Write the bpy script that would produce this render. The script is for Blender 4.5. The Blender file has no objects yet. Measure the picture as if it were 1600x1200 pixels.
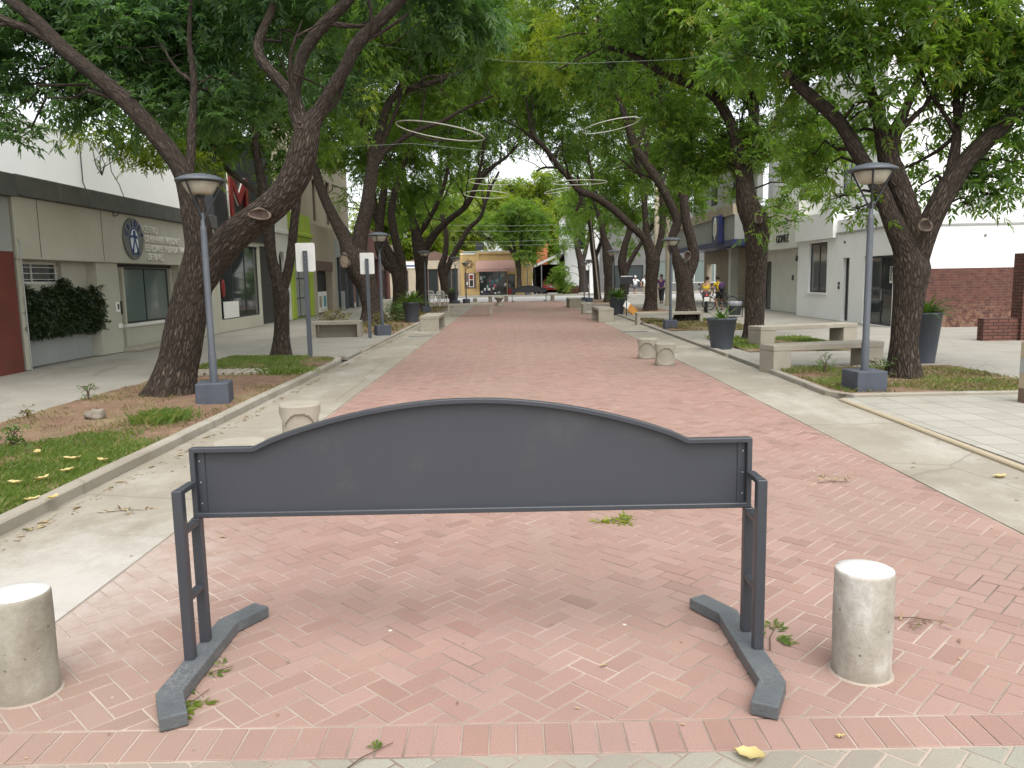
import bpy, bmesh, math, random
import numpy as np
from mathutils import Vector, Matrix, noise

random.seed(7)
RNG = np.random.default_rng(11)
SC = bpy.context.scene
COL = SC.collection

# ---------------------------------------------------------------- camera
FPX, EYE, PITCH, ROLL = 1230.0, 1.65, math.atan(165 / 1230), math.radians(1.1)
cam_data = bpy.data.cameras.new("camera")
cam = bpy.data.objects.new("camera", cam_data)
COL.objects.link(cam)
cam.matrix_world = Matrix.Translation((0, 0, EYE)) @ Matrix.Rotation(math.pi / 2 - PITCH, 4, 'X') @ Matrix.Rotation(-ROLL, 4, 'Z')
cam_data.sensor_width = 36
cam_data.lens = FPX / 1600 * 36
cam_data.clip_start = 0.05
cam_data.clip_end = 3000
SC.camera = cam

# ---------------------------------------------------------------- sky, sun, exposure
SUN_EL, SUN_AZ = math.radians(60), math.radians(165)    # azimuth clockwise from +Y
world = bpy.data.worlds.new("World")
SC.world = world
world.use_nodes = True
wn = world.node_tree
for n in list(wn.nodes):
    wn.nodes.remove(n)
sky = wn.nodes.new("ShaderNodeTexSky")
sky.sky_type = 'NISHITA'
sky.sun_disc = False
sky.sun_elevation = SUN_EL
sky.sun_rotation = SUN_AZ
sky.dust_density = 3.0
sky.air_density = 1.0
hs = wn.nodes.new("ShaderNodeHueSaturation")
hs.inputs["Saturation"].default_value = 0.22            # thin overcast
hs.inputs["Value"].default_value = 1.0
bg = wn.nodes.new("ShaderNodeBackground")
bg.inputs["Strength"].default_value = 0.15
wo = wn.nodes.new("ShaderNodeOutputWorld")
wn.links.new(sky.outputs[0], hs.inputs["Color"])
wn.links.new(hs.outputs[0], bg.inputs["Color"])
wn.links.new(bg.outputs[0], wo.inputs[0])
sun_l = bpy.data.lights.new("sun", 'SUN')
sun_l.energy = 0.85
sun_l.angle = math.radians(65)
sun_l.color = (1.0, 0.96, 0.9)
sun = bpy.data.objects.new("sun", sun_l)
COL.objects.link(sun)
sd = Vector((math.sin(SUN_AZ) * math.cos(SUN_EL), math.cos(SUN_AZ) * math.cos(SUN_EL), math.sin(SUN_EL)))
sun.rotation_euler = sd.to_track_quat('Z', 'Y').to_euler()
sun.location = (20, -10, 30)
SC.view_settings.view_transform = 'Standard'
SC.view_settings.look = 'None'
SC.view_settings.gamma = 1
SC.view_settings.exposure = 1.26
SC.cycles.use_denoising = True
SC.cycles.max_bounces = 8
SC.cycles.diffuse_bounces = 4
SC.cycles.transmission_bounces = 5
SC.cycles.transparent_max_bounces = 8
SC.cycles.caustics_reflective = False
SC.cycles.caustics_refractive = False

# ---------------------------------------------------------------- survey helpers (photo measurements to metres)
def ray(px, py, roll=None):
    r = ROLL if roll is None else roll
    u, v = (px - 800) / FPX, (600 - py) / FPX
    x = u * math.cos(r) + v * math.sin(r)
    y = -u * math.sin(r) + v * math.cos(r)
    return x, math.cos(PITCH) + y * math.sin(PITCH), -math.sin(PITCH) + y * math.cos(PITCH)

def at(px, py, Y):
    x, dy, dz = ray(px, py)
    t = Y / dy
    return Vector((x * t, Y, EYE + dz * t))

def g_(px, py):                                         # point of the ground seen at a pixel
    p_ = ray(px, py); k = -EYE / p_[2]
    return p_[0] * k, p_[1] * k

def onx(px, py, X):
    x, dy, dz = ray(px, py, 0.0)
    t = X / x
    return Vector((X, dy * t, EYE + dz * t))

def wpx(w, Y):                                          # width in px at distance Y -> metres
    return w / FPX * Y

# ---------------------------------------------------------------- object helpers
class MB:
    def __init__(s):
        s.v = []; s.f = []; s.m = []; s.sm = []
    def add(s, vs, fs, mi=0, smooth=False):
        o = len(s.v)
        s.v.extend([tuple(p) for p in vs])
        for f in fs:
            s.f.append([i + o for i in f]); s.m.append(mi); s.sm.append(smooth)
        return s
    def box(s, x0, x1, y0, y1, z0, z1, mi=0, M=None):
        vs = [Vector((x, y, z)) for z in (z0, z1) for y in (y0, y1) for x in (x0, x1)]
        if M: vs = [M @ p for p in vs]
        return s.add(vs, [(0, 2, 3, 1), (4, 5, 7, 6), (0, 1, 5, 4), (2, 6, 7, 3), (0, 4, 6, 2), (1, 3, 7, 5)], mi)
    def prism(s, poly, h0, h1, fn, mi=0):
        n = len(poly)
        vs = [fn(a, b, h0) for a, b in poly] + [fn(a, b, h1) for a, b in poly]
        fs = [tuple(range(n))[::-1], tuple(range(n, 2 * n))]
        fs += [(i, (i + 1) % n, n + (i + 1) % n, n + i) for i in range(n)]
        return s.add(vs, fs, mi)
    def tube(s, pts, rad, n=8, cap=True, mi=0, smooth=True):
        pts = [Vector(p) for p in pts]
        if not hasattr(rad, '__len__'): rad = [rad] * len(pts)
        o = []; prev = None
        for i, p in enumerate(pts):
            t = (pts[min(i + 1, len(pts) - 1)] - pts[max(i - 1, 0)])
            t = t.normalized() if t.length > 1e-9 else Vector((0, 0, 1))
            if prev is None:
                a = Vector((1, 0, 0)) if abs(t.x) < .9 else Vector((0, 1, 0))
                u = t.cross(a).normalized()
            else:
                u = (prev - t * prev.dot(t)).normalized()
            prev = u; w = t.cross(u)
            for k in range(n):
                a = 2 * math.pi * k / n
                o.append(p + (u * math.cos(a) + w * math.sin(a)) * rad[i])
        fs = []
        for i in range(len(pts) - 1):
            for k in range(n):
                fs.append((i * n + k, i * n + (k + 1) % n, (i + 1) * n + (k + 1) % n, (i + 1) * n + k))
        s.add(o, fs, mi, smooth)
        if cap:
            L = len(pts) - 1
            s.add(o[:n], [tuple(range(n))[::-1]], mi); s.add(o[L * n:], [tuple(range(n))], mi)
        return s
    def lathe(s, prof, c=(0, 0, 0), n=24, mi=0, smooth=True, sx=1, sy=1):
        vs = []
        for r, z in prof:
            for k in range(n):
                a = 2 * math.pi * k / n
                vs.append((c[0] + r * math.cos(a) * sx, c[1] + r * math.sin(a) * sy, c[2] + z))
        fs = []
        for i in range(len(prof) - 1):
            for k in range(n):
                fs.append((i * n + k, i * n + (k + 1) % n, (i + 1) * n + (k + 1) % n, (i + 1) * n + k))
        s.add(vs, fs, mi, smooth)
        if prof[0][0] > 1e-6: s.add(vs[:n], [tuple(range(n))[::-1]], mi)
        if prof[-1][0] > 1e-6: s.add(vs[-n:], [tuple(range(n))], mi)
        return s
    def ball(s, c, rx, ry=None, rz=None, n=12, m=8, mi=0, jit=0):
        ry = rx if ry is None else ry; rz = rx if rz is None else rz
        vs = []
        for i in range(m + 1):
            th = math.pi * i / m
            for k in range(n):
                a = 2 * math.pi * k / n
                d = Vector((math.sin(th) * math.cos(a), math.sin(th) * math.sin(a), -math.cos(th)))
                q = 1 + (jit * noise.noise(d * 1.7 + Vector(c) * 3) if jit else 0)
                vs.append((c[0] + d.x * rx * q, c[1] + d.y * ry * q, c[2] + d.z * rz * q))
        fs = []
        for i in range(m):
            for k in range(n):
                fs.append((i * n + k, i * n + (k + 1) % n, (i + 1) * n + (k + 1) % n, (i + 1) * n + k))
        return s.add(vs, fs, mi, True)
    def build(s, name, mats, parent=None, bevel=0, seg=1, weld=False):
        me = bpy.data.meshes.new(name)
        me.from_pydata(s.v, [], s.f)
        if not isinstance(mats, (list, tuple)): mats = [mats]
        for m in mats: me.materials.append(m)
        me.polygons.foreach_set("material_index", s.m)
        me.polygons.foreach_set("use_smooth", s.sm)
        if bevel or weld:
            bm = bmesh.new(); bm.from_mesh(me)
            bmesh.ops.remove_doubles(bm, verts=bm.verts, dist=1e-5)
            if bevel:
                ed = [e for e in bm.edges if len(e.link_faces) == 2 and e.calc_face_angle(0) > .5]
                bmesh.ops.bevel(bm, geom=ed, offset=bevel, segments=seg, profile=.6, affect='EDGES', clamp_overlap=True)
            bm.to_mesh(me); bm.free()
        me.update()
        return link(name, me, parent)

def link(name, data, parent=None):
    o = bpy.data.objects.new(name, data)
    COL.objects.link(o)
    if parent is not None: o.parent = parent
    return o

def tag(o, label=None, cat=None, group=None, kind=None):
    if label: o["label"] = label
    if cat: o["category"] = cat
    if group: o["group"] = group
    if kind: o["kind"] = kind
    return o

def thing(name, label, cat, loc=(0, 0, 0), rz=0, group=None, scale=1):
    o = link(name, None)
    o.location = loc; o.rotation_euler = (0, 0, rz); o.scale = (scale,) * 3
    return tag(o, label, cat, group)

def copy_tree(o, parent=None):
    c = o.copy(); COL.objects.link(c)
    if parent is not None: c.parent = parent
    for ch in [k for k in bpy.data.objects if k.parent == o]:
        copy_tree(ch, c)
    return c

def place(o, loc, rz=0, label=None, scale=None):
    o.location = loc; o.rotation_euler = (0, 0, rz)
    if label: o["label"] = label
    if scale: o.scale = (scale,) * 3
    return o

def text(name, body, size, loc, rot, m, parent=None, ext=.01, align='LEFT', sx=1.0, bold=.0):
    cu = bpy.data.curves.new(name, 'FONT')
    cu.body = body; cu.size = size; cu.extrude = ext; cu.offset = bold; cu.align_x = align
    cu.materials.append(m)
    tmp = bpy.data.objects.new(name, cu); COL.objects.link(tmp)
    bpy.context.view_layer.update()
    me = bpy.data.meshes.new_from_object(tmp.evaluated_get(bpy.context.evaluated_depsgraph_get()))
    bpy.data.objects.remove(tmp); bpy.data.curves.remove(cu)
    o = link(name, me, parent)
    o.location = loc; o.rotation_euler = rot; o.scale = (sx, 1, 1)
    return o

def npmesh(name, co, quads, mats, parent=None, smooth=False, mi=None, uv=None):
    me = bpy.data.meshes.new(name)
    nv, nq = len(co), len(quads)
    k = quads.shape[1]
    me.vertices.add(nv); me.vertices.foreach_set("co", np.ascontiguousarray(co, np.float32).ravel())
    me.loops.add(nq * k); me.loops.foreach_set("vertex_index", np.ascontiguousarray(quads, np.int32).ravel())
    me.polygons.add(nq)
    me.polygons.foreach_set("loop_start", np.arange(0, nq * k, k, dtype=np.int32))
    me.polygons.foreach_set("loop_total", np.full(nq, k, np.int32))
    if not isinstance(mats, (list, tuple)): mats = [mats]
    for m in mats: me.materials.append(m)
    if mi is not None: me.polygons.foreach_set("material_index", mi.astype(np.int32))
    me.polygons.foreach_set("use_smooth", np.full(nq, smooth, bool))
    if uv is not None:
        l = me.uv_layers.new(name="UVMap")
        l.data.foreach_set("uv", np.ascontiguousarray(uv, np.float32).ravel())
    me.update(calc_edges=True)
    return link(name, me, parent)

# ---------------------------------------------------------------- materials
class NT:
    def __init__(s, name):
        s.mat = bpy.data.materials.new(name); s.mat.use_nodes = True
        s.t = s.mat.node_tree
        for n in list(s.t.nodes): s.t.nodes.remove(n)
        s.out = s.n("ShaderNodeOutputMaterial")
        s.b = s.n("ShaderNodeBsdfPrincipled")
        s.l(s.b.outputs[0], s.out.inputs[0])
    def n(s, ty, **kw):
        n = s.t.nodes.new(ty)
        for k, v in kw.items(): setattr(n, k, v)
        return n
    def l(s, a, b): s.t.links.new(a, b)
    def coord(s, which="Object", scale=(1, 1, 1), rot=(0, 0, 0)):
        if which == "World":
            g = s.n("ShaderNodeNewGeometry").outputs["Position"]
        elif which == "UV":
            g = s.n("ShaderNodeUVMap").outputs[0]
        else:
            g = s.n("ShaderNodeTexCoord").outputs[which]
        mp = s.n("ShaderNodeMapping"); mp.inputs["Scale"].default_value = scale; mp.inputs["Rotation"].default_value = rot
        s.l(g, mp.inputs[0]); return mp.outputs[0]
    def noise(s, co, scale, detail=4, rough=.6):
        n = s.n("ShaderNodeTexNoise"); n.inputs["Scale"].default_value = scale
        n.inputs["Detail"].default_value = detail; n.inputs["Roughness"].default_value = rough
        s.l(co, n.inputs["Vector"]); return n.outputs["Fac"]
    def ramp(s, fac, stops, interp='LINEAR'):
        r = s.n("ShaderNodeValToRGB"); r.color_ramp.interpolation = interp
        e = r.color_ramp.elements
        while len(e) < len(stops): e.new(.5)
        for k, (p, c) in enumerate(stops):
            e[k].position = p; e[k].color = (*c, 1) if hasattr(c, '__len__') else (c, c, c, 1)
        s.l(fac, r.inputs[0]); return r.outputs[0]
    def mix(s, fac, a, b, mode='MIX'):
        m = s.n("ShaderNodeMix", data_type='RGBA', blend_type=mode)
        if hasattr(fac, 'links') or hasattr(fac, 'is_linked'): s.l(fac, m.inputs[0])
        else: m.inputs[0].default_value = fac
        for i, q in ((6, a), (7, b)):
            if hasattr(q, 'is_linked'): s.l(q, m.inputs[i])
            else: m.inputs[i].default_value = (*q, 1)
        return m.outputs[2]
    def math(s, op, a, b=0, clamp=False):
        m = s.n("ShaderNodeMath", operation=op, use_clamp=clamp)
        for i, q in enumerate((a, b)):
            if hasattr(q, 'is_linked'): s.l(q, m.inputs[i])
            else: m.inputs[i].default_value = q
        return m.outputs[0]
    def bump(s, h, strength=.3, dist=.02):
        b = s.n("ShaderNodeBump"); b.inputs["Strength"].default_value = strength; b.inputs["Distance"].default_value = dist
        s.l(h, b.inputs["Height"]); s.l(b.outputs[0], s.b.inputs["Normal"])
    def col(s, c):
        if hasattr(c, 'is_linked'): s.l(c, s.b.inputs["Base Color"])
        else: s.b.inputs["Base Color"].default_value = (*c, 1)
    def set(s, **kw):
        for k, v in kw.items(): s.b.inputs[k.replace("_", " ")].default_value = v

def simple(name, c1, c2=None, scale=4, rough=.8, bump=.15, bscale=60, co="Object", metal=0, grime=None, gs=1.5, gpos=.55, spec=.5, stretch=(1, 1, 1)):
    t = NT(name); c = t.coord(co)
    if c2 is None: c2 = tuple(x * .85 for x in c1)
    col = t.ramp(t.noise(c, scale, 5), [(.3, c2), (.7, c1)])
    if grime:
        g = t.noise(t.coord(co, stretch), gs, 6, .7)
        col = t.mix(t.ramp(g, [(gpos, 0.0), (gpos + .18, 1.0)]), col, grime)
    t.col(col)
    if bump: t.bump(t.noise(c, bscale, 4), bump, .01)
    t.set(Roughness=rough, Metallic=metal, Specular_IOR_Level=spec)
    return t.mat

def glass(name, tint=(.05, .06, .06), rough=.05, alpha_mix=.0):
    t = NT(name); t.col(tint)
    t.set(Roughness=rough, Specular_IOR_Level=.8, Metallic=0.0)
    return t.mat

M = {}
M['barrier'] = simple("charcoal_paint", (.041, .045, .053), (.034, .038, .045), 3, .4, .04, 220, spec=.5)
M['barrier_panel'] = simple("charcoal_sheet", (.044, .047, .055), (.037, .04, .048), 1.2, .48, .03, 150, grime=(.06, .061, .066), gs=2.5)
M['lamp_paint'] = simple("grey_blue_lamp_paint", (.085, .096, .11), (.062, .072, .084), 2, .5, .05, 120)
M['base_paint'] = simple("grey_blue_block_paint", (.065, .075, .095), (.045, .052, .066), 5, .65, .25, 40, grime=(.09, .085, .08), gs=4, gpos=.6)
M['steel'] = simple("galvanised", (.5, .5, .5), (.4, .4, .4), 20, .4, .05, 80, metal=.8)
M['rivet'] = simple("rivet_steel", (.55, .55, .57), None, 20, .35, 0, metal=.8)
M['white_plastic'] = simple("white_sign_plate", (.78, .78, .75), (.7, .7, .66), 2, .5, .02, 80)
M['white_bright'] = simple("bright_white_render", (.88, .88, .87), (.84, .84, .83), .6, .85, .1, 90, grime=(.45, .4, .34), gs=1.0, gpos=.68, stretch=(1.6, 1.6, .15))
M['white_wall'] = simple("white_render", (.82, .82, .81), (.76, .76, .75), .6, .85, .12, 90, grime=(.42, .36, .3), gs=1.0, gpos=.66, stretch=(1.6, 1.6, .18))
M['offwhite'] = simple("offwhite_render", (.70, .69, .64), (.62, .61, .56), 1.2, .85, .12, 90, grime=(.34, .31, .27), gs=.9, gpos=.66, stretch=(1.6, 1.6, .2))
M['cream'] = simple("cream_render", (.46, .445, .36), (.39, .38, .30), .8, .85, .15, 80, grime=(.3, .27, .21), gs=1.3, gpos=.64, stretch=(1.5, 1.5, .25))
M['grey_render'] = simple("grey_render", (.33, .34, .32), (.27, .28, .265), 1.1, .85, .15, 70, grime=(.18, .17, .15), gs=1.3, gpos=.6, stretch=(1.6, 1.6, .3))
M['parapet'] = simple("dark_parapet", (.115, .115, .105), (.08, .08, .075), 2, .9, .25, 50, grime=(.2, .19, .17), gs=1.6, gpos=.58, stretch=(2, 2, .3))
M['red_wall'] = simple("brick_red_render", (.15, .035, .022), (.11, .026, .018), 2, .8, .25, 40, grime=(.11, .04, .03), gs=1.5)
M['lime'] = simple("lime_render", (.36, .48, .05), (.3, .4, .04), 1.5, .8, .12, 60, grime=(.2, .24, .05), gs=1.5, gpos=.62)
M['beige'] = simple("beige_render", (.42, .36, .27), (.35, .3, .22), 1.2, .85, .15, 60, grime=(.24, .2, .15), gs=1.2, gpos=.62)
M['brown'] = simple("brown_render", (.16, .1, .075), (.12, .075, .055), 1.5, .8, .12, 60)
M['maroon'] = simple("maroon_render", (.17, .06, .05), (.13, .05, .04), 1.5, .8, .12, 60)
M['dim_grey'] = simple("dim_grey_render", (.15, .15, .142), (.11, .11, .105), 1.1, .85, .15, 70)
M['black'] = simple("black_cladding", (.016, .017, .02), (.012, .013, .016), 2, .35, .03, 50)
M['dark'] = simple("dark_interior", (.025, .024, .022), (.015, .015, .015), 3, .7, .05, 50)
M['dark_metal'] = simple("dark_metal", (.03, .032, .036), (.02, .021, .024), 3, .45, .05, 90)
M['glass_dark'] = glass("shop_glass_dark", (.028, .036, .036), .04)
M['glass_green'] = glass("shop_glass_green", (.12, .155, .14), .06)
M['glass_grey'] = glass("window_glass_grey", (.10, .11, .11), .05)
M['concrete'] = simple("cast_concrete", (.335, .305, .245), (.265, .238, .188), 3, .9, .3, 70, grime=(.2, .175, .13), gs=3.2, gpos=.6)
M['logo_blue'] = simple("logo_blue", (.018, .055, .2), (.015, .045, .16), 3, .5, .02, 40)
M['logo_grey'] = simple("logo_grey_disc", (.15, .155, .15), (.12, .125, .12), 3, .5, .02, 40)
M['logo_white'] = simple("logo_white", (.72, .75, .74), None, 3, .5, .0)
M['letter_white'] = simple("letter_offwhite", (.75, .74, .66), None, 3, .5, .0)
M['bank_blue'] = simple("bank_blue", (.022, .03, .13), (.018, .024, .1), 2, .4, .02, 40)
M['red_sign'] = simple("red_sign", (.2, .012, .012), (.14, .01, .01), 3, .4, .02, 40)
M['yellow_paint'] = simple("worn_yellow_paint", (.37, .285, .15), (.33, .28, .205), 5, .8, .2, 60, grime=(.33, .30, .24), gs=5, gpos=.46)
M['pot'] = simple("planter_grey", (.06, .07, .085), (.045, .052, .064), 2, .55, .1, 60, grime=(.09, .09, .09), gs=3, gpos=.62)
M['soil_dark'] = simple("potting_soil", (.05, .035, .025), (.03, .022, .016), 14, .95, .4, 60)
M['stone'] = simple("field_stone", (.24, .21, .165), (.15, .13, .1), 9, .9, .5, 30)
M['paper'] = simple("white_litter", (.75, .75, .73), None, 9, .7, .0)
M['cut_wood'] = simple("cut_wood", (.30, .24, .17), (.12, .085, .055), 14, .85, .3, 60)
M['hollow'] = simple("hollow_wood", (.05, .03, .02), (.025, .015, .01), 10, .9, .4, 40)
M['hoop'] = simple("hoop_white", (.55, .54, .47), None, 3, .5, 0)
M['cable'] = simple("cable_grey", (.2, .23, .2), None, 3, .6, 0)
M['cable_dark'] = simple("cable_dark", (.03, .03, .03), None, 3, .6, 0)
M['rubber'] = simple("tyre_rubber", (.02, .02, .02), None, 8, .8, .1, 60)
M['chrome'] = simple("chrome", (.6, .6, .6), None, 8, .2, 0, metal=1)
M['car_red'] = simple("red_car_paint", (.36, .02, .025), (.32, .018, .022), 2, .25, 0)
M['tail_red'] = simple("tail_light_red", (.45, .02, .02), None, 2, .2, 0)
M['skin'] = simple("skin_tan", (.34, .19, .12), (.3, .165, .1), 8, .6, 0)
M['hair'] = simple("dark_hair", (.015, .011, .009), None, 20, .6, .2, 90)
M['yellow_shirt'] = simple("yellow_jersey", (.62, .43, .02), (.55, .37, .02), 8, .8, .15, 60)
M['white_shirt'] = simple("white_shirt", (.72, .73, .75), (.62, .63, .66), 8, .8, .15, 60)
M['dark_shorts'] = simple("dark_shorts", (.03, .03, .035), None, 8, .85, .15, 60)
M['grey_shorts'] = simple("grey_shorts", (.12, .12, .135), None, 8, .85, .15, 60)
M['purple'] = simple("purple_cloth", (.07, .025, .11), None, 8, .8, .15, 60)
M['khaki'] = simple("khaki_cloth", (.38, .33, .24), None, 8, .85, .15, 60)
M['shoe'] = simple("shoe_dark", (.04, .04, .045), None, 8, .7, 0)
M['awning'] = simple("rose_awning", (.40, .24, .2), (.34, .2, .17), 3, .85, .1, 60)
M['tan_stone'] = simple("tan_stone", (.5, .36, .16), (.40, .27, .11), 1.4, .9, .3, 20, grime=(.24, .15, .06), gs=.9, gpos=.56)
M['terracotta'] = simple("terracotta", (.45, .15, .06), None, 4, .8, .1, 40)
M['orange'] = simple("orange_board", (.55, .24, .04), None, 4, .6, 0)
M['bag'] = simple("bin_bag", (.30, .31, .33), (.2, .2, .22), 6, .35, .5, 20)
M['teal'] = simple("teal_goods", (.05, .3, .36), None, 4, .6, 0)
M['pink'] = simple("pink_goods", (.5, .14, .2), None, 4, .6, 0)
M['vine_stem'] = simple("vine_stem", (.1, .07, .045), None, 12, .9, .2, 60)

def lamp_glass():
    t = NT("frosted_lamp_bowl"); c = t.coord()
    t.col(t.ramp(t.noise(c, 9, 4), [(.3, (.5, .45, .33)), (.7, (.68, .64, .52))]))
    t.set(Roughness=.35, Transmission_Weight=.35, IOR=1.45)
    return t.mat
M['lamp_bowl'] = lamp_glass()

def dust_mask(t, c, k=.7):
    """spilt cement whitening the paving round one spot near the left end of the walk"""
    sep = t.n("ShaderNodeSeparateXYZ"); t.l(c, sep.inputs[0])
    dx = t.math('MULTIPLY', t.math('SUBTRACT', sep.outputs[0], -2.5), .85)
    dy = t.math('MULTIPLY', t.math('SUBTRACT', sep.outputs[1], 4.15), .62)
    d = t.math('SQRT', t.math('ADD', t.math('MULTIPLY', dx, dx), t.math('MULTIPLY', dy, dy)))
    d = t.math('ADD', d, t.math('MULTIPLY', t.math('SUBTRACT', t.noise(c, 4, 7, .75), .5), 1.7))
    return t.ramp(d, [(.1, k), (.85, 0.0)])

def brick_paver(name, stops, joint=False, dust=True):
    t = NT(name)
    g = t.n("ShaderNodeNewGeometry")
    c = t.coord("World")
    col = t.ramp(g.outputs["Random Per Island"], stops)
    col = t.mix(.36, col, t.ramp(t.noise(c, 2.2, 5, .65), [(.25, (.62, .58, .52)), (.5, (.5, .5, .5)), (.75, (.44, .46, .48))]), 'OVERLAY')
    col = t.mix(.5, col, t.ramp(t.noise(c, 120, 3, .7), [(.3, (.36, .36, .36)), (.7, (.62, .62, .62))]), 'OVERLAY')
    # broad trodden / sandy areas along the walk
    sandy = t.ramp(t.noise(t.coord("World", (.6, .22, 1)), .7, 4, .6), [(.36, 0.0), (.62, .62)])
    col = t.mix(sandy, col, (.262, .19, .148))
    if dust: col = t.mix(dust_mask(t, c, .62), col, (.43, .40, .36))
    # little pale droppings and paint flecks
    vo = t.n("ShaderNodeTexVoronoi"); vo.inputs["Scale"].default_value = 2.6
    t.l(c, vo.inputs["Vector"])
    fl = t.ramp(vo.outputs["Distance"], [(.018, 1.0), (.03, 0.0)])
    col = t.mix(t.math('MULTIPLY', fl, .7), col, (.7, .68, .62))
    t.col(col)
    t.bump(t.noise(c, 160, 3), .25, .004)
    t.set(Roughness=.85, Specular_IOR_Level=.3)
    return t.mat
M['paver_red'] = brick_paver("red_paver", [(0, (.252, .150, .123)), (.3, (.302, .19, .159)), (.6, (.275, .17, .141)), (.85, (.316, .206, .175)), (1, (.226, .138, .113))])
M['paver_grey'] = brick_paver("grey_paver", [(0, (.235, .23, .19)), (.5, (.285, .28, .23)), (1, (.215, .21, .175))], dust=False)
M['joint'] = simple("joint_sand", (.46, .385, .315), (.12, .085, .066), .9, .95, .3, 90, co="World")

def pavement(name, c1, c2, stain, white=None, tile=0, dust=False):
    t = NT(name); c = t.coord("World")
    col = t.ramp(t.noise(c, 1.1, 6, .65), [(.28, c2), (.7, c1)])
    col = t.mix(t.ramp(t.noise(c, .5, 7, .72), [(.52, 0.0), (.72, .8)]), col, stain)
    if white:
        col = t.mix(t.ramp(t.noise(t.coord("World", (1, .5, 1)), .9, 7, .7), [(.5, 0.0), (.68, .85)]), col, white)
    col = t.mix(.4, col, t.ramp(t.noise(c, 70, 3, .7), [(.3, (.38, .38, .38)), (.7, (.6, .6, .6))]), 'OVERLAY')
    h = t.noise(c, 60, 4)
    if tile:
        br = t.n("ShaderNodeTexBrick"); br.offset = 0
        br.inputs["Scale"].default_value = 1; br.inputs["Mortar Size"].default_value = .006
        br.inputs["Brick Width"].default_value = tile; br.inputs["Row Height"].default_value = tile
        br.inputs["Color1"].default_value = (1, 1, 1, 1); br.inputs["Color2"].default_value = (.86, .86, .86, 1)
        br.inputs["Mortar"].default_value = (.45, .45, .45, 1)
        t.l(c, br.inputs["Vector"])
        col = t.mix(1, col, br.outputs["Color"], 'MULTIPLY')
    # hairline cracks
    vo = t.n("ShaderNodeTexVoronoi", feature='DISTANCE_TO_EDGE'); vo.inputs["Scale"].default_value = .45
    wob = t.n("ShaderNodeMix", data_type='RGBA'); wob.inputs[0].default_value = .06
    nz = t.n("ShaderNodeTexNoise"); nz.inputs["Scale"].default_value = 3; nz.inputs["Detail"].default_value = 5; t.l(c, nz.inputs["Vector"])
    t.l(c, wob.inputs[6]); t.l(nz.outputs["Color"], wob.inputs[7]); t.l(wob.outputs[2], vo.inputs["Vector"])
    cr = t.ramp(vo.outputs["Distance"], [(.002, .0 if tile else .5), (.007, 0.0)])
    col = t.mix(cr, col, (.16, .14, .11))
    if dust: col = t.mix(dust_mask(t, c, .7), col, (.42, .40, .365))
    t.col(col); t.bump(h, .2, .006)
    t.set(Roughness=.9, Specular_IOR_Level=.3)
    return t.mat
M['strip'] = pavement("path_edge_concrete", (.30, .272, .22), (.242, .217, .172), (.195, .167, .123), (.385, .362, .315), dust=True)
M['sidewalk'] = pavement("sidewalk_concrete", (.30, .285, .245), (.245, .23, .195), (.19, .17, .135), tile=0)
M['sidewalk_tile'] = pavement("sidewalk_tile", (.36, .345, .295), (.31, .295, .25), (.25, .225, .18), tile=.4)
M['asphalt'] = pavement("road_grey", (.36, .355, .34), (.3, .295, .285), (.25, .24, .23))
M['ground'] = pavement("ground_plain", (.34, .32, .28), (.29, .27, .24), (.24, .22, .19))

def bollard_mat(name="whitewashed_concrete", body=((.3, (.21, .185, .14)), (.5, (.36, .335, .285)), (.68, (.55, .54, .50)))):
    t = NT(name); c = t.coord("Object")
    col = t.ramp(t.noise(t.coord("Object", (1, 1, .8)), 3.2, 7, .72), list(body))
    sep = t.n("ShaderNodeSeparateXYZ"); t.l(c, sep.inputs[0])
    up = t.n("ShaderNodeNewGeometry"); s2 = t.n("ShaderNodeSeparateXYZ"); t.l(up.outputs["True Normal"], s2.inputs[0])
    col = t.mix(t.ramp(s2.outputs[2], [(.6, 0.0), (.9, .85)]), col, (.60, .59, .56))       # paler on the top face
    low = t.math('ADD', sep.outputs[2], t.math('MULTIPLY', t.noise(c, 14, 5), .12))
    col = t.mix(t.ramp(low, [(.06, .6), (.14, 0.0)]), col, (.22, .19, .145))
    vo = t.n("ShaderNodeTexVoronoi"); vo.inputs["Scale"].default_value = 16; t.l(c, vo.inputs["Vector"])
    pit = t.ramp(vo.outputs["Distance"], [(.07, 1.0), (.12, 0.0)])
    col = t.mix(t.math('MULTIPLY', pit, .75), col, (.12, .1, .08))
    t.col(col)
    h = t.math('SUBTRACT', t.noise(c, 40, 5), t.math('MULTIPLY', pit, .6))
    t.bump(h, .35, .01); t.set(Roughness=.9)
    return t.mat
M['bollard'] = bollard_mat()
M['bollard_bare'] = simple("bare_bollard_concrete", (.30, .27, .21), (.225, .195, .145), 4, .9, .35, 60, grime=(.2, .17, .12), gs=3, gpos=.6)

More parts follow.
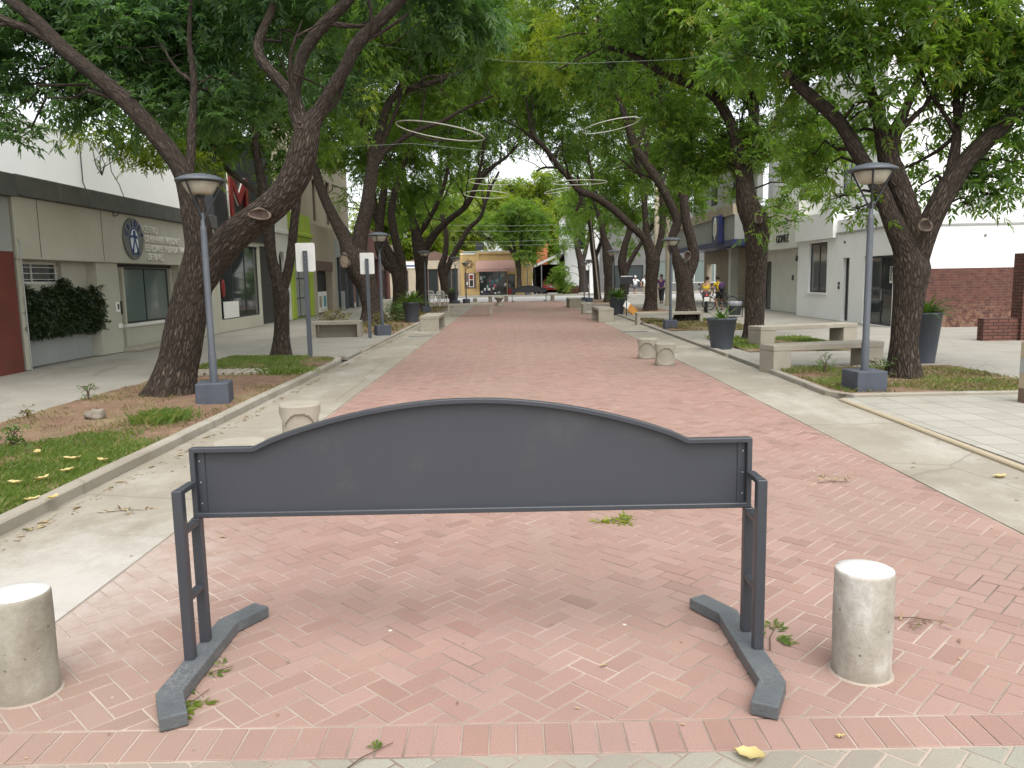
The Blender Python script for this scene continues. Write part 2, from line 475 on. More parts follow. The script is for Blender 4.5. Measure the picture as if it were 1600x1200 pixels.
def brick_wall(name, c1, c2, mortar, wear=None, sc=1.0, rot=(0, 0, 0), white=None):
    t = NT(name)
    # u = along the wall (x + y), v = z
    sep = t.n("ShaderNodeSeparateXYZ"); t.l(t.coord("Object"), sep.inputs[0])
    cmb = t.n("ShaderNodeCombineXYZ"); t.l(t.math('ADD', sep.outputs[0], sep.outputs[1]), cmb.inputs[0]); t.l(sep.outputs[2], cmb.inputs[1])
    br = t.n("ShaderNodeTexBrick"); br.inputs["Scale"].default_value = sc
    br.inputs["Brick Width"].default_value = .26; br.inputs["Row Height"].default_value = .085; br.inputs["Mortar Size"].default_value = .012
    br.inputs["Color1"].default_value = (*c1, 1); br.inputs["Color2"].default_value = (*c2, 1); br.inputs["Mortar"].default_value = (*mortar, 1)
    t.l(cmb.outputs[0], br.inputs["Vector"])
    col = br.outputs["Color"]; c = t.coord("Object")
    col = t.mix(.5, col, t.ramp(t.noise(c, 5, 6, .7), [(.3, (.3, .3, .3)), (.7, (.65, .65, .65))]), 'OVERLAY')
    if wear:
        lowz = t.ramp(sep.outputs[2], [(.2, 1.0), (1.5, .15)])
        col = t.mix(t.math('MULTIPLY', t.ramp(t.noise(c, 5, 9, .8), [(.46, 0.0), (.58, .85)]), lowz), col, wear)
    if white:
        col = t.mix(t.ramp(t.noise(c, 1.7, 8, .75), [(.55, 0.0), (.66, .8)]), col, white)
    t.col(col)
    t.bump(t.math('ADD', t.math('MULTIPLY', br.outputs["Fac"], -1), t.math('MULTIPLY', t.noise(c, 30, 4), .5)), .6, .015)
    t.set(Roughness=.9); return t.mat
M['old_brick'] = brick_wall("old_worn_brick", (.12, .038, .028), (.08, .027, .022), (.1, .06, .045), wear=(.25, .155, .095), white=(.05, .022, .019))
M['red_brick'] = brick_wall("dark_red_brick", (.15, .058, .04), (.10, .038, .028), (.035, .022, .018))

def bark():
    t = NT("furrowed_bark")
    uv0 = t.coord("UV", (1, 1, 1))
    nz = t.n("ShaderNodeTexNoise"); nz.inputs["Scale"].default_value = 9; nz.inputs["Detail"].default_value = 5; t.l(uv0, nz.inputs["Vector"])
    w = t.n("ShaderNodeMix", data_type='RGBA'); w.inputs[0].default_value = .055
    t.l(uv0, w.inputs[6]); t.l(nz.outputs["Color"], w.inputs[7])
    def vor(sx, sy, feat):
        mp = t.n("ShaderNodeMapping"); mp.inputs["Scale"].default_value = (sx, sy, 1); t.l(w.outputs[2], mp.inputs[0])
        v = t.n("ShaderNodeTexVoronoi", feature=feat); v.inputs["Scale"].default_value = 1; v.inputs["Randomness"].default_value = 1; t.l(mp.outputs[0], v.inputs["Vector"]); return v
    va = vor(21, 6.2, 'DISTANCE_TO_EDGE'); vb = vor(50, 15, 'F1'); vc = vor(21, 6.2, 'F1')
    fine = t.noise(t.coord("UV", (120, 34, 1)), 1, 5, .75)
    plate = t.ramp(va.outputs["Distance"], [(.0, 0.0), (.22, .8), (.5, 1.0)])
    sub_ = t.ramp(vb.outputs["Distance"], [(.1, 1.0), (.75, .25)])
    hgt = t.math('MULTIPLY', plate, t.math('ADD', t.math('MULTIPLY', sub_, .6), t.math('MULTIPLY', fine, .55)))
    col = t.ramp(hgt, [(.04, (.017, .0125, .0095)), (.3, (.052, .038, .029)), (.58, (.09, .07, .055)), (.78, (.185, .152, .122)), (1.0, (.36, .32, .275))])  # pale ridges and dark furrows: bark colour with crevice shade painted in
    tint = t.n("ShaderNodeSeparateColor"); t.l(vc.outputs["Color"], tint.inputs[0])
    col = t.mix(t.math('MULTIPLY', tint.outputs[0], .3), col, (.05, .034, .025))
    ob = t.coord("Object")
    col = t.mix(t.ramp(t.noise(ob, 1.6, 5), [(.5, 0.0), (.75, .45)]), col, (.045, .038, .022))
    t.col(col)
    t.bump(hgt, 1.0, .03); t.set(Roughness=.92, Specular_IOR_Level=.25)
    return t.mat
M['bark'] = bark()

def leaf_mat(name, stops, trans=.45, tcol=(.16, .30, .03), patch=((.66, .76, .62), (1.2, 1.14, .74)), yellow=0.0):
    t = NT(name)
    g = t.n("ShaderNodeNewGeometry")
    c = t.coord("World")
    col = t.ramp(g.outputs["Random Per Island"], stops)
    p = t.ramp(t.noise(c, .55, 3, .6), [(.36, patch[0]), (.64, patch[1])])
    col = t.mix(1, col, p, 'MULTIPLY')
    t.col(col); t.set(Roughness=.42, Specular_IOR_Level=.45)
    tr = t.n("ShaderNodeBsdfTranslucent")
    t.l(t.mix(1, t.mix(.75, col, tcol), p, 'MULTIPLY'), tr.inputs[0])
    mx = t.n("ShaderNodeMixShader"); mx.inputs[0].default_value = trans
    t.l(t.b.outputs[0], mx.inputs[1]); t.l(tr.outputs[0], mx.inputs[2]); t.l(mx.outputs[0], t.out.inputs[0])
    return t.mat
G1 = [(0, (.062, .112, .030)), (.4, (.085, .15, .036)), (.75, (.12, .185, .042)), (.93, (.16, .22, .055)), (.97, (.22, .2, .04)), (1, (.2, .12, .03))]
G2 = [(0, (.04, .085, .038)), (.5, (.058, .112, .046)), (.9, (.085, .15, .055)), (1, (.12, .17, .05))]
G3 = [(0, (.11, .165, .03)), (.5, (.16, .22, .035)), (.9, (.22, .27, .045)), (1, (.26, .24, .05))]
M['leaf'] = leaf_mat("ash_leaf", G1, .54, (.31, .54, .06))
M['leaf_shaded'] = leaf_mat("ash_leaf_shaded", G2, .46, (.24, .46, .10), ((.62, .72, .68), (1.12, 1.12, .88)))  # darker bluish copy of the leaf, underlit crown painted into the colour
M['leaf_lit'] = leaf_mat("ash_leaf_lit", G3, .55, (.42, .56, .04))  # brighter copy of the leaf, sunlit and sky-lit foliage painted into the colour
M['plant_leaf'] = leaf_mat("strap_leaf", [(0, (.05, .11, .03)), (1, (.1, .17, .04))], .25)
M['grass'] = leaf_mat("grass_blade", [(0, (.075, .135, .028)), (.5, (.115, .18, .035)), (.8, (.18, .21, .06)), (1, (.3, .26, .11))], .4, (.28, .44, .06), ((.8, .85, .7), (1.1, 1.1, .9)))
M['dry_grass'] = leaf_mat("dry_grass_blade", [(0, (.085, .11, .03)), (.4, (.15, .135, .05)), (1, (.24, .175, .085))], .25, (.25, .25, .06), ((.9, .9, .8), (1.1, 1.1, .9)))
M['hedge_leaf'] = leaf_mat("dark_vine_leaf", [(0, (.012, .024, .012)), (.7, (.022, .042, .018)), (1, (.05, .075, .03))], .12, (.04, .08, .02))
M['yellow_leaf'] = leaf_mat("yellow_fallen_leaf", [(0, (.5, .38, .1)), (.5, (.55, .46, .2)), (1, (.36, .24, .1))], .2, (.5, .4, .1), ((1, 1, 1), (1, 1, 1)))
M['litter'] = leaf_mat("dry_leaf_litter", [(0, (.16, .1, .05)), (.5, (.32, .23, .12)), (.8, (.45, .36, .18)), (1, (.12, .12, .05))], .15, (.3, .2, .1), ((1, 1, 1), (1, 1, 1)))

def soil():
    t = NT("red_brown_soil"); c = t.coord("World")
    col = t.ramp(t.noise(c, 3, 7, .7), [(.25, (.10, .06, .038)), (.5, (.19, .11, .068)), (.75, (.28, .185, .12))])
    col = t.mix(t.ramp(t.noise(c, 1.1, 6, .7), [(.48, 0.0), (.66, .7)]), col, (.22, .185, .085))
    col = t.mix(.6, col, t.ramp(t.noise(c, 45, 5, .8), [(.3, (.25, .25, .25)), (.7, (.7, .7, .7))]), 'OVERLAY')
    t.col(col); t.bump(t.noise(c, 22, 7, .75), .8, .03); t.set(Roughness=.95); return t.mat
M['soil'] = soil()

# ================================================================ SETTING: ground, pavings, kerbs, beds
def sheet(name, poly, z, m, kind='structure', thick=0.0):
    mb = MB()
    if thick:
        mb.prism(poly, z - thick, z, lambda a, b, h: (a, b, h))
    else:
        mb.add([(a, b, z) for a, b in poly], [tuple(range(len(poly)))])
    return tag(mb.build(name, m), kind=kind)

sheet("ground", [(-900, -300), (900, -300), (900, 1500), (-900, 1500)], -.06, M['ground'])
sheet("path_bedding", [(-2.6, 1), (3.9, 1), (3.9, 57.4), (-2.6, 57.4)], -.0034, M['joint'])
sheet("near_bedding", [(-8, -4), (8, -4), (8, 2.56), (-8, 2.56)], -.0044, M['joint'])
PXL = -2.28
def pxr(y): return 3.18 + .008 * (y - 5)
COURSE = lambda x: 2.755                    # far edge of the soldier course
# concrete strips either side of the brick walk
sheet("path_edge_strip", [(-3.45, 2.2), (PXL - .01, 2.4), (PXL - .01, 57.4), (-3.45, 57.4)], .004, M['strip'], thick=.05)
sheet("path_edge_strip", [(pxr(2.8) + .01, 2.9), (4.16, 2.9), (4.5, 30), (4.85, 57.4), (pxr(57) + .01, 57.4)], .004, M['strip'], thick=.05)
sheet("sidewalk", [(-9.7, -2), (-6.15, -2), (-6.15, 57.4), (-9.7, 57.4)], .035, M['sidewalk'], thick=.06)
sheet("plaza_slab", [(-6.149, 16.9), (-3.52, 16.9), (-3.52, 57.4), (-6.149, 57.4)], .031, M['sidewalk'], thick=.06)
sheet("sidewalk", [(7.4, -2), (30, -2), (30, 22.4), (12.4, 22.4), (12.4, 57.4), (7.4, 57.4)], .035, M['sidewalk'], thick=.06)
sheet("paved_crossing", [(4.28, -2), (7.399, -2), (7.399, 10.1), (4.28, 10.1)], .031, M['sidewalk_tile'], thick=.06)
sheet("plaza_slab", [(4.40, 13.3), (7.399, 13.3), (7.399, 57.4), (4.95, 57.4)], .031, M['sidewalk'], thick=.06)
sheet("cross_street", [(-200, 57.4), (200, 57.4), (200, 72.5), (-200, 72.5)], -.03, M['asphalt'], thick=.06)
sheet("far_sidewalk", [(-200, 72.5), (200, 72.5), (200, 76.3), (-200, 76.3)], .10, M['sidewalk'], thick=.14)

def kerb(name, pts, w, z0, z1, m):
    mb = MB()
    pts = [Vector((a, b, 0)) for a, b in pts]
    L = []; R = []
    for i, p in enumerate(pts):
        t = (pts[min(i + 1, len(pts) - 1)] - pts[max(i - 1, 0)]).normalized()
        n = Vector((-t.y, t.x, 0))
        L.append(p + n * w / 2); R.append(p - n * w / 2)
    n = len(pts)
    vs = [(p.x, p.y, z) for z in (z0, z1) for q in (L, R) for p in q]
    fs = []
    for i in range(n - 1):
        fs += [(2 * n + i, 2 * n + i + 1, 3 * n + i + 1, 3 * n + i), (i, i + 1, 2 * n + i + 1, 2 * n + i), (n + i, 3 * n + i, 3 * n + i + 1, n + i + 1)]
    fs += [(0, 2 * n, 3 * n, n), (n - 1, 2 * n - 1, 4 * n - 1, 3 * n - 1)]
    mb.add(vs, fs)
    return tag(mb.build(name, m, bevel=.012), kind='structure')
def wob(x, y0, y1, n, amp=.012, dx=0):
    return [(x + dx * (k / n) + random.uniform(-amp, amp), y0 + (y1 - y0) * k / n) for k in range(n + 1)]
kerb("kerb", wob(-3.51, 1.5, 15.6, 16) + [(-3.6, 16.3), (-3.9, 16.78), (-4.5, 16.9)], .13, -.05, .095, M['strip'])
kerb("kerb", wob(-3.51, 18.4, 30.5, 8), .13, -.05, .06, M['strip'])
kerb("kerb", [(4.09, -2)] + wob(4.13, 1, 10.05, 12, .008, .13), .085, -.05, .033, M['yellow_paint'])
kerb("kerb", [(7.4, 10.14), (4.45, 10.17), (4.27, 10.5), (4.34, 13.0), (4.6, 13.24), (7.4, 13.3)], .11, -.05, .075, M['strip'])
kerb("kerb", wob(4.42, 16, 57, 20, .01, .4), .12, -.05, .06, M['strip'])

def bed(name, poly, z=.05):
    # low lumpy soil surface
    xs = [p[0] for p in poly]; ys = [p[1] for p in poly]
    nx = max(4, int((max(xs) - min(xs)) / .12)); ny = max(4, int((max(ys) - min(ys)) / .16))
    gx, gy = np.meshgrid(np.linspace(min(xs), max(xs), nx), np.linspace(min(ys), max(ys), ny))
    co = np.stack([gx.ravel(), gy.ravel(), np.zeros(nx * ny)], 1)
    for i in range(len(co)):
        co[i, 2] = z + .022 * noise.noise(Vector((co[i, 0] * 1.6, co[i, 1] * 1.6, 3))) + .012 * noise.noise(Vector((co[i, 0] * 6, co[i, 1] * 6, 9)))
    a = np.arange(nx * ny).reshape(ny, nx)
    q = np.stack([a[:-1, :-1].ravel(), a[:-1, 1:].ravel(), a[1:, 1:].ravel(), a[1:, :-1].ravel()], 1)
    return tag(npmesh(name, co, q, M['soil'], smooth=True), kind='structure')
bed("planting_bed", [(-6.14, 1.5), (-3.56, 16.85)], .06)
bed("planting_bed", [(4.32, 10.2), (7.39, 13.24)], .055)
BEDS_R = [((4.95, 16.3), (7.35, 20.0)), ((4.7, 23.0), (7.35, 28.6)), ((5.0, 34.5), (7.35, 40.5)), ((5.1, 46.5), (7.35, 56.8))]
BEDS_L = [((-6.1, 24.4), (-3.58, 32.5)), ((-6.1, 35.2), (-3.58, 48)), ((-6.1, 50.5), (-3.58, 56.8))]
for (a, b) in BEDS_R + BEDS_L: bed("planting_bed", [a, b], .045)

# ---------------------------------------------------------------- brick walk: every paver real, cut along the edges
def clip(poly, n, d):                                  # keep n.p <= d
    out = []
    for i in range(len(poly)):
        a, b = poly[i], poly[(i + 1) % len(poly)]
        da = n[0] * a[0] + n[1] * a[1] - d; db = n[0] * b[0] + n[1] * b[1] - d
        if da <= 0: out.append(a)
        if da * db < 0:
            t = da / (da - db); out.append((a[0] + t * (b[0] - a[0]), a[1] + t * (b[1] - a[1])))
    return out

def pavers(name, polys, m, gap=.0046, bev=.0028, dep=.012, ztilt=.0012):
    V = []; F = []
    for p in polys:
        n = len(p)
        if n < 3: continue
        cx = sum(a for a, b in p) / n; cy = sum(b for a, b in p) / n
        z = random.uniform(-.0013, .0013); tx = random.uniform(-1, 1) * ztilt * 8; ty = random.uniform(-1, 1) * ztilt * 8
        def inset(g):
            out = []
            for i in range(n):
                a, b_, c_ = p[i - 1], p[i], p[(i + 1) % n]
                e1 = (b_[0] - a[0], b_[1] - a[1]); e2 = (c_[0] - b_[0], c_[1] - b_[1])
                l1 = math.hypot(*e1) or 1e-9; l2 = math.hypot(*e2) or 1e-9
                n1 = (-e1[1] / l1, e1[0] / l1); n2 = (-e2[1] / l2, e2[0] / l2)
                k = 1 + n1[0] * n2[0] + n1[1] * n2[1]
                if k < .25: k = .25
                out.append((b_[0] + sg_ * g * (n1[0] + n2[0]) / k, b_[1] + sg_ * g * (n1[1] + n2[1]) / k))
            return out
        ar = sum(p[i][0] * p[(i + 1) % n][1] - p[(i + 1) % n][0] * p[i][1] for i in range(n))
        if abs(ar) < .0016: continue
        sg_ = 1 if ar > 0 else -1
        o = len(V)
        A_, B_ = inset(gap), inset(gap + bev)
        for q in A_: V.append((q[0], q[1], z - dep))
        for q in A_: V.append((q[0], q[1], z - bev * .8 + (q[0] - cx) * tx + (q[1] - cy) * ty))
        for q in B_: V.append((q[0], q[1], z + (q[0] - cx) * tx + (q[1] - cy) * ty))
        F.append([o + 2 * n + i for i in range(n)])
        for i in range(n):
            j = (i + 1) % n
            F.append([o + i, o + j, o + n + j, o + n + i]); F.append([o + n + i, o + n + j, o + 2 * n + j, o + 2 * n + i])
    mb = MB(); mb.v = V; mb.f = F; mb.m = [0] * len(F); mb.sm = [False] * len(F)
    return tag(mb.build(name, m), kind='structure')

def herring(x0, x1, y0, y1, w, ang, planes):
    ca, sa = math.cos(ang), math.sin(ang); out = []
    R = int((abs(x1 - x0) + abs(y1 - y0)) / w) + 8
    ox, oy = (x0 + x1) / 2, (y0 + y1) / 2
    for k in range(-R, R):
        for j in range(-R // 3, R // 3):
            for (bx, by, lx, ly) in ((k + 4 * j, k, 2, 1), (k + 4 * j, k + 1, 1, 2)):
                u, v = (bx + lx / 2) * w, (by + ly / 2) * w
                X = ox + ca * u - sa * v; Y = oy + sa * u + ca * v
                if not (x0 - .2 < X < x1 + .2 and y0 - .2 < Y < y1 + .2): continue
                p = []
                for (c, d) in ((0, 0), (lx, 0), (lx, ly), (0, ly)):
                    u, v = (bx + c) * w, (by + d) * w
                    p.append((ox + ca * u - sa * v, oy + sa * u + ca * v))
                for n, d in planes:
                    if p and max(n[0] * a + n[1] * b - d for a, b in p) > 0: p = clip(p, n, d)
                if len(p) >= 3:
                    ar = abs(sum(p[i][0] * p[(i + 1) % len(p)][1] - p[(i + 1) % len(p)][0] * p[i][1] for i in range(len(p)))) / 2
                    if ar > .0006: out.append(p)
    return out
BW = .1
walk = []
for ya, yb in ((2.4, 16), (16, 30), (30, 44), (44, 57.3)):
    pl = [((-1, 0), -PXL), ((1, -.008), 3.18 - .04), ((0, 1), yb), ((0, -1), -ya)]
    if ya < 3: pl[3] = ((0, -1), -2.755)
    walk += herring(PXL, 3.7, ya, yb, BW, math.radians(45), pl)
pavers("brick_walk", walk, M['paver_red'])
course = []
x = -2.6
while x < 4.4:
    w = BW + random.uniform(-.003, .003)
    yo = COURSE(x + w / 2)
    course.append([(x, yo - .2), (x + w, yo - .2), (x + w, yo - .004), (x, yo - .004)])
    x += w
pavers("edge_course", course, M['paver_red'], gap=.0032)
pavers("grey_pavers", herring(-4, 4, .6, 2.75, BW, math.radians(45), [((0, 1), 2.555 - .003)]), M['paver_grey'])

# ================================================================ VEGETATION
def nrm(a):
    return a / np.maximum(np.linalg.norm(a, axis=-1, keepdims=True), 1e-9)

def leaflets(pos, dirs, L, W, K=9, rach=.22, droop=.35, rng=RNG):
    """pinnate sprays: each (pos, dir) carries K leaflets along a stalk; returns verts and quads"""
    S = len(pos)
    up = np.tile([0, 0, 1.], (S, 1)) + rng.normal(0, .35, (S, 3))
    d = nrm(dirs); side = nrm(np.cross(d, up)); nn = nrm(np.cross(side, d))
    co = np.empty((S, K, 4, 3))
    for k in range(K):
        last = k == K - 1
        t = (k // 2 + 1) / (K // 2 + .5) if not last else 1.0
        sg = 0 if last else (1 if k % 2 else -1)
        sc = (L * rng.uniform(.75, 1.2, (S, 1)))
        base = pos + d * rach * t - np.array([0, 0, 1]) * rach * .25 * t * t
        ld = nrm(d * (.55 if sg else 1) + side * sg * .8 + np.array([0, 0, -droop]) + rng.normal(0, .22, (S, 3)))
        wv = nrm(np.cross(ld, nn + rng.normal(0, .3, (S, 3))))
        ln = np.cross(wv, ld)
        w = W * sc / L * .5
        co[:, k, 0] = base
        co[:, k, 1] = base + ld * sc * .42 + wv * w + ln * w * .25
        co[:, k, 2] = base + ld * sc - np.array([0, 0, 1]) * sc * .12
        co[:, k, 3] = base + ld * sc * .42 - wv * w + ln * w * .25
    co = co.reshape(-1, 3)
    return co, np.arange(len(co)).reshape(-1, 4)

class Tree:
    """trunk, limbs (measured polylines) and a leafy crown filled round measured clumps and unseen high ones added for shade"""
    def __init__(s, name, label, base, seed=0, leaf='leaf', L=.1, W=.034, rach=.2, K=9, dens=1.0, dY=0.0, cat="tree", group="trees lining the walk"):
        s.kY = 1.0; s.dY = dY; s.slim = L < .13
        if len(base) == 2:                              # foot pixel in the photo and the distance its limbs were measured at
            (fx_, fy_), yo = base
            gx, gy = g_(fx_, fy_); gy = min(gy, 56.6) if yo < 60 else gy
            s.kY = (gy + .05) / yo; base = (at(fx_, fy_, gy).x, gy, .04)
        s.root = thing(name, label, cat, base, 0, group)
        s.base = Vector(base); s.rng = np.random.default_rng(seed + 100)
        s.limbs = []; s.clumps = []; s.L, s.W, s.rach, s.K, s.dens = L, W, rach, K, dens
        s.leaf = leaf; s.tw = []
    def limb(s, pts, Y0, flare=0, tip=None):
        """pts: (px, py, width_px[, dY])"""
        P = []; R = []
        for q in pts:
            Y = (Y0 + (q[3] if len(q) > 3 else 0)) * s.kY
            P.append(at(q[0], q[1], Y)); R.append(max(.006, wpx(q[2], Y) / 2 * (.88 if s.slim else 1.04)))
        s.limb3(P, R, flare); return s
    def limb3(s, P, R, flare=0):
        # Catmull-Rom through the measured points
        n = len(P); pp = []; rr = []
        for i in range(n - 1):
            p0 = P[max(i - 1, 0)]; p1 = P[i]; p2 = P[i + 1]; p3 = P[min(i + 2, n - 1)]
            m = max(3, int((p2 - p1).length / max(.05, min(.22, R[i] * .7))))
            m = min(m, 16)
            for k in range(m):
                t = k / m
                pp.append(.5 * ((2 * p1) + (-p0 + p2) * t + (2 * p0 - 5 * p1 + 4 * p2 - p3) * t * t + (-p0 + 3 * p1 - 3 * p2 + p3) * t ** 3))
                rr.append(R[i] * (1 - t) + R[i + 1] * t)
        pp.append(P[-1]); rr.append(R[-1] if R[-1] < .03 else R[-1])
        s.limbs.append((pp, rr, flare))
    def clump(s, px, py, Y, r, k=1.0, rz=.75, leaf=None):
        s.clumps.append((at(px, py, (Y + s.dY) * s.kY), r * s.kY * (1 + .04 * s.dY), k, rz, leaf or s.leaf))
    def clump3(s, p, r, k=1.0, rz=.75):
        s.clumps.append((Vector(p), r, k, rz, s.leaf))
    def finish(s, scars=()):
        rng = s.rng
        # --- secondary branches leaving the measured limbs
        nb = 8 if s.slim else 16
        cand = [(pp, rr, i_) for pp, rr, _ in s.limbs for i_ in range(2, len(pp) - 1) if pp[i_].z > 3.4 and .02 < rr[i_] < .16]
        for q_ in rng.permutation(len(cand))[:nb] if cand else []:
            pp, rr, i_ = cand[q_]; d_ = (pp[i_ + 1] - pp[i_ - 1]).normalized()
            o_ = Vector(rng.normal(0, 1, 3)); o_ -= d_ * o_.dot(d_); o_.normalize()
            h_ = (d_ * .75 + o_ * .75 + Vector((0, 0, .25))).normalized(); L_ = rng.uniform(1.1, 2.6) * (.75 if s.slim else 1.15)
            P_ = [pp[i_].copy()]; r_ = min(rr[i_] * .55, .055)
            for k_ in range(6):
                h_ = (h_ + Vector(rng.normal(0, .2, 3)) + Vector((0, 0, .05))).normalized(); P_.append(P_[-1] + h_ * L_ / 6)
            s.limbs.append((P_, [r_ * (1 - .82 * k_ / 6) for k_ in range(7)], 0))
            for k_ in (2, 3, 4, 5):
                h2 = (h_ + Vector(rng.normal(0, .7, 3))).normalized(); a_ = P_[k_]
                s.limbs.append(([a_, a_ + h2 * L_ * .18, a_ + (h2 + Vector(rng.normal(0, .25, 3))) * L_ * .36], [r_ * .4, r_ * .25, .006], 0))
        # --- twigs: from the nearest limb to each clump, then fanning inside it
        LP = [(p, r) for pp, rr, _ in s.limbs for p, r in zip(pp, rr)]
        LA = np.array([p for p, r in LP]); LR = np.array([r for p, r in LP])
        twigs = []; pos = []; dirs = []
        for c, r, k, rz, lf_ in s.clumps:
            dd = np.linalg.norm(LA - np.array(c), axis=1) + 2.0 * np.maximum(0, LA[:, 2] - c.z)
            j = int(np.argmin(dd)); a = Vector(LA[j])
            D = (c - a).length; r0 = min(.028, max(.01, LR[j] * .35))
            pp_ = []
            for q_ in range(7):
                u_ = q_ / 6; p_ = a.lerp(c, u_) + Vector((0, 0, .16 * D * math.sin(math.pi * u_) * (1 if c.z > a.z - .3 else .4)))
                if 0 < q_ < 6: p_ += Vector(rng.normal(0, .045, 3)) * D
                pp_.append(p_)
            twigs.append((pp_, [r0 * (1 - .6 * q_ / 6) for q_ in range(7)]))
            nt = max(5, int(7 * r * (1 + .4 * k)))
            N = int(950 * r * r * k * s.dens * (.1 / s.L) ** 2 * 9 / s.K / nt)
            for q in range(nt):
                d = rng.normal(0, 1, 3); d[2] = d[2] * .7 + .05; d /= np.linalg.norm(d)
                R = r * rng.uniform(.55, 1.12)
                e = np.array(c) + d * R * np.array([1, 1, rz]); e[2] -= .12 * R
                ce = np.array(c)
                m = (ce + e) / 2 + rng.normal(0, .1, 3) * r
                twigs.append(([Vector(ce), Vector(m), Vector(e)], [r0 * .4, r0 * .28, .005]))
                n = max(3, int(N * rng.uniform(.5, 1.5)))
                t = rng.uniform(.25, 1.05, n)[:, None]
                pt = (1 - t) ** 2 * ce + 2 * t * (1 - t) * m + t * t * e
                sp = (.13 + .10 * r) * (1.15 - .3 * t)
                pt = pt + rng.normal(0, 1, (n, 3)) * sp * np.array([1, 1, .8])
                dr = d + rng.normal(0, .7, (n, 3)); dr[:, 2] -= .15
                pos.append((lf_, pt)); dirs.append((lf_, dr))
        # --- trunk mesh with UV (u round the girth, v along)
        CO = []; Q = []; UV = []; o = 0
        allL = [(pp, rr, fl, True) for pp, rr, fl in s.limbs] + [(pp, rr, 0, False) for pp, rr in twigs]
        for pp, rr, fl, big in allL:
            n = 20 if big and max(rr) > .12 else (12 if big else 4)
            if big and max(rr) > .2: n = 40
            prev = None; v = 0; ring = []
            for i, p in enumerate(pp):
                t = (pp[min(i + 1, len(pp) - 1)] - pp[max(i - 1, 0)]).normalized()
                if prev is None:
                    u = t.cross(Vector((1, .13, 0)) if abs(t.x) < .9 else Vector((0, 1, 0))).normalized()
                else: u = (prev - t * prev.dot(t)).normalized()
                prev = u; w = t.cross(u)
                if i: v += (p - pp[i - 1]).length
                ring.append(v)
                for k in range(n):
                    a = 2 * math.pi * k / n + .5 * math.pi
                    rad = rr[i]
                    if big and rr[i] > .03:
                        q = noise.noise(Vector((math.cos(a) * 1.1 + s.base.x, math.sin(a) * 1.1 + s.base.y, v * 1.1)))
                        q2 = noise.noise(Vector((math.cos(a) * 3 + s.base.x, math.sin(a) * 3, v * 2.6 + 7)))
                        rad *= 1 + .13 * q + .06 * q2
                    if fl and v < .75:
                        lob = .5 + .5 * math.cos(a * 5 + s.base.x * 3 + 1.3 * math.sin(2 * a))
                        rad *= 1 + fl * (1 - v / .75) ** 2 * (.35 + .65 * lob)
                    CO.append(p + (u * math.cos(a) + w * math.sin(a)) * rad)
            girth = round(2 * math.pi * max(rr) * 8) / 8 + .125
            for i in range(len(pp) - 1):
                for k in range(n):
                    Q.append((o + i * n + k, o + i * n + (k + 1) % n, o + (i + 1) * n + (k + 1) % n, o + (i + 1) * n + k))
                    u0, u1 = k / n * girth, (k + 1) / n * girth
                    UV += [(u0, ring[i]), (u1, ring[i]), (u1, ring[i + 1]), (u0, ring[i + 1])]
            o += len(pp) * n
        b = s.base
        co = np.array([tuple(p - b) for p in CO])
        npmesh("trunk", co, np.array(Q), M['bark'], s.root, True, uv=np.array(UV))
        for lf_ in sorted({a_ for a_, _ in pos}, key=lambda a_: a_ != s.leaf):
            P_ = np.concatenate([p_ for a_, p_ in pos if a_ == lf_]); D_ = np.concatenate([p_ for a_, p_ in dirs if a_ == lf_])
            co, q = leaflets(P_, D_, s.L, s.W, s.K, s.rach, rng=rng)
            npmesh("crown" if lf_ == s.leaf else "leaf_spray", co - np.array(b), q, M[lf_], s.root)
        for (px, py, Y, rx, rz_, nrmv, hollow) in scars:
            c = at(px, py, Y * s.kY) - b
            n = Vector(nrmv).normalized(); u = n.cross(Vector((0, 0, 1))).normalized(); w = u.cross(n) * -1
            mb = MB(); wv_ = lambda a: 1 + .1 * math.sin(2 * a + px) + .07 * math.sin(3 * a + py); ring = [c - n * .02 + (u * math.cos(a) * rx + w * math.sin(a) * rz_) * wv_(a) for a in np.linspace(0, 2 * math.pi, 25)]
            mb.tube(ring, [min(rx, rz_) * (.17 + .07 * math.sin(i_ * 25 / 24 * .9 + px) + .05 * math.sin(i_ * 2 * math.pi / 24 * 3)) for i_ in range(25)], 8, False, 0)
            o_ = mb.build("branch_scar", M['bark_lip'], s.root)
            mb = MB(); m_ = [c - n * .012 + (u * math.cos(a) * rx + w * math.sin(a) * rz_) * wv_(a) for a in np.linspace(0, 2 * math.pi, 25)[:-1]]
            mb.add(m_ + [c - n * (.06 if hollow else -.012)], [(i, (i + 1) % 24, 24) for i in range(24)], 0, True)
            mb.build("heartwood", M['hollow'] if hollow else M['cut_wood'], o_)
        return s.root
M['bark_lip'] = simple("callus_bark", (.15, .115, .085), (.06, .042, .03), 12, .9, .6, 40)

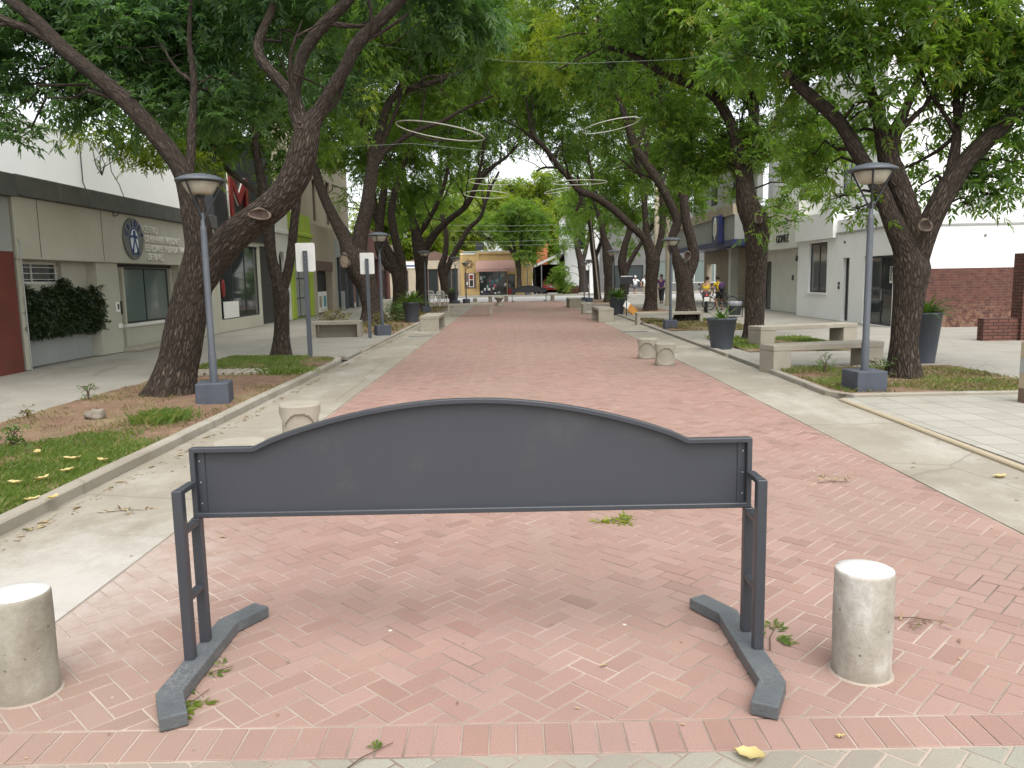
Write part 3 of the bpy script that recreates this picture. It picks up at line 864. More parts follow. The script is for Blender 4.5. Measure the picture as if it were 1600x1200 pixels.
def grass(name, label, n, sampler, hmin, hmax, m, wid=.006, lean=.5):
    rng = RNG
    p = sampler(n)
    kf = 1 / (1 + .01164 * p[:, 0]); p[:, 0] *= kf; p[:, 1] *= kf
    n = len(p); h = rng.uniform(hmin, hmax, (n, 1))
    a = rng.uniform(0, 2 * math.pi, n)
    d = np.stack([np.cos(a), np.sin(a), np.zeros(n)], 1); s_ = np.stack([-np.sin(a), np.cos(a), np.zeros(n)], 1)
    ln = rng.uniform(.1, lean, (n, 1)) * h
    co = np.empty((n, 4, 3)); w = wid * rng.uniform(.7, 1.3, (n, 1))
    co[:, 0] = p - s_ * w / 2; co[:, 1] = p + s_ * w / 2
    co[:, 2] = p + d * ln * .6 + s_ * w * .3 + np.array([0, 0, 1]) * h * .7
    co[:, 3] = p + d * ln * 1.5 + np.array([0, 0, 1]) * h
    q = np.arange(n * 4).reshape(-1, 4)
    o = npmesh(name, co.reshape(-1, 3), q, m)
    return tag(o, label, "grass", kind="stuff")

# ---------------------------------------------------------------- the two rows of street trees
tL1 = Tree("street_tree", "big leaning tree with deeply furrowed trunk and wide fork beside the nearest left lamp", ((268, 622), 10.8), 1, 'leaf_shaded', dens=.62, dY=.7, L=.125, W=.04)
Y = 10.8
tL1.limb([(266, 625, 80), (272, 598, 74), (280, 562, 68), (287, 525, 65), (293, 490, 62), (302, 450, 60), (309, 415, 52), (312, 385, 46), (306, 345, 43), (296, 300, 38), (282, 262, 33), (258, 228, 31), (226, 190, 29), (190, 152, 28), (142, 112, 26), (98, 76, 25), (58, 34, 21), (15, 0, 18), (-60, -55, 14, .3), (-150, -130, 8, .6)], Y, .36)
tL1.limb([(95, 74, 16), (52, 48, 15), (0, 28, 13), (-70, -10, 9)], Y)
tL1.limb([(292, 285, 24), (298, 240, 16, .1), (300, 195, 14, .2), (303, 130, 11, .3), (296, 60, 8, .4), (300, -20, 5, .5)], Y)
tL1.limb([(302, 468, 34), (323, 430, 46, -.05), (358, 376, 52, -.1), (402, 340, 50, -.15), (440, 308, 48, -.2), (464, 268, 47, -.25), (477, 225, 46, -.3), (484, 196, 38, -.3), (500, 172, 25, -.3), (520, 138, 21, -.35), (541, 103, 21, -.4), (558, 68, 22, -.45), (590, 36, 21, -.5), (628, -3, 19, -.6), (680, -70, 12, -.9), (740, -150, 7, -1.2)], Y)
tL1.limb([(480, 215, 40, -.3), (466, 182, 30, -.25), (460, 148, 22, -.2), (466, 112, 19, -.2), (473, 86, 19, -.2), (492, 54, 20, -.2), (518, 26, 20, -.2), (550, -8, 16, -.2), (600, -90, 9, 0)], Y)
tL1.limb([(462, 155, 20, -.2), (444, 134, 19, -.1), (421, 108, 17, 0), (406, 88, 17, .1), (404, 66, 16, .2), (414, 40, 14, .3), (427, 4, 12, .4), (430, -70, 7, .6)], Y)
tL1.limb([(494, 186, 16, -.3), (512, 172, 9, -.3), (528, 156, 7, -.3), (540, 120, 4, -.3)], Y)
tL1.limb([(548, 92, 9, -.4), (572, 62, 7, -.5), (580, 30, 6, -.6), (576, -10, 4, -.7)], Y)
tL1.limb([(560, 70, 9, -.45), (600, 48, 6, -.5), (640, 20, 4, -.6)], Y)
for c in [(120, -260, 13.5, 2.4, .4), (420, -260, 13.5, 2.4, .4), (40, 55, 9.8, .85), (120, 20, 10, .95), (210, 60, 10.4, .85), (150, 95, 10.2, .6), (60, 130, 9.9, .6), (120, 150, 10, .5), (8, 180, 9.4, .38), (26, 205, 9.3, .22, 1.5), (195, 120, 11, .6), (245, 30, 10.8, .8), (290, 90, 11.2, .75), (250, 130, 11.2, .6), (330, 60, 11.4, .8), (300, 165, 11.3, .5), (345, 165, 11.3, .55), (330, 10, 11.2, .8),  # clumps far above the view are added to shade the left side
          (400, 20, 11.4, .7), (370, 110, 11.5, .6), (440, 60, 11.5, .55, .7), (230, 175, 11, .42), (30, 0, 9.4, 1), (440, -5, 11.2, .7), (500, 140, 10.6, .26, 1.3), (530, 100, 10.8, .34), (505, 92, 11.3, .3), (545, 150, 11, .34), (420, 160, 11.4, .3),
          (80, -90, 9.5, 1.3, .7), (220, -90, 10, 1.3, .7), (400, -100, 10.8, 1.3, .7), (560, -70, 10.8, 1.1, .7), (660, -90, 10.2, 1.0, .7), (690, 20, 11.0, .55), (740, 40, 11.2, .45), (660, 45, 11.2, .34), (720, -20, 10.8, .6), (600, -20, 11.2, .6, .8), (-120, 40, 9.2, 1.3), (-100, 150, 9, .7)]:
    c = list(c)
    if c[0] < 340: c[2] = max(c[2], 10.9) + (.5 if c[1] < 170 else 0)
    tL1.clump(*c)
tL1.finish([(405, 334, 10.36, .14, .075, (.05, -1, .22), True), (468, 195, 10.34, .035, .04, (0, -1, .1), True)])

tL2 = Tree("street_tree", "slim tree forking into two thin stems behind the left post sign", ((440, 557), 16.7), 2, 'leaf', dens=.6, dY=.5, L=.12, W=.04)
Y = 16.7
tL2.limb([(440, 557, 34), (440, 525, 27), (440, 490, 25), (439, 460, 28), (434, 437, 24), (426, 412, 19), (420, 372, 19), (415, 330, 18), (409, 285, 16), (401, 240, 14), (394, 190, 12), (380, 130, 10), (350, 60, 8), (320, -20, 5)], Y, .25)
tL2.limb([(440, 455, 20), (449, 428, 17), (456, 385, 15), (461, 335, 15), (467, 285, 14), (474, 235, 12), (470, 180, 10), (455, 110, 8), (450, 40, 6), (460, -50, 4)], Y)
tL2.limb([(412, 310, 10), (385, 288, 9), (352, 262, 8), (330, 235, 6), (300, 215, 4), (240, 215, 3)], Y)
for c in [(230, 222, 15.2, .5, 1.1, .6, 'leaf_lit'), (180, 215, 15, .36, 1.1, .6, 'leaf_lit'), (135, 205, 14.6, .28, 1.1, .6, 'leaf_lit'), (108, 202, 14.4, .17, 1.1, .6, 'leaf_lit'), (275, 238, 15.5, .45, 1.0, .7, 'leaf_lit'), (215, 243, 15.2, .24, 1.1, .6, 'leaf_lit'), (322, 258, 15.8, .28, .9, .7, 'leaf_lit'), (540, 130, 17, .5, .8, .7, 'leaf_lit'), (250, -220, 19, 3, .4), (330, 225, 15.8, .45), (395, 212, 16.5, .5), (340, 190, 16.3, .9), (436, 262, 16.6, .3), (455, 235, 17, .5), (440, 190, 17, .8), (380, 140, 16.8, 1), (300, 150, 16.3, .9),  # the big clump above the view is added to shade the left side
          (450, 100, 17.2, 1.1), (330, 60, 16.5, 1.3), (420, 10, 17, 1.3), (510, 40, 17.3, 1.0), (500, 150, 17.6, .8), (520, 215, 17.5, .5), (200, 150, 15.8, .8), (380, -120, 16.5, 2, .6), (230, -40, 16, 1.6, .6), (540, -100, 17, 1.8, .6)]:
    tL2.clump(*c)
tL2.finish([(428, 445, 16.5, .035, .035, (-.5, -1, 0), True)])

tL3 = Tree("street_tree", "forked tree with a pale round branch scar behind the second post sign on the left", ((583, 507), 28.5), 3, 'leaf', dens=.6, dY=1.3, L=.15, W=.052, rach=.3)
Y = 28.5
tL3.limb([(584, 508, 38), (580, 480, 30), (574, 450, 31), (564, 425, 38), (553, 400, 40), (540, 374, 22), (524, 345, 16), (511, 318, 15), (499, 288, 13), (489, 250, 11), (470, 190, 9), (440, 110, 7), (420, 20, 4)], Y, .3)
tL3.limb([(556, 408, 30), (562, 370, 24), (572, 330, 20), (578, 290, 18), (583, 252, 17), (590, 222, 14), (601, 180, 12), (614, 152, 10), (642, 138, 9), (680, 127, 7), (712, 116, 5), (740, 100, 3)], Y)
tL3.limb([(582, 262, 12), (576, 225, 9), (566, 192, 8), (550, 168, 7), (530, 110, 5), (520, 40, 3)], Y)
tL3.limb([(582, 262, 12), (600, 238, 8), (622, 222, 7), (652, 204, 7), (690, 190, 6), (726, 170, 4), (770, 150, 3)], Y)
tL3.limb([(578, 285, 9), (592, 248, 7), (603, 210, 6), (620, 170, 5), (640, 90, 4)], Y)
for c in [(520, 160, 27, 1.4), (570, 90, 27, 1.7), (620, 60, 28, 1.6), (660, 130, 28.5, 1.0), (620, 190, 29.5, 1.2, .7), (560, 230, 29.5, 1.0), (520, 260, 29, .7), (680, 60, 28, 1.5), (740, 100, 28.5, 1.1, .8), (700, 160, 28, .9, .8), (480, 60, 27, 1.6), (500, 210, 28, .9), (660, 215, 28.5, .7, .7), (540, 20, 26, 1.8), (740, 20, 28, 1.8, .8), (620, -60, 27, 3, .6), (760, -80, 28, 2.6, .6), (480, -60, 27, 2.6, .6), (545, 305, 29, .45, .7), (600, 270, 30, .8, .8), (640, 60, 31, 1.4, .7, .7, 'leaf_lit'), (560, 160, 30.5, .7, .8, .7, 'leaf_lit'), (260, 40, 30, 3.0, .5), (380, -100, 29, 3.2, .5), (300, 180, 31, 1.8, .7)]:  # big clumps out to the left are added to shade fronts and sidewalk
    tL3.clump(*c)
tL3.finish([(538, 408, 27.6, .2, .24, (-.5, -1, 0), False)])

tL4 = Tree("street_tree", "dark twin-stemmed tree behind the grey planter pot on the left", ((624, 492), 36.0), 4, 'leaf', dens=.6, dY=1.3, L=.18, W=.064, rach=.36)
Y = 36
tL4.limb([(623, 493, 24), (624, 465, 19), (624, 440, 20), (618, 420, 18), (609, 398, 13), (598, 372, 10), (588, 335, 9), (580, 280, 8), (570, 210, 6), (560, 120, 4)], Y, .25)
tL4.limb([(625, 445, 16), (628, 420, 15), (622, 390, 13), (615, 362, 12), (612, 325, 11), (622, 280, 9), (640, 230, 7), (660, 160, 5)], Y)
tL4.limb([(618, 425, 14), (596, 398, 14), (592, 360, 13), (598, 310, 11), (606, 250, 8)], Y)
for c in [(590, 260, 36, 1.4), (640, 240, 36, 1.4), (620, 300, 37, 1.0), (660, 290, 38, 1.0, .8), (600, 180, 35, 2), (660, 160, 36, 1.8), (700, 220, 37, 1.4, .7), (720, 120, 36, 2), (650, 80, 35, 2.4), (570, 60, 34, 2.4), (760, 60, 36, 2.2, .8), (640, 330, 38, .6), (585, 330, 38, .7), (660, -40, 35, 3.2, .6)]:
    tL4.clump(*c)
tL4.finish()

tL5 = Tree("street_tree", "thick dark trunk with one limb arching over the path, beside the white plastic chairs", ((658, 483), 42.8), 5, 'leaf', dens=.55, dY=1.5, L=.2, W=.07, rach=.4)
Y = 42.8
tL5.limb([(659, 484, 24), (659, 455, 18), (658, 425, 18), (657, 395, 22), (651, 368, 15), (644, 340, 12), (636, 300, 10), (628, 250, 8), (640, 180, 6)], Y, .25)
tL5.limb([(658, 400, 16), (666, 385, 14), (682, 362, 11), (702, 343, 9), (725, 325, 8), (738, 305, 8), (748, 282, 7), (768, 262, 6), (792, 244, 4), (810, 225, 3)], Y)
tL5.limb([(738, 308, 6), (744, 285, 5), (752, 255, 4), (756, 220, 3)], Y)
tL5.limb([(652, 372, 8), (672, 340, 7), (690, 300, 6), (700, 260, 5), (702, 200, 3)], Y)
for c in [(690, 260, 43, 1.3, .7), (730, 220, 43, 1.6, .7), (770, 170, 43, 1.8, .7), (640, 290, 44, 1.4), (700, 170, 42, 2), (800, 110, 43, 2.2, .8), (740, 110, 42, 2.2), (650, 200, 42, 2), (680, 310, 45, .8, .6), (720, 280, 45, .7, .5), (620, 340, 46, .8), (760, 30, 42, 3, .7), (650, 60, 42, 3)]:
    tL5.clump(*c)
for c in [(815, 225, 46, .8, .7), (850, 215, 45, .9, .7), (780, 205, 46, .9, .7), (745, 275, 46, .6, .6), (830, 185, 46, 1.1, .8), (790, 60, 36, 1.6, .7, .7, 'leaf_lit'), (820, 20, 34, 1.8, .7, .7, 'leaf_lit'), (760, 140, 42, 1.2, .7, .7, 'leaf_lit'), (840, 90, 38, 1.3, .7, .7, 'leaf_lit'), (800, 190, 44, 1.0, .7), (830, 150, 43, 1.4, .7), (770, 225, 44, .9, .6), (750, 250, 45, .7, .5)]: tL5.clump(*c)
tL5.finish()

tL6 = Tree("street_tree", "distant v-shaped tree on the left just before the shop corner", ((697, 467), 56.0), 6, 'leaf', dens=.5, dY=1.0, L=.25, W=.09, rach=.5)
Y = 56
tL6.limb([(697, 467, 16), (694, 440, 13), (690, 418, 12), (696, 395, 8), (697, 365, 7), (690, 330, 6), (688, 280, 5), (690, 220, 3)], Y, .2)
tL6.limb([(694, 430, 11), (704, 408, 9), (716, 385, 8), (732, 358, 7), (750, 340, 6), (758, 318, 5), (766, 295, 4), (780, 268, 3)], Y)
tL6.limb([(757, 322, 4), (754, 305, 4), (752, 285, 3), (757, 262, 2)], Y)
for c in [(700, 300, 57, 1.3, .6), (730, 270, 57, 1.3, .5), (690, 330, 58, 1.0, .6), (660, 330, 58, 1.4, .7), (760, 210, 56, 2.2, .6), (700, 210, 56, 2.4, .7), (720, 340, 58, .7, .5), (820, 150, 56, 2.6, .7), (760, 120, 56, 3, .8), (840, 60, 56, 3, .8)]:
    tL6.clump(*c)
tL6.finish()

# right hand row
tR1 = Tree("street_tree", "stout tree with three spreading limbs and a round hollow beside the nearest right lamp", ((1412, 594), 12.9), 11, 'leaf', dens=.62, dY=.6, L=.125, W=.042)
Y = 12.9
tR1.limb([(1412, 598, 62), (1412, 570, 52), (1413, 530, 48), (1416, 490, 48), (1420, 450, 52), (1424, 420, 58), (1418, 388, 46), (1402, 360, 36), (1388, 330, 31), (1375, 298, 29), (1358, 268, 24), (1338, 235, 23), (1318, 200, 22), (1295, 174, 22), (1262, 146, 19), (1230, 116, 16)], Y, .3)
tR1.limb([(1232, 118, 11), (1226, 95, 9), (1212, 70, 8), (1204, 42, 6)], Y)
tR1.limb([(1236, 105, 5), (1256, 82, 6), (1290, 68, 6), (1325, 58, 6), (1370, 44, 4), (1420, 38, 3)], Y)
tR1.limb([(1305, 70, 4), (1316, 90, 4), (1328, 122, 3), (1345, 140, 2)], Y)
tR1.limb([(1424, 410, 40), (1428, 370, 36), (1422, 332, 34), (1404, 290, 34, .1), (1390, 255, 34, .15), (1384, 222, 32, .2), (1374, 186, 22, .2), (1362, 150, 19, .2), (1350, 110, 19, .2), (1341, 70, 21, .2), (1335, 20, 21, .2), (1332, -60, 15, .3), (1330, -160, 8, .4)], Y)
tR1.limb([(1388, 236, 26, .15), (1402, 200, 24, .1), (1416, 168, 16, .05), (1432, 130, 13, 0), (1452, 88, 11, 0), (1470, 50, 9, 0), (1490, -20, 6, 0)], Y)
tR1.limb([(1432, 410, 40), (1446, 365, 40, -.05), (1464, 325, 38, -.1), (1482, 290, 36, -.1), (1506, 256, 31, -.1), (1535, 226, 29, -.15), (1566, 196, 27, -.2), (1602, 160, 25, -.2), (1660, 105, 20, -.3), (1740, 30, 14, -.4), (1830, -60, 8, -.5)], Y)
tR1.limb([(1486, 288, 24, -.1), (1489, 255, 20, 0), (1494, 222, 17, .1), (1496, 190, 14, .2), (1494, 150, 11, .3), (1500, 90, 8, .4), (1510, 20, 5, .5)], Y)
tR1.limb([(1494, 210, 9, .1), (1470, 232, 7, .3), (1440, 250, 5, .5), (1415, 262, 4, .6)], Y)
for c in [(1230, 60, 12.2, .6), (1180, 40, 12, .55), (1150, 90, 11.8, .34, .9), (1130, 96, 11.8, .2), (1215, 105, 12.4, .36), (1260, 130, 12.9, .5), (1290, 100, 12.5, .5), (1340, 70, 12, .5), (1300, 30, 12.2, .7), (1380, 100, 12, .4, .7), (1410, 60, 12.2, .5, .8), (1385, 160, 11.9, .38, .7), (1350, 160, 12, .3, .7), (1330, 185, 12.9, .36), (1300, 225, 13.4, .45), (1270, 190, 13.3, .5), (1250, 250, 13.6, .4), (1290, 270, 13.4, .4), (1320, 305, 12.6, .25, 1.2), (1340, 325, 12.4, .15, 1.3), (1440, 200, 13.2, .36, .7), (1460, 130, 12.6, .45, .8), (1520, 80, 12.2, .7), (1560, 130, 12.2, .5), (1590, 60, 12, .7), (1530, 170, 12.9, .42, .7), (1590, 230, 12.5, .42), (1550, 255, 12.4, .4), (1580, 290, 12.2, .3), (1555, 305, 12.2, .22, 1.2), (1510, 318, 12.2, .15, 1.2), (1520, 285, 12.4, .3), (1440, 30, 12, .6), (1490, 10, 12, .7), (1380, 10, 12.2, .6), (1440, 270, 13, .3, .8), (1450, 235, 13.4, .36, .8), (1430, 300, 13.2, .16), (1640, 180, 12, .8), (1650, 20, 11.8, 1.1), (1300, -80, 12.2, 1.3, .6), (1450, -90, 12, 1.3, .6), (1600, -90, 12, 1.3, .6), (1190, -50, 12, 1.0, .6), (1640, 280, 12.3, .5), (1375, 215, 13.6, .35, .6), (1475, 180, 12.7, .3, .7), (1480, 60, 12.0, .6), (1540, 20, 11.8, .8), (1600, 120, 11.9, .55), (1420, 110, 11.9, .35, .8), (1530, 110, 12.6, .5), (1270, 60, 12.4, .5), (1560, 190, 13.2, .4, .7)]:
    tR1.clump(*c)
tR1.finish([(1447, 352, 12.5, .09, .09, (.1, -1, .05), True), (1229, 115, 12.82, .07, .07, (-.5, -.7, .5), False)])

tR2 = Tree("street_tree", "tall straight trunk bulging under an old scar, between the round planter and the concrete benches", ((1178, 535), 20.4), 12, 'leaf', dens=.6, dY=.8, L=.12, W=.042, rach=.24)
Y = 20.4
tR2.limb([(1178, 537, 38), (1179, 505, 34), (1180, 460, 34), (1182, 420, 35), (1182, 385, 38), (1183, 352, 46), (1170, 324, 38), (1165, 298, 33), (1162, 265, 29), (1150, 220, 19), (1136, 180, 17), (1112, 147, 16), (1078, 132, 15), (1040, 116, 13), (1006, 95, 11), (974, 81, 9), (944, 70, 7), (937, 48, 5), (933, 20, 4)], Y, .25)
tR2.limb([(1166, 275, 22), (1174, 220, 19), (1178, 160, 17), (1170, 90, 14), (1160, 10, 10), (1150, -90, 6)], Y)
tR2.limb([(1168, 270, 20), (1192, 225, 16), (1220, 180, 14), (1250, 130, 11), (1290, 70, 8)], Y)
tR2.limb([(1010, 97, 6), (1006, 80, 5), (1004, 60, 5), (1006, 30, 3)], Y)
tR2.limb([(1060, 125, 7), (1070, 100, 6), (1068, 70, 5), (1085, 30, 3)], Y)
tR2.limb([(948, 71, 4), (920, 85, 4), (895, 96, 3), (870, 110, 2)], Y)
tR2.limb([(940, 60, 4), (905, 52, 3), (870, 60, 2)], Y)
for c in [(1100, 230, 20.5, 1.0), (1060, 200, 20.5, .9), (1130, 262, 20, .62), (1090, 275, 20.4, .5), (1210, 230, 19.8, .9), (1240, 290, 19.2, .55), (1220, 325, 18.8, .32, .9), (1190, 350, 18.8, .22, .9), (1240, 345, 18.8, .22, .8), (1160, 200, 20, 1.0), (1120, 130, 19.5, .9), (1060, 80, 19.5, .8, .8), (1000, 50, 19.5, .8, .8), (960, 40, 19, .5, .6), (1030, 160, 20.5, .7), (980, 140, 21, .7, .7), (1180, 120, 19, 1.1), (1250, 190, 20, .9), (1100, 30, 19, 1.2), (1200, 30, 19.2, 1.3), (1050, -20, 19, 1.2), (1140, 298, 20.2, .3), (1070, 260, 21, .7), (1270, 240, 20, .7), (930, 110, 21, .5, .6), (870, 60, 20, .6, .5), (1160, -100, 19, 2.2, .6), (1020, -110, 19, 1.9, .6), (900, -60, 20, 1.4, .5), (1290, -40, 19.5, 1.8, .6), (850, 90, 21, .7, .5, .7, 'leaf_lit'), (880, 30, 21, .8, .5, .7, 'leaf_lit'), (1075, 105, 21, .6, .7, .7, 'leaf_lit')]:
    tR2.clump(*c)
tR2.finish([(1186, 340, 19.95, .1, .13, (.3, -1, 0), True)])

tR3 = Tree("street_tree", "rough trunk forking low around a round hole, right behind the second lamp on the right", ((1072, 505), 29.2), 13, 'leaf', dens=.6, dY=1.2, L=.15, W=.052, rach=.3)
Y = 29.2
tR3.limb([(1072, 505, 38), (1071, 478, 28), (1070, 450, 26), (1066, 425, 24), (1055, 398, 14), (1050, 372, 12), (1058, 345, 13), (1046, 315, 13), (1030, 285, 13), (1008, 252, 13), (993, 230, 12), (985, 205, 11), (976, 180, 9), (962, 140, 7), (950, 90, 5)], Y, .35)
tR3.limb([(1072, 430, 22), (1084, 402, 16), (1080, 375, 15), (1072, 345, 14), (1068, 305, 13), (1062, 262, 13), (1050, 230, 12), (1036, 195, 11), (1030, 140, 8), (1040, 70, 5)], Y)
tR3.limb([(995, 232, 7), (1003, 210, 6), (1012, 180, 5), (1020, 130, 3)], Y)
for c in [(1000, 180, 29, 1.1, .8), (950, 150, 29, 1.2, .8), (1040, 240, 30, 1.0), (1080, 320, 30, .6), (1050, 290, 30.5, .7), (1000, 100, 28.5, 1.6), (920, 80, 29, 1.4, .7), (1080, 180, 29, 1.4), (970, 220, 30.5, .8, .7), (880, 120, 30, 1.0, .6), (930, 200, 30.5, .8, .6), (1000, 290, 31.5, .6, .6), (1080, 60, 28.5, 1.8), (960, 20, 28.5, 1.8), (860, 30, 29.5, 1.5, .7), (1020, -60, 28, 3, .6), (880, -60, 29, 2.4, .6), (1085, 250, 30, .8), (1040, 330, 31, .5), (820, 80, 31, 1.3, .6, .7, 'leaf_lit'), (900, 130, 31, .9, .6, .7, 'leaf_lit')]:
    tR3.clump(*c)
tR3.finish([(1074, 400, 28.75, .11, .15, (0, -1, 0), True)])

tR4 = Tree("street_tree", "dark trunk sending a long limb left over the path, behind the low right bench", ((1016, 487), 40.3), 14, 'leaf', dens=.55, dY=1.5, L=.19, W=.066, rach=.38)
Y = 40.3
tR4.limb([(1016, 488, 22), (1017, 465, 18), (1018, 435, 19), (1020, 405, 21), (1012, 375, 12), (1008, 340, 9), (1006, 300, 9), (1000, 262, 8), (985, 220, 6), (960, 160, 4)], Y, .2)
tR4.limb([(1019, 410, 16), (1008, 375, 12), (985, 352, 11), (962, 330, 11), (932, 309, 11), (906, 298, 10), (893, 282, 9), (873, 260, 8), (852, 232, 7), (833, 210, 6), (826, 180, 4), (820, 140, 3)], Y)
tR4.limb([(1022, 408, 14), (1032, 375, 10), (1036, 330, 9), (1030, 260, 7), (1040, 180, 5)], Y)
tR4.limb([(905, 298, 6), (908, 312, 6), (900, 330, 4)], Y)
tR4.limb([(874, 262, 4), (850, 262, 3), (838, 268, 2)], Y)
for c in [(900, 230, 41, 1.2, .7), (940, 270, 41.5, 1.1, .7), (860, 180, 40.5, 1.2, .6), (960, 300, 42, .9, .7), (990, 330, 42, .8), (920, 160, 40, 1.8, .8), (1000, 240, 40, 1.7), (1040, 300, 41, 1.0), (840, 110, 40, 1.8, .7), (980, 120, 39.5, 2.2), (1050, 150, 40, 2.2), (900, 60, 39, 2.6), (1010, 40, 39, 2.8), (870, 240, 41.5, .5, .5), (930, 330, 43, .7, .6)]:
    tR4.clump(*c)
for c in [(850, 200, 41, 1.0, .7), (820, 150, 41, 1.3, .7), (870, 140, 41, 1.5, .7)]: tR4.clump(*c)
tR4.finish()

tR5 = Tree("street_tree", "pair of dark trunks standing close together behind the round planter, far along on the right", ((955, 473), 50.0), 15, 'leaf', dens=.5, dY=1.5, L=.22, W=.078, rach=.44)
Y = 50
tR5.limb([(953, 474, 19), (953, 450, 16), (952, 425, 17), (950, 398, 17), (944, 372, 9), (938, 348, 7), (930, 318, 6), (926, 280, 5), (915, 220, 3)], Y, .2)
tR5.limb([(975, 472, 13), (976, 440, 13), (972, 410, 13), (976, 385, 10), (984, 355, 8), (978, 310, 7), (985, 250, 5)], Y)
tR5.limb([(974, 436, 9), (983, 412, 7), (993, 394, 7), (1003, 378, 6), (1020, 350, 4)], Y)
for c in [(930, 300, 51, 1.4, .7), (900, 330, 52, 1.1, .6), (960, 330, 51, 1.3, .7), (990, 280, 50, 1.8), (930, 220, 50, 2, .8), (880, 290, 52, 1.0, .5), (1010, 330, 52, 1.4), (960, 170, 49, 2.4), (880, 190, 50, 2, .7), (1040, 220, 49, 2.4), (960, 360, 54, .8, .6), (920, 100, 48, 3), (985, 385, 53, .9, .6), (1035, 370, 52, 1.0, .6), (905, 375, 55, .8, .6)]:
    tR5.clump(*c)
tR5.finish()

tR6 = Tree("street_tree", "slender dark trunk at the far end of the right row beside a thin pale pole", ((934, 467), 56.5), 16, 'leaf', dens=.5, dY=1, L=.25, W=.09, rach=.5)
Y = 56.5
tR6.limb([(934, 468, 11), (932, 440, 10), (930, 410, 10), (926, 385, 8), (922, 350, 6), (910, 310, 5), (900, 260, 3)], Y, .2)
tR6.limb([(929, 405, 7), (940, 375, 5), (946, 340, 4), (950, 300, 3)], Y)
for c in [(915, 340, 57, 1.2, .6), (890, 320, 58, 1.2, .6), (940, 330, 57, 1.4, .7), (900, 270, 56, 1.8, .7), (960, 260, 56, 2.2), (880, 350, 60, .9, .5)]:
    tR6.clump(*c)
tR6.finish()

# beyond the cross street
def far_tree(name, label, px, py, Y, limbs, clumps, leaf, seed, L=.32, group=None):
    b = at(px, py, Y); b.z = .1
    t = Tree(name, label, b, seed, leaf, L=L, W=L * .36, rach=L * 2, group=group)
    for l in limbs: t.limb(l, Y, .15)
    for c in clumps: t.clump(*c)
    return t.finish()
far_tree("shop_tree", "dark spreading tree on the far sidewalk in front of the tan shop", 811, 455, 73.5,
         [[(811, 456, 9), (811, 435, 7), (810, 415, 8), (803, 398, 6), (793, 385, 5), (778, 376, 4), (758, 372, 3)], [(811, 416, 6), (814, 395, 6), (815, 365, 5), (818, 335, 3)], [(810, 410, 5), (802, 380, 4), (800, 350, 4), (790, 330, 2)]],
         [(775, 368, 73, 1.0, .8), (800, 355, 73, 1.6), (830, 365, 73, 1.4), (760, 350, 73, 1.2, .7), (825, 395, 73, .9, .9), (835, 385, 73.5, 1), (790, 335, 73, 1.4), (840, 345, 73, 1.4), (815, 325, 73, 1.2)], 'leaf', 31, .26)
far_tree("sidewalk_tree", "tree with a rough brown trunk on the far sidewalk in front of the white house", 912, 455, 73.8,
         [[(912, 457, 15), (911, 435, 12), (908, 410, 11), (902, 385, 8), (900, 350, 6), (905, 300, 4)], [(910, 410, 7), (918, 380, 5), (925, 340, 4)]],
         [(895, 350, 74, 1.4, .7), (880, 385, 74.2, .7, .8), (915, 330, 74, 1.8, .8), (880, 420, 74, .9, 1), (875, 432, 74, .8, 1), (895, 300, 74, 2, .7), (885, 446, 74, .6, 1)], 'leaf', 32, .26)
gB = "bright trees behind the far shop"
far_tree("background_tree", "bright yellow-green tree behind the left half of the tan shop", 745, 450, 96,
         [[(745, 455, 10), (745, 400, 8), (742, 360, 6), (750, 320, 4)]],
         [(735, 370, 95, 3), (760, 335, 95, 2.8), (720, 340, 95, 3), (700, 380, 95, 2.6), (775, 310, 96, 2), (745, 300, 97, 2, .7), (690, 350, 95, 3)], 'leaf_lit', 33, .42, gB)
far_tree("background_tree", "bright green tree rising directly above the awning of the tan shop", 800, 450, 100,
         [[(800, 455, 10), (800, 400, 8), (802, 350, 6), (806, 310, 4)]],
         [(795, 330, 99, 2.6), (820, 310, 99, 2.6), (800, 300, 100, 1.8), (840, 330, 99, 2.6), (790, 370, 98, 2.6), (830, 370, 98, 3), (845, 300, 100, 2.0), (862, 325, 99, 2), (775, 292, 98, 2.2, .8), (812, 290, 99, 1.8, .8), (850, 282, 98, 2.4, .8), (730, 285, 98, 2.6, .8)], 'leaf_lit', 34, .42, gB)
far_tree("background_tree", "light green tree between the tan shop and the white house", 856, 450, 92,
         [[(856, 455, 9), (856, 400, 7), (852, 360, 5), (856, 320, 4)]],
         [(852, 385, 91, 1.8), (862, 355, 91, 2.2), (845, 405, 91, 1.3), (846, 425, 91, .9), (875, 330, 91, 2.4), (850, 340, 92, 2), (845, 440, 91, .7), (900, 310, 92, 3, .8)], 'leaf_lit', 35, .4, gB)
far_tree("background_tree", "mid green tree filling the view behind the left shop fronts", 640, 450, 84,
         [[(640, 455, 10), (640, 400, 8), (640, 350, 6)]],
         [(640, 370, 84, 3), (660, 400, 84, 2), (610, 390, 84, 2.4), (670, 340, 84, 3), (690, 310, 84, 3, .7), (620, 330, 84, 3), (685, 395, 84, 1.4), (590, 350, 84, 3)], 'leaf_lit', 36, .4, gB)

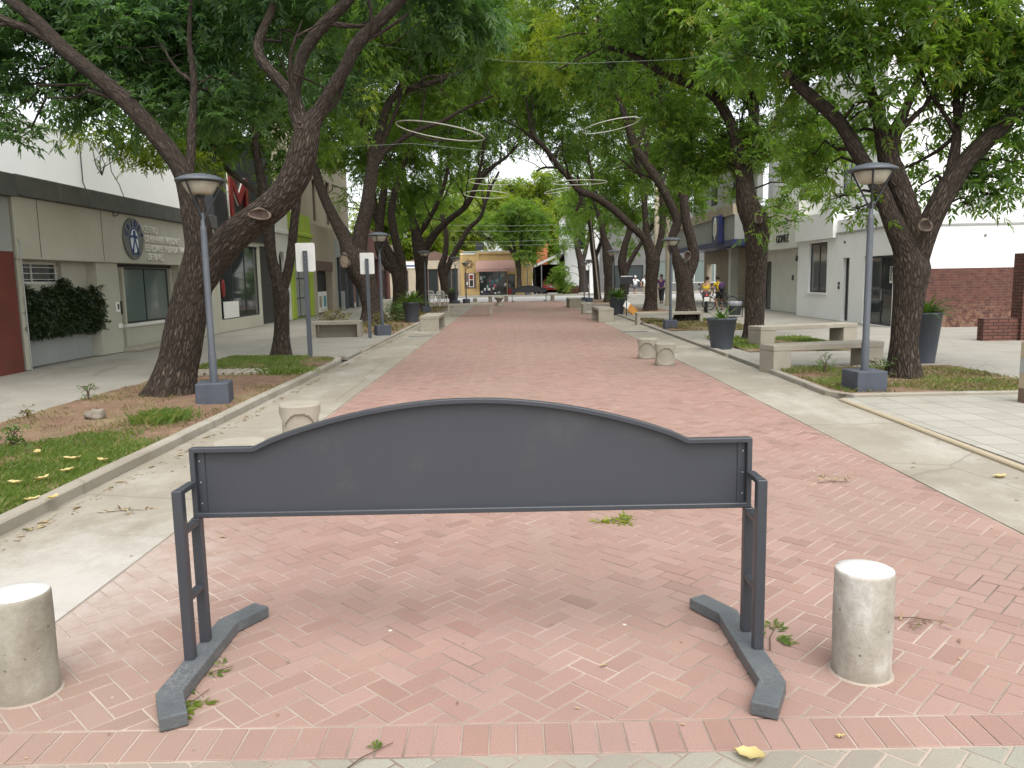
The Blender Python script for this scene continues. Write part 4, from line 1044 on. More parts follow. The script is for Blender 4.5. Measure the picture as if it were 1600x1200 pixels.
# ================================================================ BUILDINGS
def panel(mb, side, X, u0, u1, z0, z1, holes=(), th=.3, mi=0):
    """wall along Y (side 'L' faces +X, 'R' faces -X) or along X ('F' faces -Y) with real openings (u0,u1,z0,z1)"""
    us = sorted({u0, u1, *[h[0] for h in holes], *[h[1] for h in holes]}); zs = sorted({z0, z1, *[h[2] for h in holes], *[h[3] for h in holes]})
    us = [u for u in us if u0 <= u <= u1]; zs = [z for z in zs if z0 <= z <= z1]
    for i in range(len(us) - 1):
        for j in range(len(zs) - 1):
            cu, cz = (us[i] + us[i + 1]) / 2, (zs[j] + zs[j + 1]) / 2
            if any(h[0] < cu < h[1] and h[2] < cz < h[3] for h in holes): continue
            slab(mb, side, X, us[i], us[i + 1], zs[j], zs[j + 1], 0, th, mi)
    return mb
def slab(mb, side, X, u0, u1, z0, z1, out, th, mi=0):
    """box whose outer face stands `out` proud of the wall line and is `th` deep"""
    if side == 'L': mb.box(X + out - th, X + out, u0, u1, z0, z1, mi)
    elif side == 'R': mb.box(X - out, X - out + th, u0, u1, z0, z1, mi)
    else: mb.box(u0, u1, X - out, X - out + th, z0, z1, mi)
    return mb
def piece(name, m, parent, side, X, u0, u1, z0, z1, out, th, bevel=0):
    return slab(MB(), side, X, u0, u1, z0, z1, out, th).build(name, m, parent, bevel=bevel)
def window(parent, side, X, u0, u1, z0, z1, fm, gm, nu=1, nz=1, fr=.05, dep=.12, name="window", sill=None):
    mb = MB()
    for a, b, c, d in ((u0, u0 + fr, z0, z1), (u1 - fr, u1, z0, z1), (u0 + fr, u1 - fr, z0, z0 + fr), (u0 + fr, u1 - fr, z1 - fr, z1)):
        slab(mb, side, X, a, b, c, d, -dep, .06)
    for k in range(1, nu):
        u = u0 + (u1 - u0) * k / nu; slab(mb, side, X, u - fr * .4, u + fr * .4, z0 + fr, z1 - fr, -dep, .05)
    for k in range(1, nz):
        z = z0 + (z1 - z0) * k / nz; slab(mb, side, X, u0 + fr, u1 - fr, z - fr * .35, z + fr * .35, -dep - .003, .04)
    w = mb.build(name, fm, parent)
    piece("pane", gm, w, side, X, u0 + fr * .5, u1 - fr * .5, z0 + fr * .5, z1 - fr * .5, -dep - .02, .02)
    if sill: piece("sill", sill, w, side, X, u0 - .05, u1 + .05, z0 - .07, z0 - .002, .05, .2)
    return w

XL = -8.55
def yl(px, X=XL): return onx(px, 450, X).y
def zl(px, py, X=XL): return onx(px, py, X).z

# --- white tall house behind the left shops
w = thing("white_house", "tall bright white house wall with rusty streaks, rising behind the low clinic roof", "building", (-15, 20, 0))
mb = MB(); panel(mb, 'L', 0, -18, 40, 0, 6.6, [(24, 26, 4.2, 6)], .3); mb.box(-9, -.31, -18, 40, 6.2, 6.5); mb.box(-9, -.31, -18, -17.7, 0, 6.1)
mb.build("wall", M['white_bright'], w)
window(w, 'L', 0, 24, 26, 4.2, 6, M['dark_metal'], M['glass_grey'], 2)
mb = MB(); mb.tube([(.06, 1.2, 6.55), (.06, 1.2, 2.5)], .05, 8); mb.build("drain_pipe", M['offwhite'], w)
mb = MB(); mb.tube([(.06, 8.4, 6.5), (.06, 8.4, 5.0), (.14, 8.5, 4.6), (.05, 8.6, 4.0)], .018, 6); mb.build("cable", M['cable_dark'], w)

# --- red corner wall at the left edge of the picture
r = thing("red_shop", "brick-red painted shop front cut by the left edge, next to the clinic", "building", (XL, 10, 0))
mb = MB(); panel(mb, 'L', .05, -9, 3.68, 0, 2.1, [(-4, 2.2, .3, 2.1)], .4); panel(mb, 'L', .05, -9, 3.25, 2.1, 3.02, [(-4, 2.2, 2.1, 2.3)], .4); mb.box(-6, -.3, 3.4, 3.7, 0, 2.9); mb.build("wall", M['red_wall'], r)
piece("pillar", M['grey_render'], r, 'L', .04, 3.255, 3.70, 2.105, 3.02, .0, .4)
piece("parapet", M['parapet'], r, 'L', 0, -9, 3.72, 3.025, 3.4, .2, .5, .01)
window(r, 'L', .1, -4, 2.2, .3, 2.3, M['dark_metal'], M['glass_dark'], 3)
mb = MB(); mb.tube([(.14, 3.74, 0.03), (.14, 3.74, 2.25), (.1, 3.76, 2.32)], .012, 6); mb.build("drain_pipe", M['grey_render'], r)

# --- the clinic
zb, zf, zt = 1.98, 3.06, 3.42
c = thing("clinic", "low cream clinic with round blue emblem, raised lettering and a dark concrete parapet", "building", (XL, 18, 0))
Y0, Y1 = 13.79 - 18, 23.1 - 18
def cl(px): return yl(px) - 18
mb = MB()
win = (cl(40), cl(120), 1.55, 1.96)
door = (cl(193), cl(207.5), .06, 1.9)
shop = (cl(209), cl(283), .62, 1.9)
panel(mb, 'L', -.22, Y0, cl(158), .045, zb, [win], .25)
panel(mb, 'L', -.02, cl(158), cl(191), .045, zb, [], .4)
panel(mb, 'L', -.20, cl(191), cl(285), .045, zb, [door, shop], .25)
panel(mb, 'L', 0, cl(285), Y1, .045, zb, [], .4)
slab(mb, 'L', 0, Y0, Y0 + .14, .045, zb, .02, .24)
mb.build("wall", M['cream'], c)
mb = MB(); panel(mb, 'L', .06, Y0, Y1, zb + .002, zf, [], .5); mb.build("fascia", M['cream'], c, bevel=.012)
for px in (68, 166):
    piece("joint_strip", M['parapet'], c, 'L', .06, cl(px), cl(px) + .018, zb + .04, zf - .01, .003, .01)
mb = MB()
for a, b in ((Y0, -1.9), (-1.885, 1.6), (1.615, Y1)): slab(mb, 'L', .06, a, b, zf + .002, zt, .1, .8)
mb.build("parapet", M['parapet'], c, bevel=.015)
mb = MB(); mb.box(-6, -.72, Y0, Y1, 2.9, 3.1); mb.build("roof", M['parapet'], c)
wn_ = window(c, 'L', -.22, *win, M['offwhite'], M['glass_dark'], 2, 1, .045, .1)
mb = MB()
for k in range(3): slab(mb, 'L', -.22, win[0] + .04, win[1] - .04, win[2] + .08 + k * .11, win[2] + .092 + k * .11, -.05, .012)
mb.build("bar", M['offwhite'], wn_)
piece("planter_recess", M['grey_render'], c, 'L', -.22, Y0 + .16, cl(156), .05, .62, .02, .02)
d_ = window(c, 'L', -.2, *door, M['offwhite'], M['glass_dark'], 1, 4, .12, .05, "door")
mb = MB(); mb.box(-.2, -.15, door[1] - .16, door[1] - .13, .85, 1.15); mb.build("handle", M['dark_metal'], d_)
piece("door_frame", M['cream'], c, 'L', -.2, door[1] + .002, door[1] + .09, .05, 1.9, .03, .1)
window(c, 'L', -.2, *shop, M['dark_metal'], M['glass_green'], 2, 1, .04, .08, "shop_window", M['offwhite'])
piece("lintel", M['dark'], c, 'L', -.2, door[0], cl(283), 1.905, 1.975, .03, .1)
for px, z, h in ((183, 1.03, .22), (185, .62, .1)):
    piece("intercom" if h > .2 else "socket_plate", M['white_plastic'], c, 'L', -.02, cl(px), cl(px) + .14, z - h / 2, z + h / 2, .03, .03, .008)
piece("doorstep", M['concrete'], c, 'L', -.2, door[0] - .1, cl(262), .036, .11, .55, .55, .01)
piece("intercom_grille", M['dark'], c, 'L', -.02, cl(183) + .04, cl(183) + .1, .98, 1.1, .034, .01)
# round emblem: grey disc with arched letters and a blue figure in a pale oval
zc = zl(212, 374); yc = cl(212); R_ = .46
def disc(name, r, x0, x1, m, parent, dy=0, dz=0, sy=1):
    return MB().prism([(math.cos(a) * r * sy, math.sin(a) * r) for a in np.linspace(0, 2 * math.pi, 41)[:-1]], x0, x1, lambda u, v, h: (.06 + h, yc + u + dy, zc + v + dz)).build(name, m, parent)
emb = disc("emblem", R_, .0, .05, M['logo_grey'], c)
disc("emblem_ring", .30, .05, .056, M['logo_blue'], emb, 0, -.05, .72)
disc("emblem_field", .262, .056, .06, M['logo_white'], emb, 0, -.05, .68)
mb = MB()
def lf(u, v, h): return (.12 + h, yc + u, zc + v)
blob = lambda cx, cy, rx, ry, n=14: [(cx + math.cos(a) * rx, cy + math.sin(a) * ry) for a in np.linspace(0, 2 * math.pi, n + 1)[:-1]]
for poly in (blob(0, .135, .05, .055), [(-.035, .09), (.05, .09), (.045, -.02), (-.04, -.01)], [(-.19, .06), (-.04, .085), (-.04, .03), (-.16, .02)], [(.04, .085), (.13, .06), (.12, .0), (.04, .03)],
             [(-.03, -.02), (.0, -.02), (-.06, -.2), (-.1, -.34), (-.15, -.36), (-.11, -.2)], [(.0, -.02), (.04, -.03), (.11, -.2), (.19, -.36), (.13, -.36), (.07, -.2)]):
    mb.prism(poly, 0, .012, lf)
mb.build("emblem_figure", M['logo_blue'], emb)
for k, ch in enumerate("CRIDEF"):
    a = math.radians(158 - k * 27.5)
    t_ = text("emblem_letter", ch, .20, (.112, yc + math.cos(a) * .31, zc + math.sin(a) * .31 - .03), (0, 0, 0), M['logo_blue'], emb, .012, 'CENTER', .9)
    t_.rotation_euler = (Matrix.Rotation(math.pi / 2, 3, 'Z') @ Matrix.Rotation(math.pi / 2, 3, 'X') @ Matrix.Rotation(a - math.pi / 2, 3, 'Z')).to_euler()
tl = [("CENTRO", 228, 363), ("DE REHABILITACIONES", 229.5, 377.5), ("ESPECIALES Y DEPORTIVAS", 230.5, 392), ("DE FUNES", 232, 405.5)]
for s_, px, py in tl:
    t_ = text("raised_lettering", s_, .225, (.08, cl(px), zl(px, py) - .01), (math.pi / 2, 0, math.pi / 2), M['letter_white'], c, .022, 'LEFT', .84, .001)
# --- dark shop with the big red letter
XD = XL
k0, k1 = 23.12, 29.0
d = thing("dark_shop", "dark glazed shop front with black upper cladding and a big red letter sign", "building", (XD, 26, 0))
mb = MB(); panel(mb, 'L', 0, k0 - 26, k1 - 26, .045, 2.85, [(-2.6, 1.2, .42, 2.7), (1.3, 2.9, .06, 2.75)], .3); mb.build("wall", M['cream'], d)
mb = MB(); slab(mb, 'L', 0, k0 - 26, k1 - 26, 2.855, 6.2, .08, .5); mb.build("cladding", M['black'], d, bevel=.01)
window(d, 'L', 0, -2.6, 1.2, .42, 2.7, M['dark_metal'], M['glass_dark'], 3, 1, .04, .08, "shop_window")
window(d, 'L', 0, 1.3, 2.9, .06, 2.75, M['dark_metal'], M['black'], 1, 2, .05, .06, "shutter")
t_ = text("red_letter", "M", 2.1, (.13, -1.9, 3.35), (math.pi / 2, 0, math.pi / 2), M['red_sign'], d, .05, 'LEFT', 1.25)
t_ = text("letter_edge", "M", 2.2, (.105, -1.96, 3.31), (math.pi / 2, 0, math.pi / 2), M['letter_white'], d, .02, 'LEFT', 1.25)
# goods seen in the window: a pale counter and a red chair
mb = MB(); mb.box(-.05, -.03, -2.3, -1.0, .45, .95); mb.build("display_counter", M['offwhite'], d)
mb = MB(); mb.ball((-.05, -2.2, 1.35), .03, .16, .28); mb.build("red_display", M['red_sign'], d)
# --- narrow pale front with an arch
a_ = thing("arched_house", "narrow off-white old house front with dark arched doorway beside the lime green shop", "building", (XL, 30, 0))
mb = MB()
arch = [(-.45, .05), (.45, .05), (.45, 2.2)] + [(.45 * math.cos(t), 2.2 + .45 * math.sin(t)) for t in np.linspace(0, math.pi, 13)[1:-1]] + [(-.45, 2.2)]
panel(mb, 'L', 0, -.98, .95, .045, 4.7, [(-.45, .45, .05, 2.65)], .3); mb.build("wall", M['offwhite'], a_)
piece("cornice", M['offwhite'], a_, 'L', 0, -.98, .95, 3.3, 3.45, .1, .1, .02)
MB().prism(arch, 0, .03, lambda u, v, h: (-.2 + h, u, v)).build("door", M['dark'], a_)
mb = MB()
o_ = [(.45 * math.cos(t), 2.2 + .45 * math.sin(t)) for t in np.linspace(0, math.pi, 13)]
for i in range(12):
    (y_0, z_0), (y_1, z_1) = o_[i], o_[i + 1]
    mb.prism([(y_0, z_0), (y_1, z_1), (y_1, 2.65), (y_0, 2.65)], 0, .25, lambda u, v, h: (-.28 + h, u, v))
mb.build("arch_spandrel", M['offwhite'], a_)
# --- lime green shop
l = thing("lime_shop", "lime green shop front with a grey shutter door and green pilasters", "building", (XL, 32.7, 0))
mb = MB(); panel(mb, 'L', 0, -1.74, 1.75, .045, 4.25, [(-1.1, 1.1, .05, 2.45)], .3); mb.build("wall", M['lime'], l)
piece("cornice", M['lime'], l, 'L', 0, -1.74, 1.75, 3.35, 3.5, .12, .12, .02)
for y_ in (-1.7, 1.15): piece("pilaster", M['lime'], l, 'L', 0, y_, y_ + .5, .045, 2.6, .06, .06, .01)
window(l, 'L', 0, -1.1, 1.1, .05, 2.45, M['dark_metal'], M['grey_render'], 2, 3, .05, .12, "shutter")
# --- beige shop and the storey above
b = thing("beige_shop", "weathered beige shop front with brown lintel, dark entrance and two leaning poster boards", "building", (XL, 36.7, 0))
mb = MB(); panel(mb, 'L', 0, -2.24, 2.35, .045, 4.0, [(-1.5, 1.5, .05, 2.4)], .3); mb.build("wall", M['beige'], b)
piece("lintel", M['brown'], b, 'L', 0, -1.6, 1.6, 2.0, 2.42, .04, .2)
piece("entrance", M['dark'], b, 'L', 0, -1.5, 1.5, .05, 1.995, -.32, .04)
for y_, m in ((-1.2, 'white_plastic'), (-.35, 'white_plastic')):
    p_ = piece("poster_board", M[m], b, 'L', 0, y_, y_ + .78, .12, 1.05, -.05, .04)
    piece("poster_print", M['yellow_paint' if y_ < -1 else 'teal'], p_, 'L', 0, y_ + .15, y_ + .6, .35, .85, -.044, .01)
u = thing("upper_house", "tall beige-brown house with two narrow windows rising behind the beige shop", "building", (-9.4, 41, 0))
mb = MB(); panel(mb, 'L', 0, -5, 6, 0, 8.6, [(-2.4, -1.5, 4.4, 6.4), (.4, 1.4, 4.4, 6.6)], .3); mb.box(-1.6, -.31, -5, -4.7, 0, 8.5); mb.build("wall", M['beige'], u)
for y_ in (-2.4, .4): window(u, 'L', 0, y_, y_ + (.9 if y_ < 0 else 1), 4.4, 6.4 if y_ < 0 else 6.6, M['brown'], M['glass_dark'], 1, 2, .06, .1)
piece("cornice", M['beige'], u, 'L', 0, -5, 6, 8.605, 8.8, .12, .5)
# --- dark front and maroon front towards the corner
e = thing("dark_arcade", "dark open shop front with thin grey posts, past the beige shop", "building", (XL, 42.3, 0))
mb = MB(); panel(mb, 'L', 0, -3.2, 3.2, .045, 3.6, [(-2.9, 2.9, .05, 2.7)], .3); mb.build("wall", M['grey_render'], e)
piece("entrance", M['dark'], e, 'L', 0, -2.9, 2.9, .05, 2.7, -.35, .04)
for y_ in (-2.2, -.6, 1.0, 2.4):
    mb = MB(); mb.box(-.12, -.02, y_, y_ + .1, .05, 2.69); mb.build("post", M['lamp_paint'], e)
piece("counter", M['grey_render'], e, 'L', 0, -2.0, -.8, .05, 1.0, -.1, .2)
g = thing("maroon_shop", "maroon shop front with tall dark doorways at the left street corner", "building", (XL, 51, 0))
mb = MB(); panel(mb, 'L', 0, -5.45, 5.6, .045, 4.6, [(-4.4, -2.6, .05, 2.9), (-1.2, 1, .05, 2.9), (2.2, 4.6, .05, 2.9)], .3); mb.box(-6, -.31, 5.3, 5.6, 0, 4.5); mb.build("wall", M['maroon'], g)
for a, b_ in ((-4.4, -2.6), (-1.2, 1), (2.2, 4.6)): window(g, 'L', 0, a, b_, .05, 2.9, M['dark_metal'], M['glass_dark'], 2, 1, .06, .12, "shop_window")
s_ = piece("sign_board", M['beige'], g, 'L', 0, 3.4, 4.8, 3.3, 3.9, .5, .06)

# ---------------------------------------------------------------- right side
XR = 12.6
# low white block with doors, side wall over old brick
h = thing("white_corner_house", "low white corner house with glazed doors and old brick base on its side wall", "building", (XR, 26, 0))
mb = MB(); panel(mb, 'R', 0, .0, 4.7, .045, 3.86, [(.12, 2.3, .05, 2.42), (3.5, 4.1, .05, 2.42)], .35)
panel(mb, 'F', 0, .36, 4.45, 1.95, 3.86, [], .3); mb.build("wall", M['white_wall'], h)
mb = MB(); panel(mb, 'F', 0, .36, 5.2, -.02, 1.945, [], .3); mb.build("brick_base", M['old_brick'], h)
mb = MB(); slab(mb, 'R', 0, .0, 4.7, 3.33, 3.39, .05, .1); slab(mb, 'F', 0, -.05, 4.46, 3.33, 3.39, .04, .1); mb.build("ledge", M['grey_render'], h)
mb = MB(); mb.box(.36, 4.44, .31, 4.7, 3.5, 3.6); mb.build("roof", M['grey_render'], h)
for a, b_ in ((.12, 2.3), (3.5, 4.1)):
    w_ = window(h, 'R', 0, a, b_, .05, 2.42, M['dark_metal'], M['glass_dark'], 2 if b_ - a > 1 else 1, 2, .07, .14, "door")
    if a < 2: MB().box(.1, .13, 1.12, 1.15, .9, 1.3).build("handle", M['steel'], w_)
n_ = piece("notice", M['white_plastic'], h, 'R', 0, .36, .54, 1.5, 2.05, -.10, .01)
for k in range(4): piece("notice_print", M['dark_metal'], n_, 'R', 0, .40, .50, 1.57 + k * .12, 1.68 + k * .12, -.096, .01)
for z_ in (1.25, 1.4): piece("meter_box", M['dark_metal'], h, 'R', 0, 4.3, 4.42, z_, z_ + .12, .03, .04)
mb = MB(); mb.box(4.2, 4.6, -.16, -.045, 3.5, 3.56); mb.box(4.42, 4.5, -.12, -.01, 3.56, 3.9); mb.build("gutter_spout", M['white_wall'], h)
mb = MB(); mb.ball((2.9, -.02, 3.0), .05, .04, .05); mb.build("wall_lamp", M['grey_render'], h)
mb = MB(); mb.ball((-.02, 3.95, 3.0), .03, .05, .05); mb.build("vent_cap", M['dark_metal'], h)
# projecting white block with the framed window
p = thing("white_office", "white office front with a thick projecting cap and one tall dark framed window", "building", (XR, 32.8, 0))
mb = MB(); panel(mb, 'R', 0, -2.08, 2.0, .045, 3.2, [(-1.2, .7, 1.08, 3.1)], .35); mb.build("wall", M['white_wall'], p)
mb = MB(); slab(mb, 'R', 0, -2.08, 2.0, 3.205, 4.25, .16, .8); mb.build("cap", M['white_wall'], p, bevel=.01)
window(p, 'R', 0, -1.2, .7, 1.08, 3.1, M['black'], M['glass_grey'], 2, 1, .07, .08, "window", M['white_wall'])
mb = MB(); mb.tube([(-.1, 1.7, 2.75), (-.16, 1.7, 2.75), (-.16, 1.7, 2.65)], .015, 6); mb.lathe([(.03, 0), (.06, -.05), (.06, -.22), (.02, -.27)], (-.16, 1.7, 2.65), 10); mb.build("wall_lantern", M['dark_metal'], p)
# recessed front with the black lettering
q = thing("white_shop", "white recessed shop front with black letters on its fascia beside the bank", "building", (XR, 38.4, 0))
mb = MB(); panel(mb, 'R', .7, -3.55, 3.6, .045, 3.0, [(-3.3, -2.4, .9, 2.9), (2.0, 3.2, .05, 2.5)], .3); mb.build("wall", M['offwhite'], q)
mb = MB(); slab(mb, 'R', 0, -3.55, 3.6, 3.005, 5.0, .0, 1.2); mb.build("fascia", M['offwhite'], q, bevel=.01)
window(q, 'R', .7, -3.3, -2.4, .9, 2.9, M['black'], M['glass_dark'], 1, 1)
window(q, 'R', .7, 2.0, 3.2, .05, 2.5, M['dark_metal'], M['glass_dark'], 1, 2, name="door")
text("black_lettering", "GOMEZ", .50, (-.02, -.75, 3.3), (math.pi / 2, 0, -math.pi / 2), M['black'], q, .02, 'LEFT', .95)
piece("meter_box", M['dark_metal'], q, 'R', .7, -1.2, -1.0, 1.55, 1.8, .03, .04)
# upper white storeys set back
v = thing("white_apartments", "tall white apartment block set back behind the low white corner house, with an air conditioner", "building", (14.2, 36, 0))
mb = MB(); panel(mb, 'R', 0, -5.5, 8, 0, 10.5, [(-3, -1.6, 5.2, 6.6), (2, 3.4, 5.2, 6.6)], .3); panel(mb, 'F', -5.5, .31, 14, 0, 10.5, [(2.6, 3.9, 5.0, 6.2)], .3)
mb.build("wall", M['white_wall'], v)
for a in (-3, 2): window(v, 'R', 0, a, a + 1.4, 5.2, 6.6, M['dark_metal'], M['glass_grey'], 2)
window(v, 'F', -5.5, 2.6, 3.9, 5.0, 6.2, M['cream'], M['glass_grey'], 2)
mb = MB(); mb.box(3.25, 4.15, -5.95, -5.52, 4.05, 4.75); ac = mb.build("air_conditioner", M['white_plastic'], v, bevel=.02)
mb = MB(); mb.lathe([(.0, 0), (.26, .0), (.27, .02), (.22, .02), (.0, .01)], (0, 0, 0), 24); fo = mb.build("fan_grille", M['grey_render'], ac); fo.location = (3.62, -5.952, 4.4); fo.rotation_euler = (math.pi / 2, 0, 0)
# bank
k = thing("bank", "grey-green bank with blue stripe canopy, blue sign box and brown recessed entrance", "building", (XR, 49, 0))
mb = MB(); panel(mb, 'R', 1.2, -6.95, 7.5, .045, 3.4, [(4.2, 6.6, .05, 2.6)], .3); mb.build("wall", M['beige'], k)
for y_ in (-2.9, -6.9): piece("pillar", M['offwhite'], k, 'R', 0, y_, y_ + .45, .045, 3.4, -.2, .45)
piece("wall_panel", M['cream'], k, 'R', 1.2, -5.9, -3.4, .3, 3.0, .03, .03)
for z_ in (1.1, 1.8): piece("cash_window", M['grey_render'], k, 'R', 1.2, -5.0, -4.2, z_, z_ + .5, .06, .03)
mb = MB(); slab(mb, 'R', 0, -6.95, 7.5, 3.405, 3.72, .8, 2.2); mb.build("blue_stripe", M['bank_blue'], k)
mb = MB(); slab(mb, 'R', 0, -6.95, 7.5, 3.725, 5.0, .75, .9); mb.build("glass_band", M['grey_render'], k)
mb = MB(); slab(mb, 'R', 0, -6.95, 7.5, 5.005, 5.55, .85, 1.2); mb.build("fascia", M['beige'], k)
mb = MB(); panel(mb, 'R', .4, -6.95, 7.5, 5.555, 10, [(-4, -2, 6.2, 8.2), (1, 3, 6.2, 8.2)], .3); mb.build("upper_wall", M['grey_render'], k)
for a in (-4, 1): window(k, 'R', .4, a, a + 2, 6.2, 8.2, M['dark_metal'], M['glass_dark'], 2)
sb = piece("sign_box", M['bank_blue'], k, 'R', 0, -4.9, -3.4, 3.6, 5.12, 1.05, .28, .02)
pts = [(0, .62), (.18, .52), (.29, .3), (.33, .0), (.3, -.3), (.2, -.36), (.2, -.46), (.09, -.36), (.06, -.62), (-.06, -.62), (-.09, -.36), (-.2, -.46), (-.2, -.36), (-.3, -.3), (-.33, 0), (-.29, .3), (-.18, .52)]
em = MB().prism(pts, 0, .03, lambda a, b_, h_: (-1.06 - h_, -4.15 - a, 4.42 + b_)).build("emblem", M['letter_white'], sb)
mb = MB()
for s in (-1, 1):
    for j in range(3): mb.prism([(s * .03, -.2 + j * .18), (s * .12, -.10 + j * .18), (s * .12, -.08 + j * .18), (s * .03, -.18 + j * .18)], 0, .01, lambda a, b_, h_: (-1.09 - h_, -4.15 - a, 4.42 + b_))
mb.build("emblem_mark", M['khaki'], em)
mb = MB(); mb.ball((.2, -2.2, 3.36), .09, .09, .05); mb.build("ceiling_light", M['white_plastic'], k)
# brick garden wall at the right edge
z = thing("garden_wall", "low red-brown brick garden wall with a square brick gate pillar at the right edge", "wall", (12.25, 20.4, 0))
mb = MB(); mb.box(0, 6, 0, .26, -.02, .62); mb.build("wall", M['red_brick'], z)
mb = MB(); mb.box(.92, 1.5, -.1, .36, -.02, 2.28); o_ = mb.build("pillar", M['red_brick'], z)
piece("meter_box", M['grey_render'], o_, 'F', -.1, 1.05, 1.25, 2.0, 2.12, .02, .03)

# ---------------------------------------------------------------- across the street
YF = 76.4
def fx(px): return (px - 800) / FPX * YF * 1.0095
def fz(py): return at(800, py, YF).z
t = thing("tan_shop", "tan stone shop facing down the walk with a rose awning over a crowded display window", "building", (0, YF, .1))
mb = MB(); wx = (fx(752), fx(795), fz(462), fz(424)); dx_ = (fx(796), fx(808), fz(462), fz(430))
panel(mb, 'F', 0, fx(724), fx(834), 0, fz(398), [wx, dx_], .4); mb.box(fx(724), fx(724) + .3, .41, 9, 0, 4.3); mb.box(fx(834) - .3, fx(834), .41, 9, 0, 4.3); mb.build("wall", M['tan_stone'], t)
piece("coping", M['tan_stone'], t, 'F', 0, fx(748), fx(834), fz(398) + .005, fz(395), .1, .5)
piece("coping", M['offwhite'], t, 'F', 0, fx(724), fx(747.5), fz(398) + .005, fz(396), .06, .5)
for px in (725, 748.5): piece("pilaster", M['tan_stone'], t, 'F', 0, fx(px), fx(px) + .28, 0, fz(398), .1, .1)
piece("brown_panel", M['brown'], t, 'F', 0, fx(730.5), fx(748), fz(451), fz(427), .04, .04)
po = piece("poster_case", M['offwhite'], t, 'F', 0, fx(737), fx(744.5), fz(449), fz(428), .07, .03)
piece("poster_print", M['red_sign'], po, 'F', 0, fx(738), fx(743.5), fz(437), fz(430), .075, .01)
piece("poster_text", M['dark'], po, 'F', 0, fx(738), fx(743.5), fz(448), fz(438), .075, .01)
for a in (731.5, 733.5): piece("notice", M['white_plastic'], t, 'F', 0, fx(a), fx(a) + .1, fz(445), fz(441), .06, .02)
# carved leaf ornament on the upper panel
mb = MB()
for j in range(7):
    a = j * .9; mb.prism(blob(fx(737) + .32 * math.cos(a), fz(413) + .32 * math.sin(a), .14, .1, 8), 0, .03, lambda u, v, h_: (u, -.03 + h_, v))
mb.build("wall_ornament", M['brown'], t)
wi = window(t, 'F', 0, *wx, M['dark_metal'], M['glass_dark'], 4, 1, .05, .1, "display_window")
rg = random.Random(5)
for j in range(26):
    u_ = wx[0] + .1 + rg.random() * (wx[1] - wx[0] - .3); z_ = wx[2] + .1 + (rg.random() ** 1.4) * 1.7
    piece("display_item", M[rg.choice(['teal', 'pink', 'offwhite', 'white_plastic', 'purple', 'grey_render', 'maroon', 'khaki'])], wi, 'F', 0, u_, u_ + rg.uniform(.08, .3), z_, z_ + rg.uniform(.1, .32), -.105 + rg.random() * .02, .012)
do = window(t, 'F', 0, *dx_, M['dark_metal'], M['glass_dark'], 1, 1, .06, .15, "door")
piece("red_panel", M['red_sign'], t, 'F', 0, fx(797), fx(802), fz(461), fz(452), .25, .05)
mb = MB(); A0, A1 = fx(748.5), fx(808); zt_, zm_ = fz(408), fz(425)
vs = [(A0, -.02, zt_), (A1, -.02, zt_), (A1, -1.3, zm_ + .25), (A0, -1.3, zm_ + .25), (A0, -1.32, zm_), (A1, -1.32, zm_)]
mb.add(vs + [(x_, y_, z_ - .03) for x_, y_, z_ in vs], [(0, 1, 2, 3), (3, 2, 5, 4), (6, 9, 8, 7), (9, 10, 11, 8), (0, 3, 9, 6), (1, 7, 8, 2), (3, 4, 10, 9), (2, 8, 11, 5), (4, 5, 11, 10), (0, 6, 7, 1)])
mb.build("awning", M['awning'], t)
mb = MB(); mb.box(fx(748), fx(759), 1.2, 2.0, 4.35, 4.35 + .7); mb.build("roof_unit", M['dark_metal'], t)
mb = MB(); mb.box(fx(724), fx(834), .41, 9, 4.1, 4.2); mb.build("roof", M['grey_render'], t)
o = thing("ochre_shop", "ochre framed shop with dark openings and blue and white sign beside the tan shop", "building", (0, YF + .3, .1))
mb = MB(); hs_ = [(-13.6, -11.9, 0, 2.5), (-11.2, -9.8, 0, 2.5), (-8.9, -6.9, 0, 2.6), (-6.3, -5.0, 0, 2.6)]
panel(mb, 'F', 0, -16, fx(724) - .02, 0, 3.4, hs_, .35); mb.build("wall", M['beige'], o)
for h_ in hs_: window(o, 'F', 0, *h_, M['brown'], M['glass_dark'], 2, 1, .1, .12, "shop_window")
sg = piece("sign_board", M['white_plastic'], o, 'F', 0, -10.6, -8.6, 2.7, 3.3, .08, .08)
piece("sign_stripe", M['logo_blue'], sg, 'F', 0, -10.4, -8.8, 2.85, 3.0, .085, .01)
mb = MB(); mb.prism([(-9.6, 3.42), (-4.7, 3.42), (-7.2, 4.3)], 0, 5, lambda a, b_, h_: (a, h_, b_)); mb.build("roof", M['brown'], o)
cp = thing("carport", "open carport with a sloping white edged roof sheltering a red car", "carport", (0, YF + .6, .1))
C0, C1 = fx(838), fx(884)
mb = MB(); mb.prism([(C0, 2.55), (C1, 3.85), (C1, 4.1), (C0, 2.8)], -1.2, 5.5, lambda a, b_, h_: (a, h_, b_)); mb.build("roof", M['white_wall'], cp)
mb = MB(); mb.box(C0, C1, 5.5, 5.7, 0, 2.9); mb.box(C0, C0 + .15, .2, 5.45, 0, 2.5); mb.box(C1 - .15, C1, .2, 5.45, 0, 3.6); mb.build("wall", M['dark'], cp)
for x_ in (C0 + .5, ): mb = MB(); mb.tube([(x_ + .15, -.8, 0), (x_ + .15, -.8, 2.75)], .05, 8); mb.build("post", M['steel'], cp)
ch = thing("brick_chimney", "small orange brick chimney beyond the carport roof", "chimney", (fx(853) * 1.02, YF + 7, 0))
mb = MB(); mb.box(-.55, .55, -.4, .4, 0, 4.9); mb.build("stack", M['terracotta'], ch); mb = MB(); mb.box(-.65, .65, -.5, .5, 4.905, 5.1); mb.build("cap", M['terracotta'], ch)
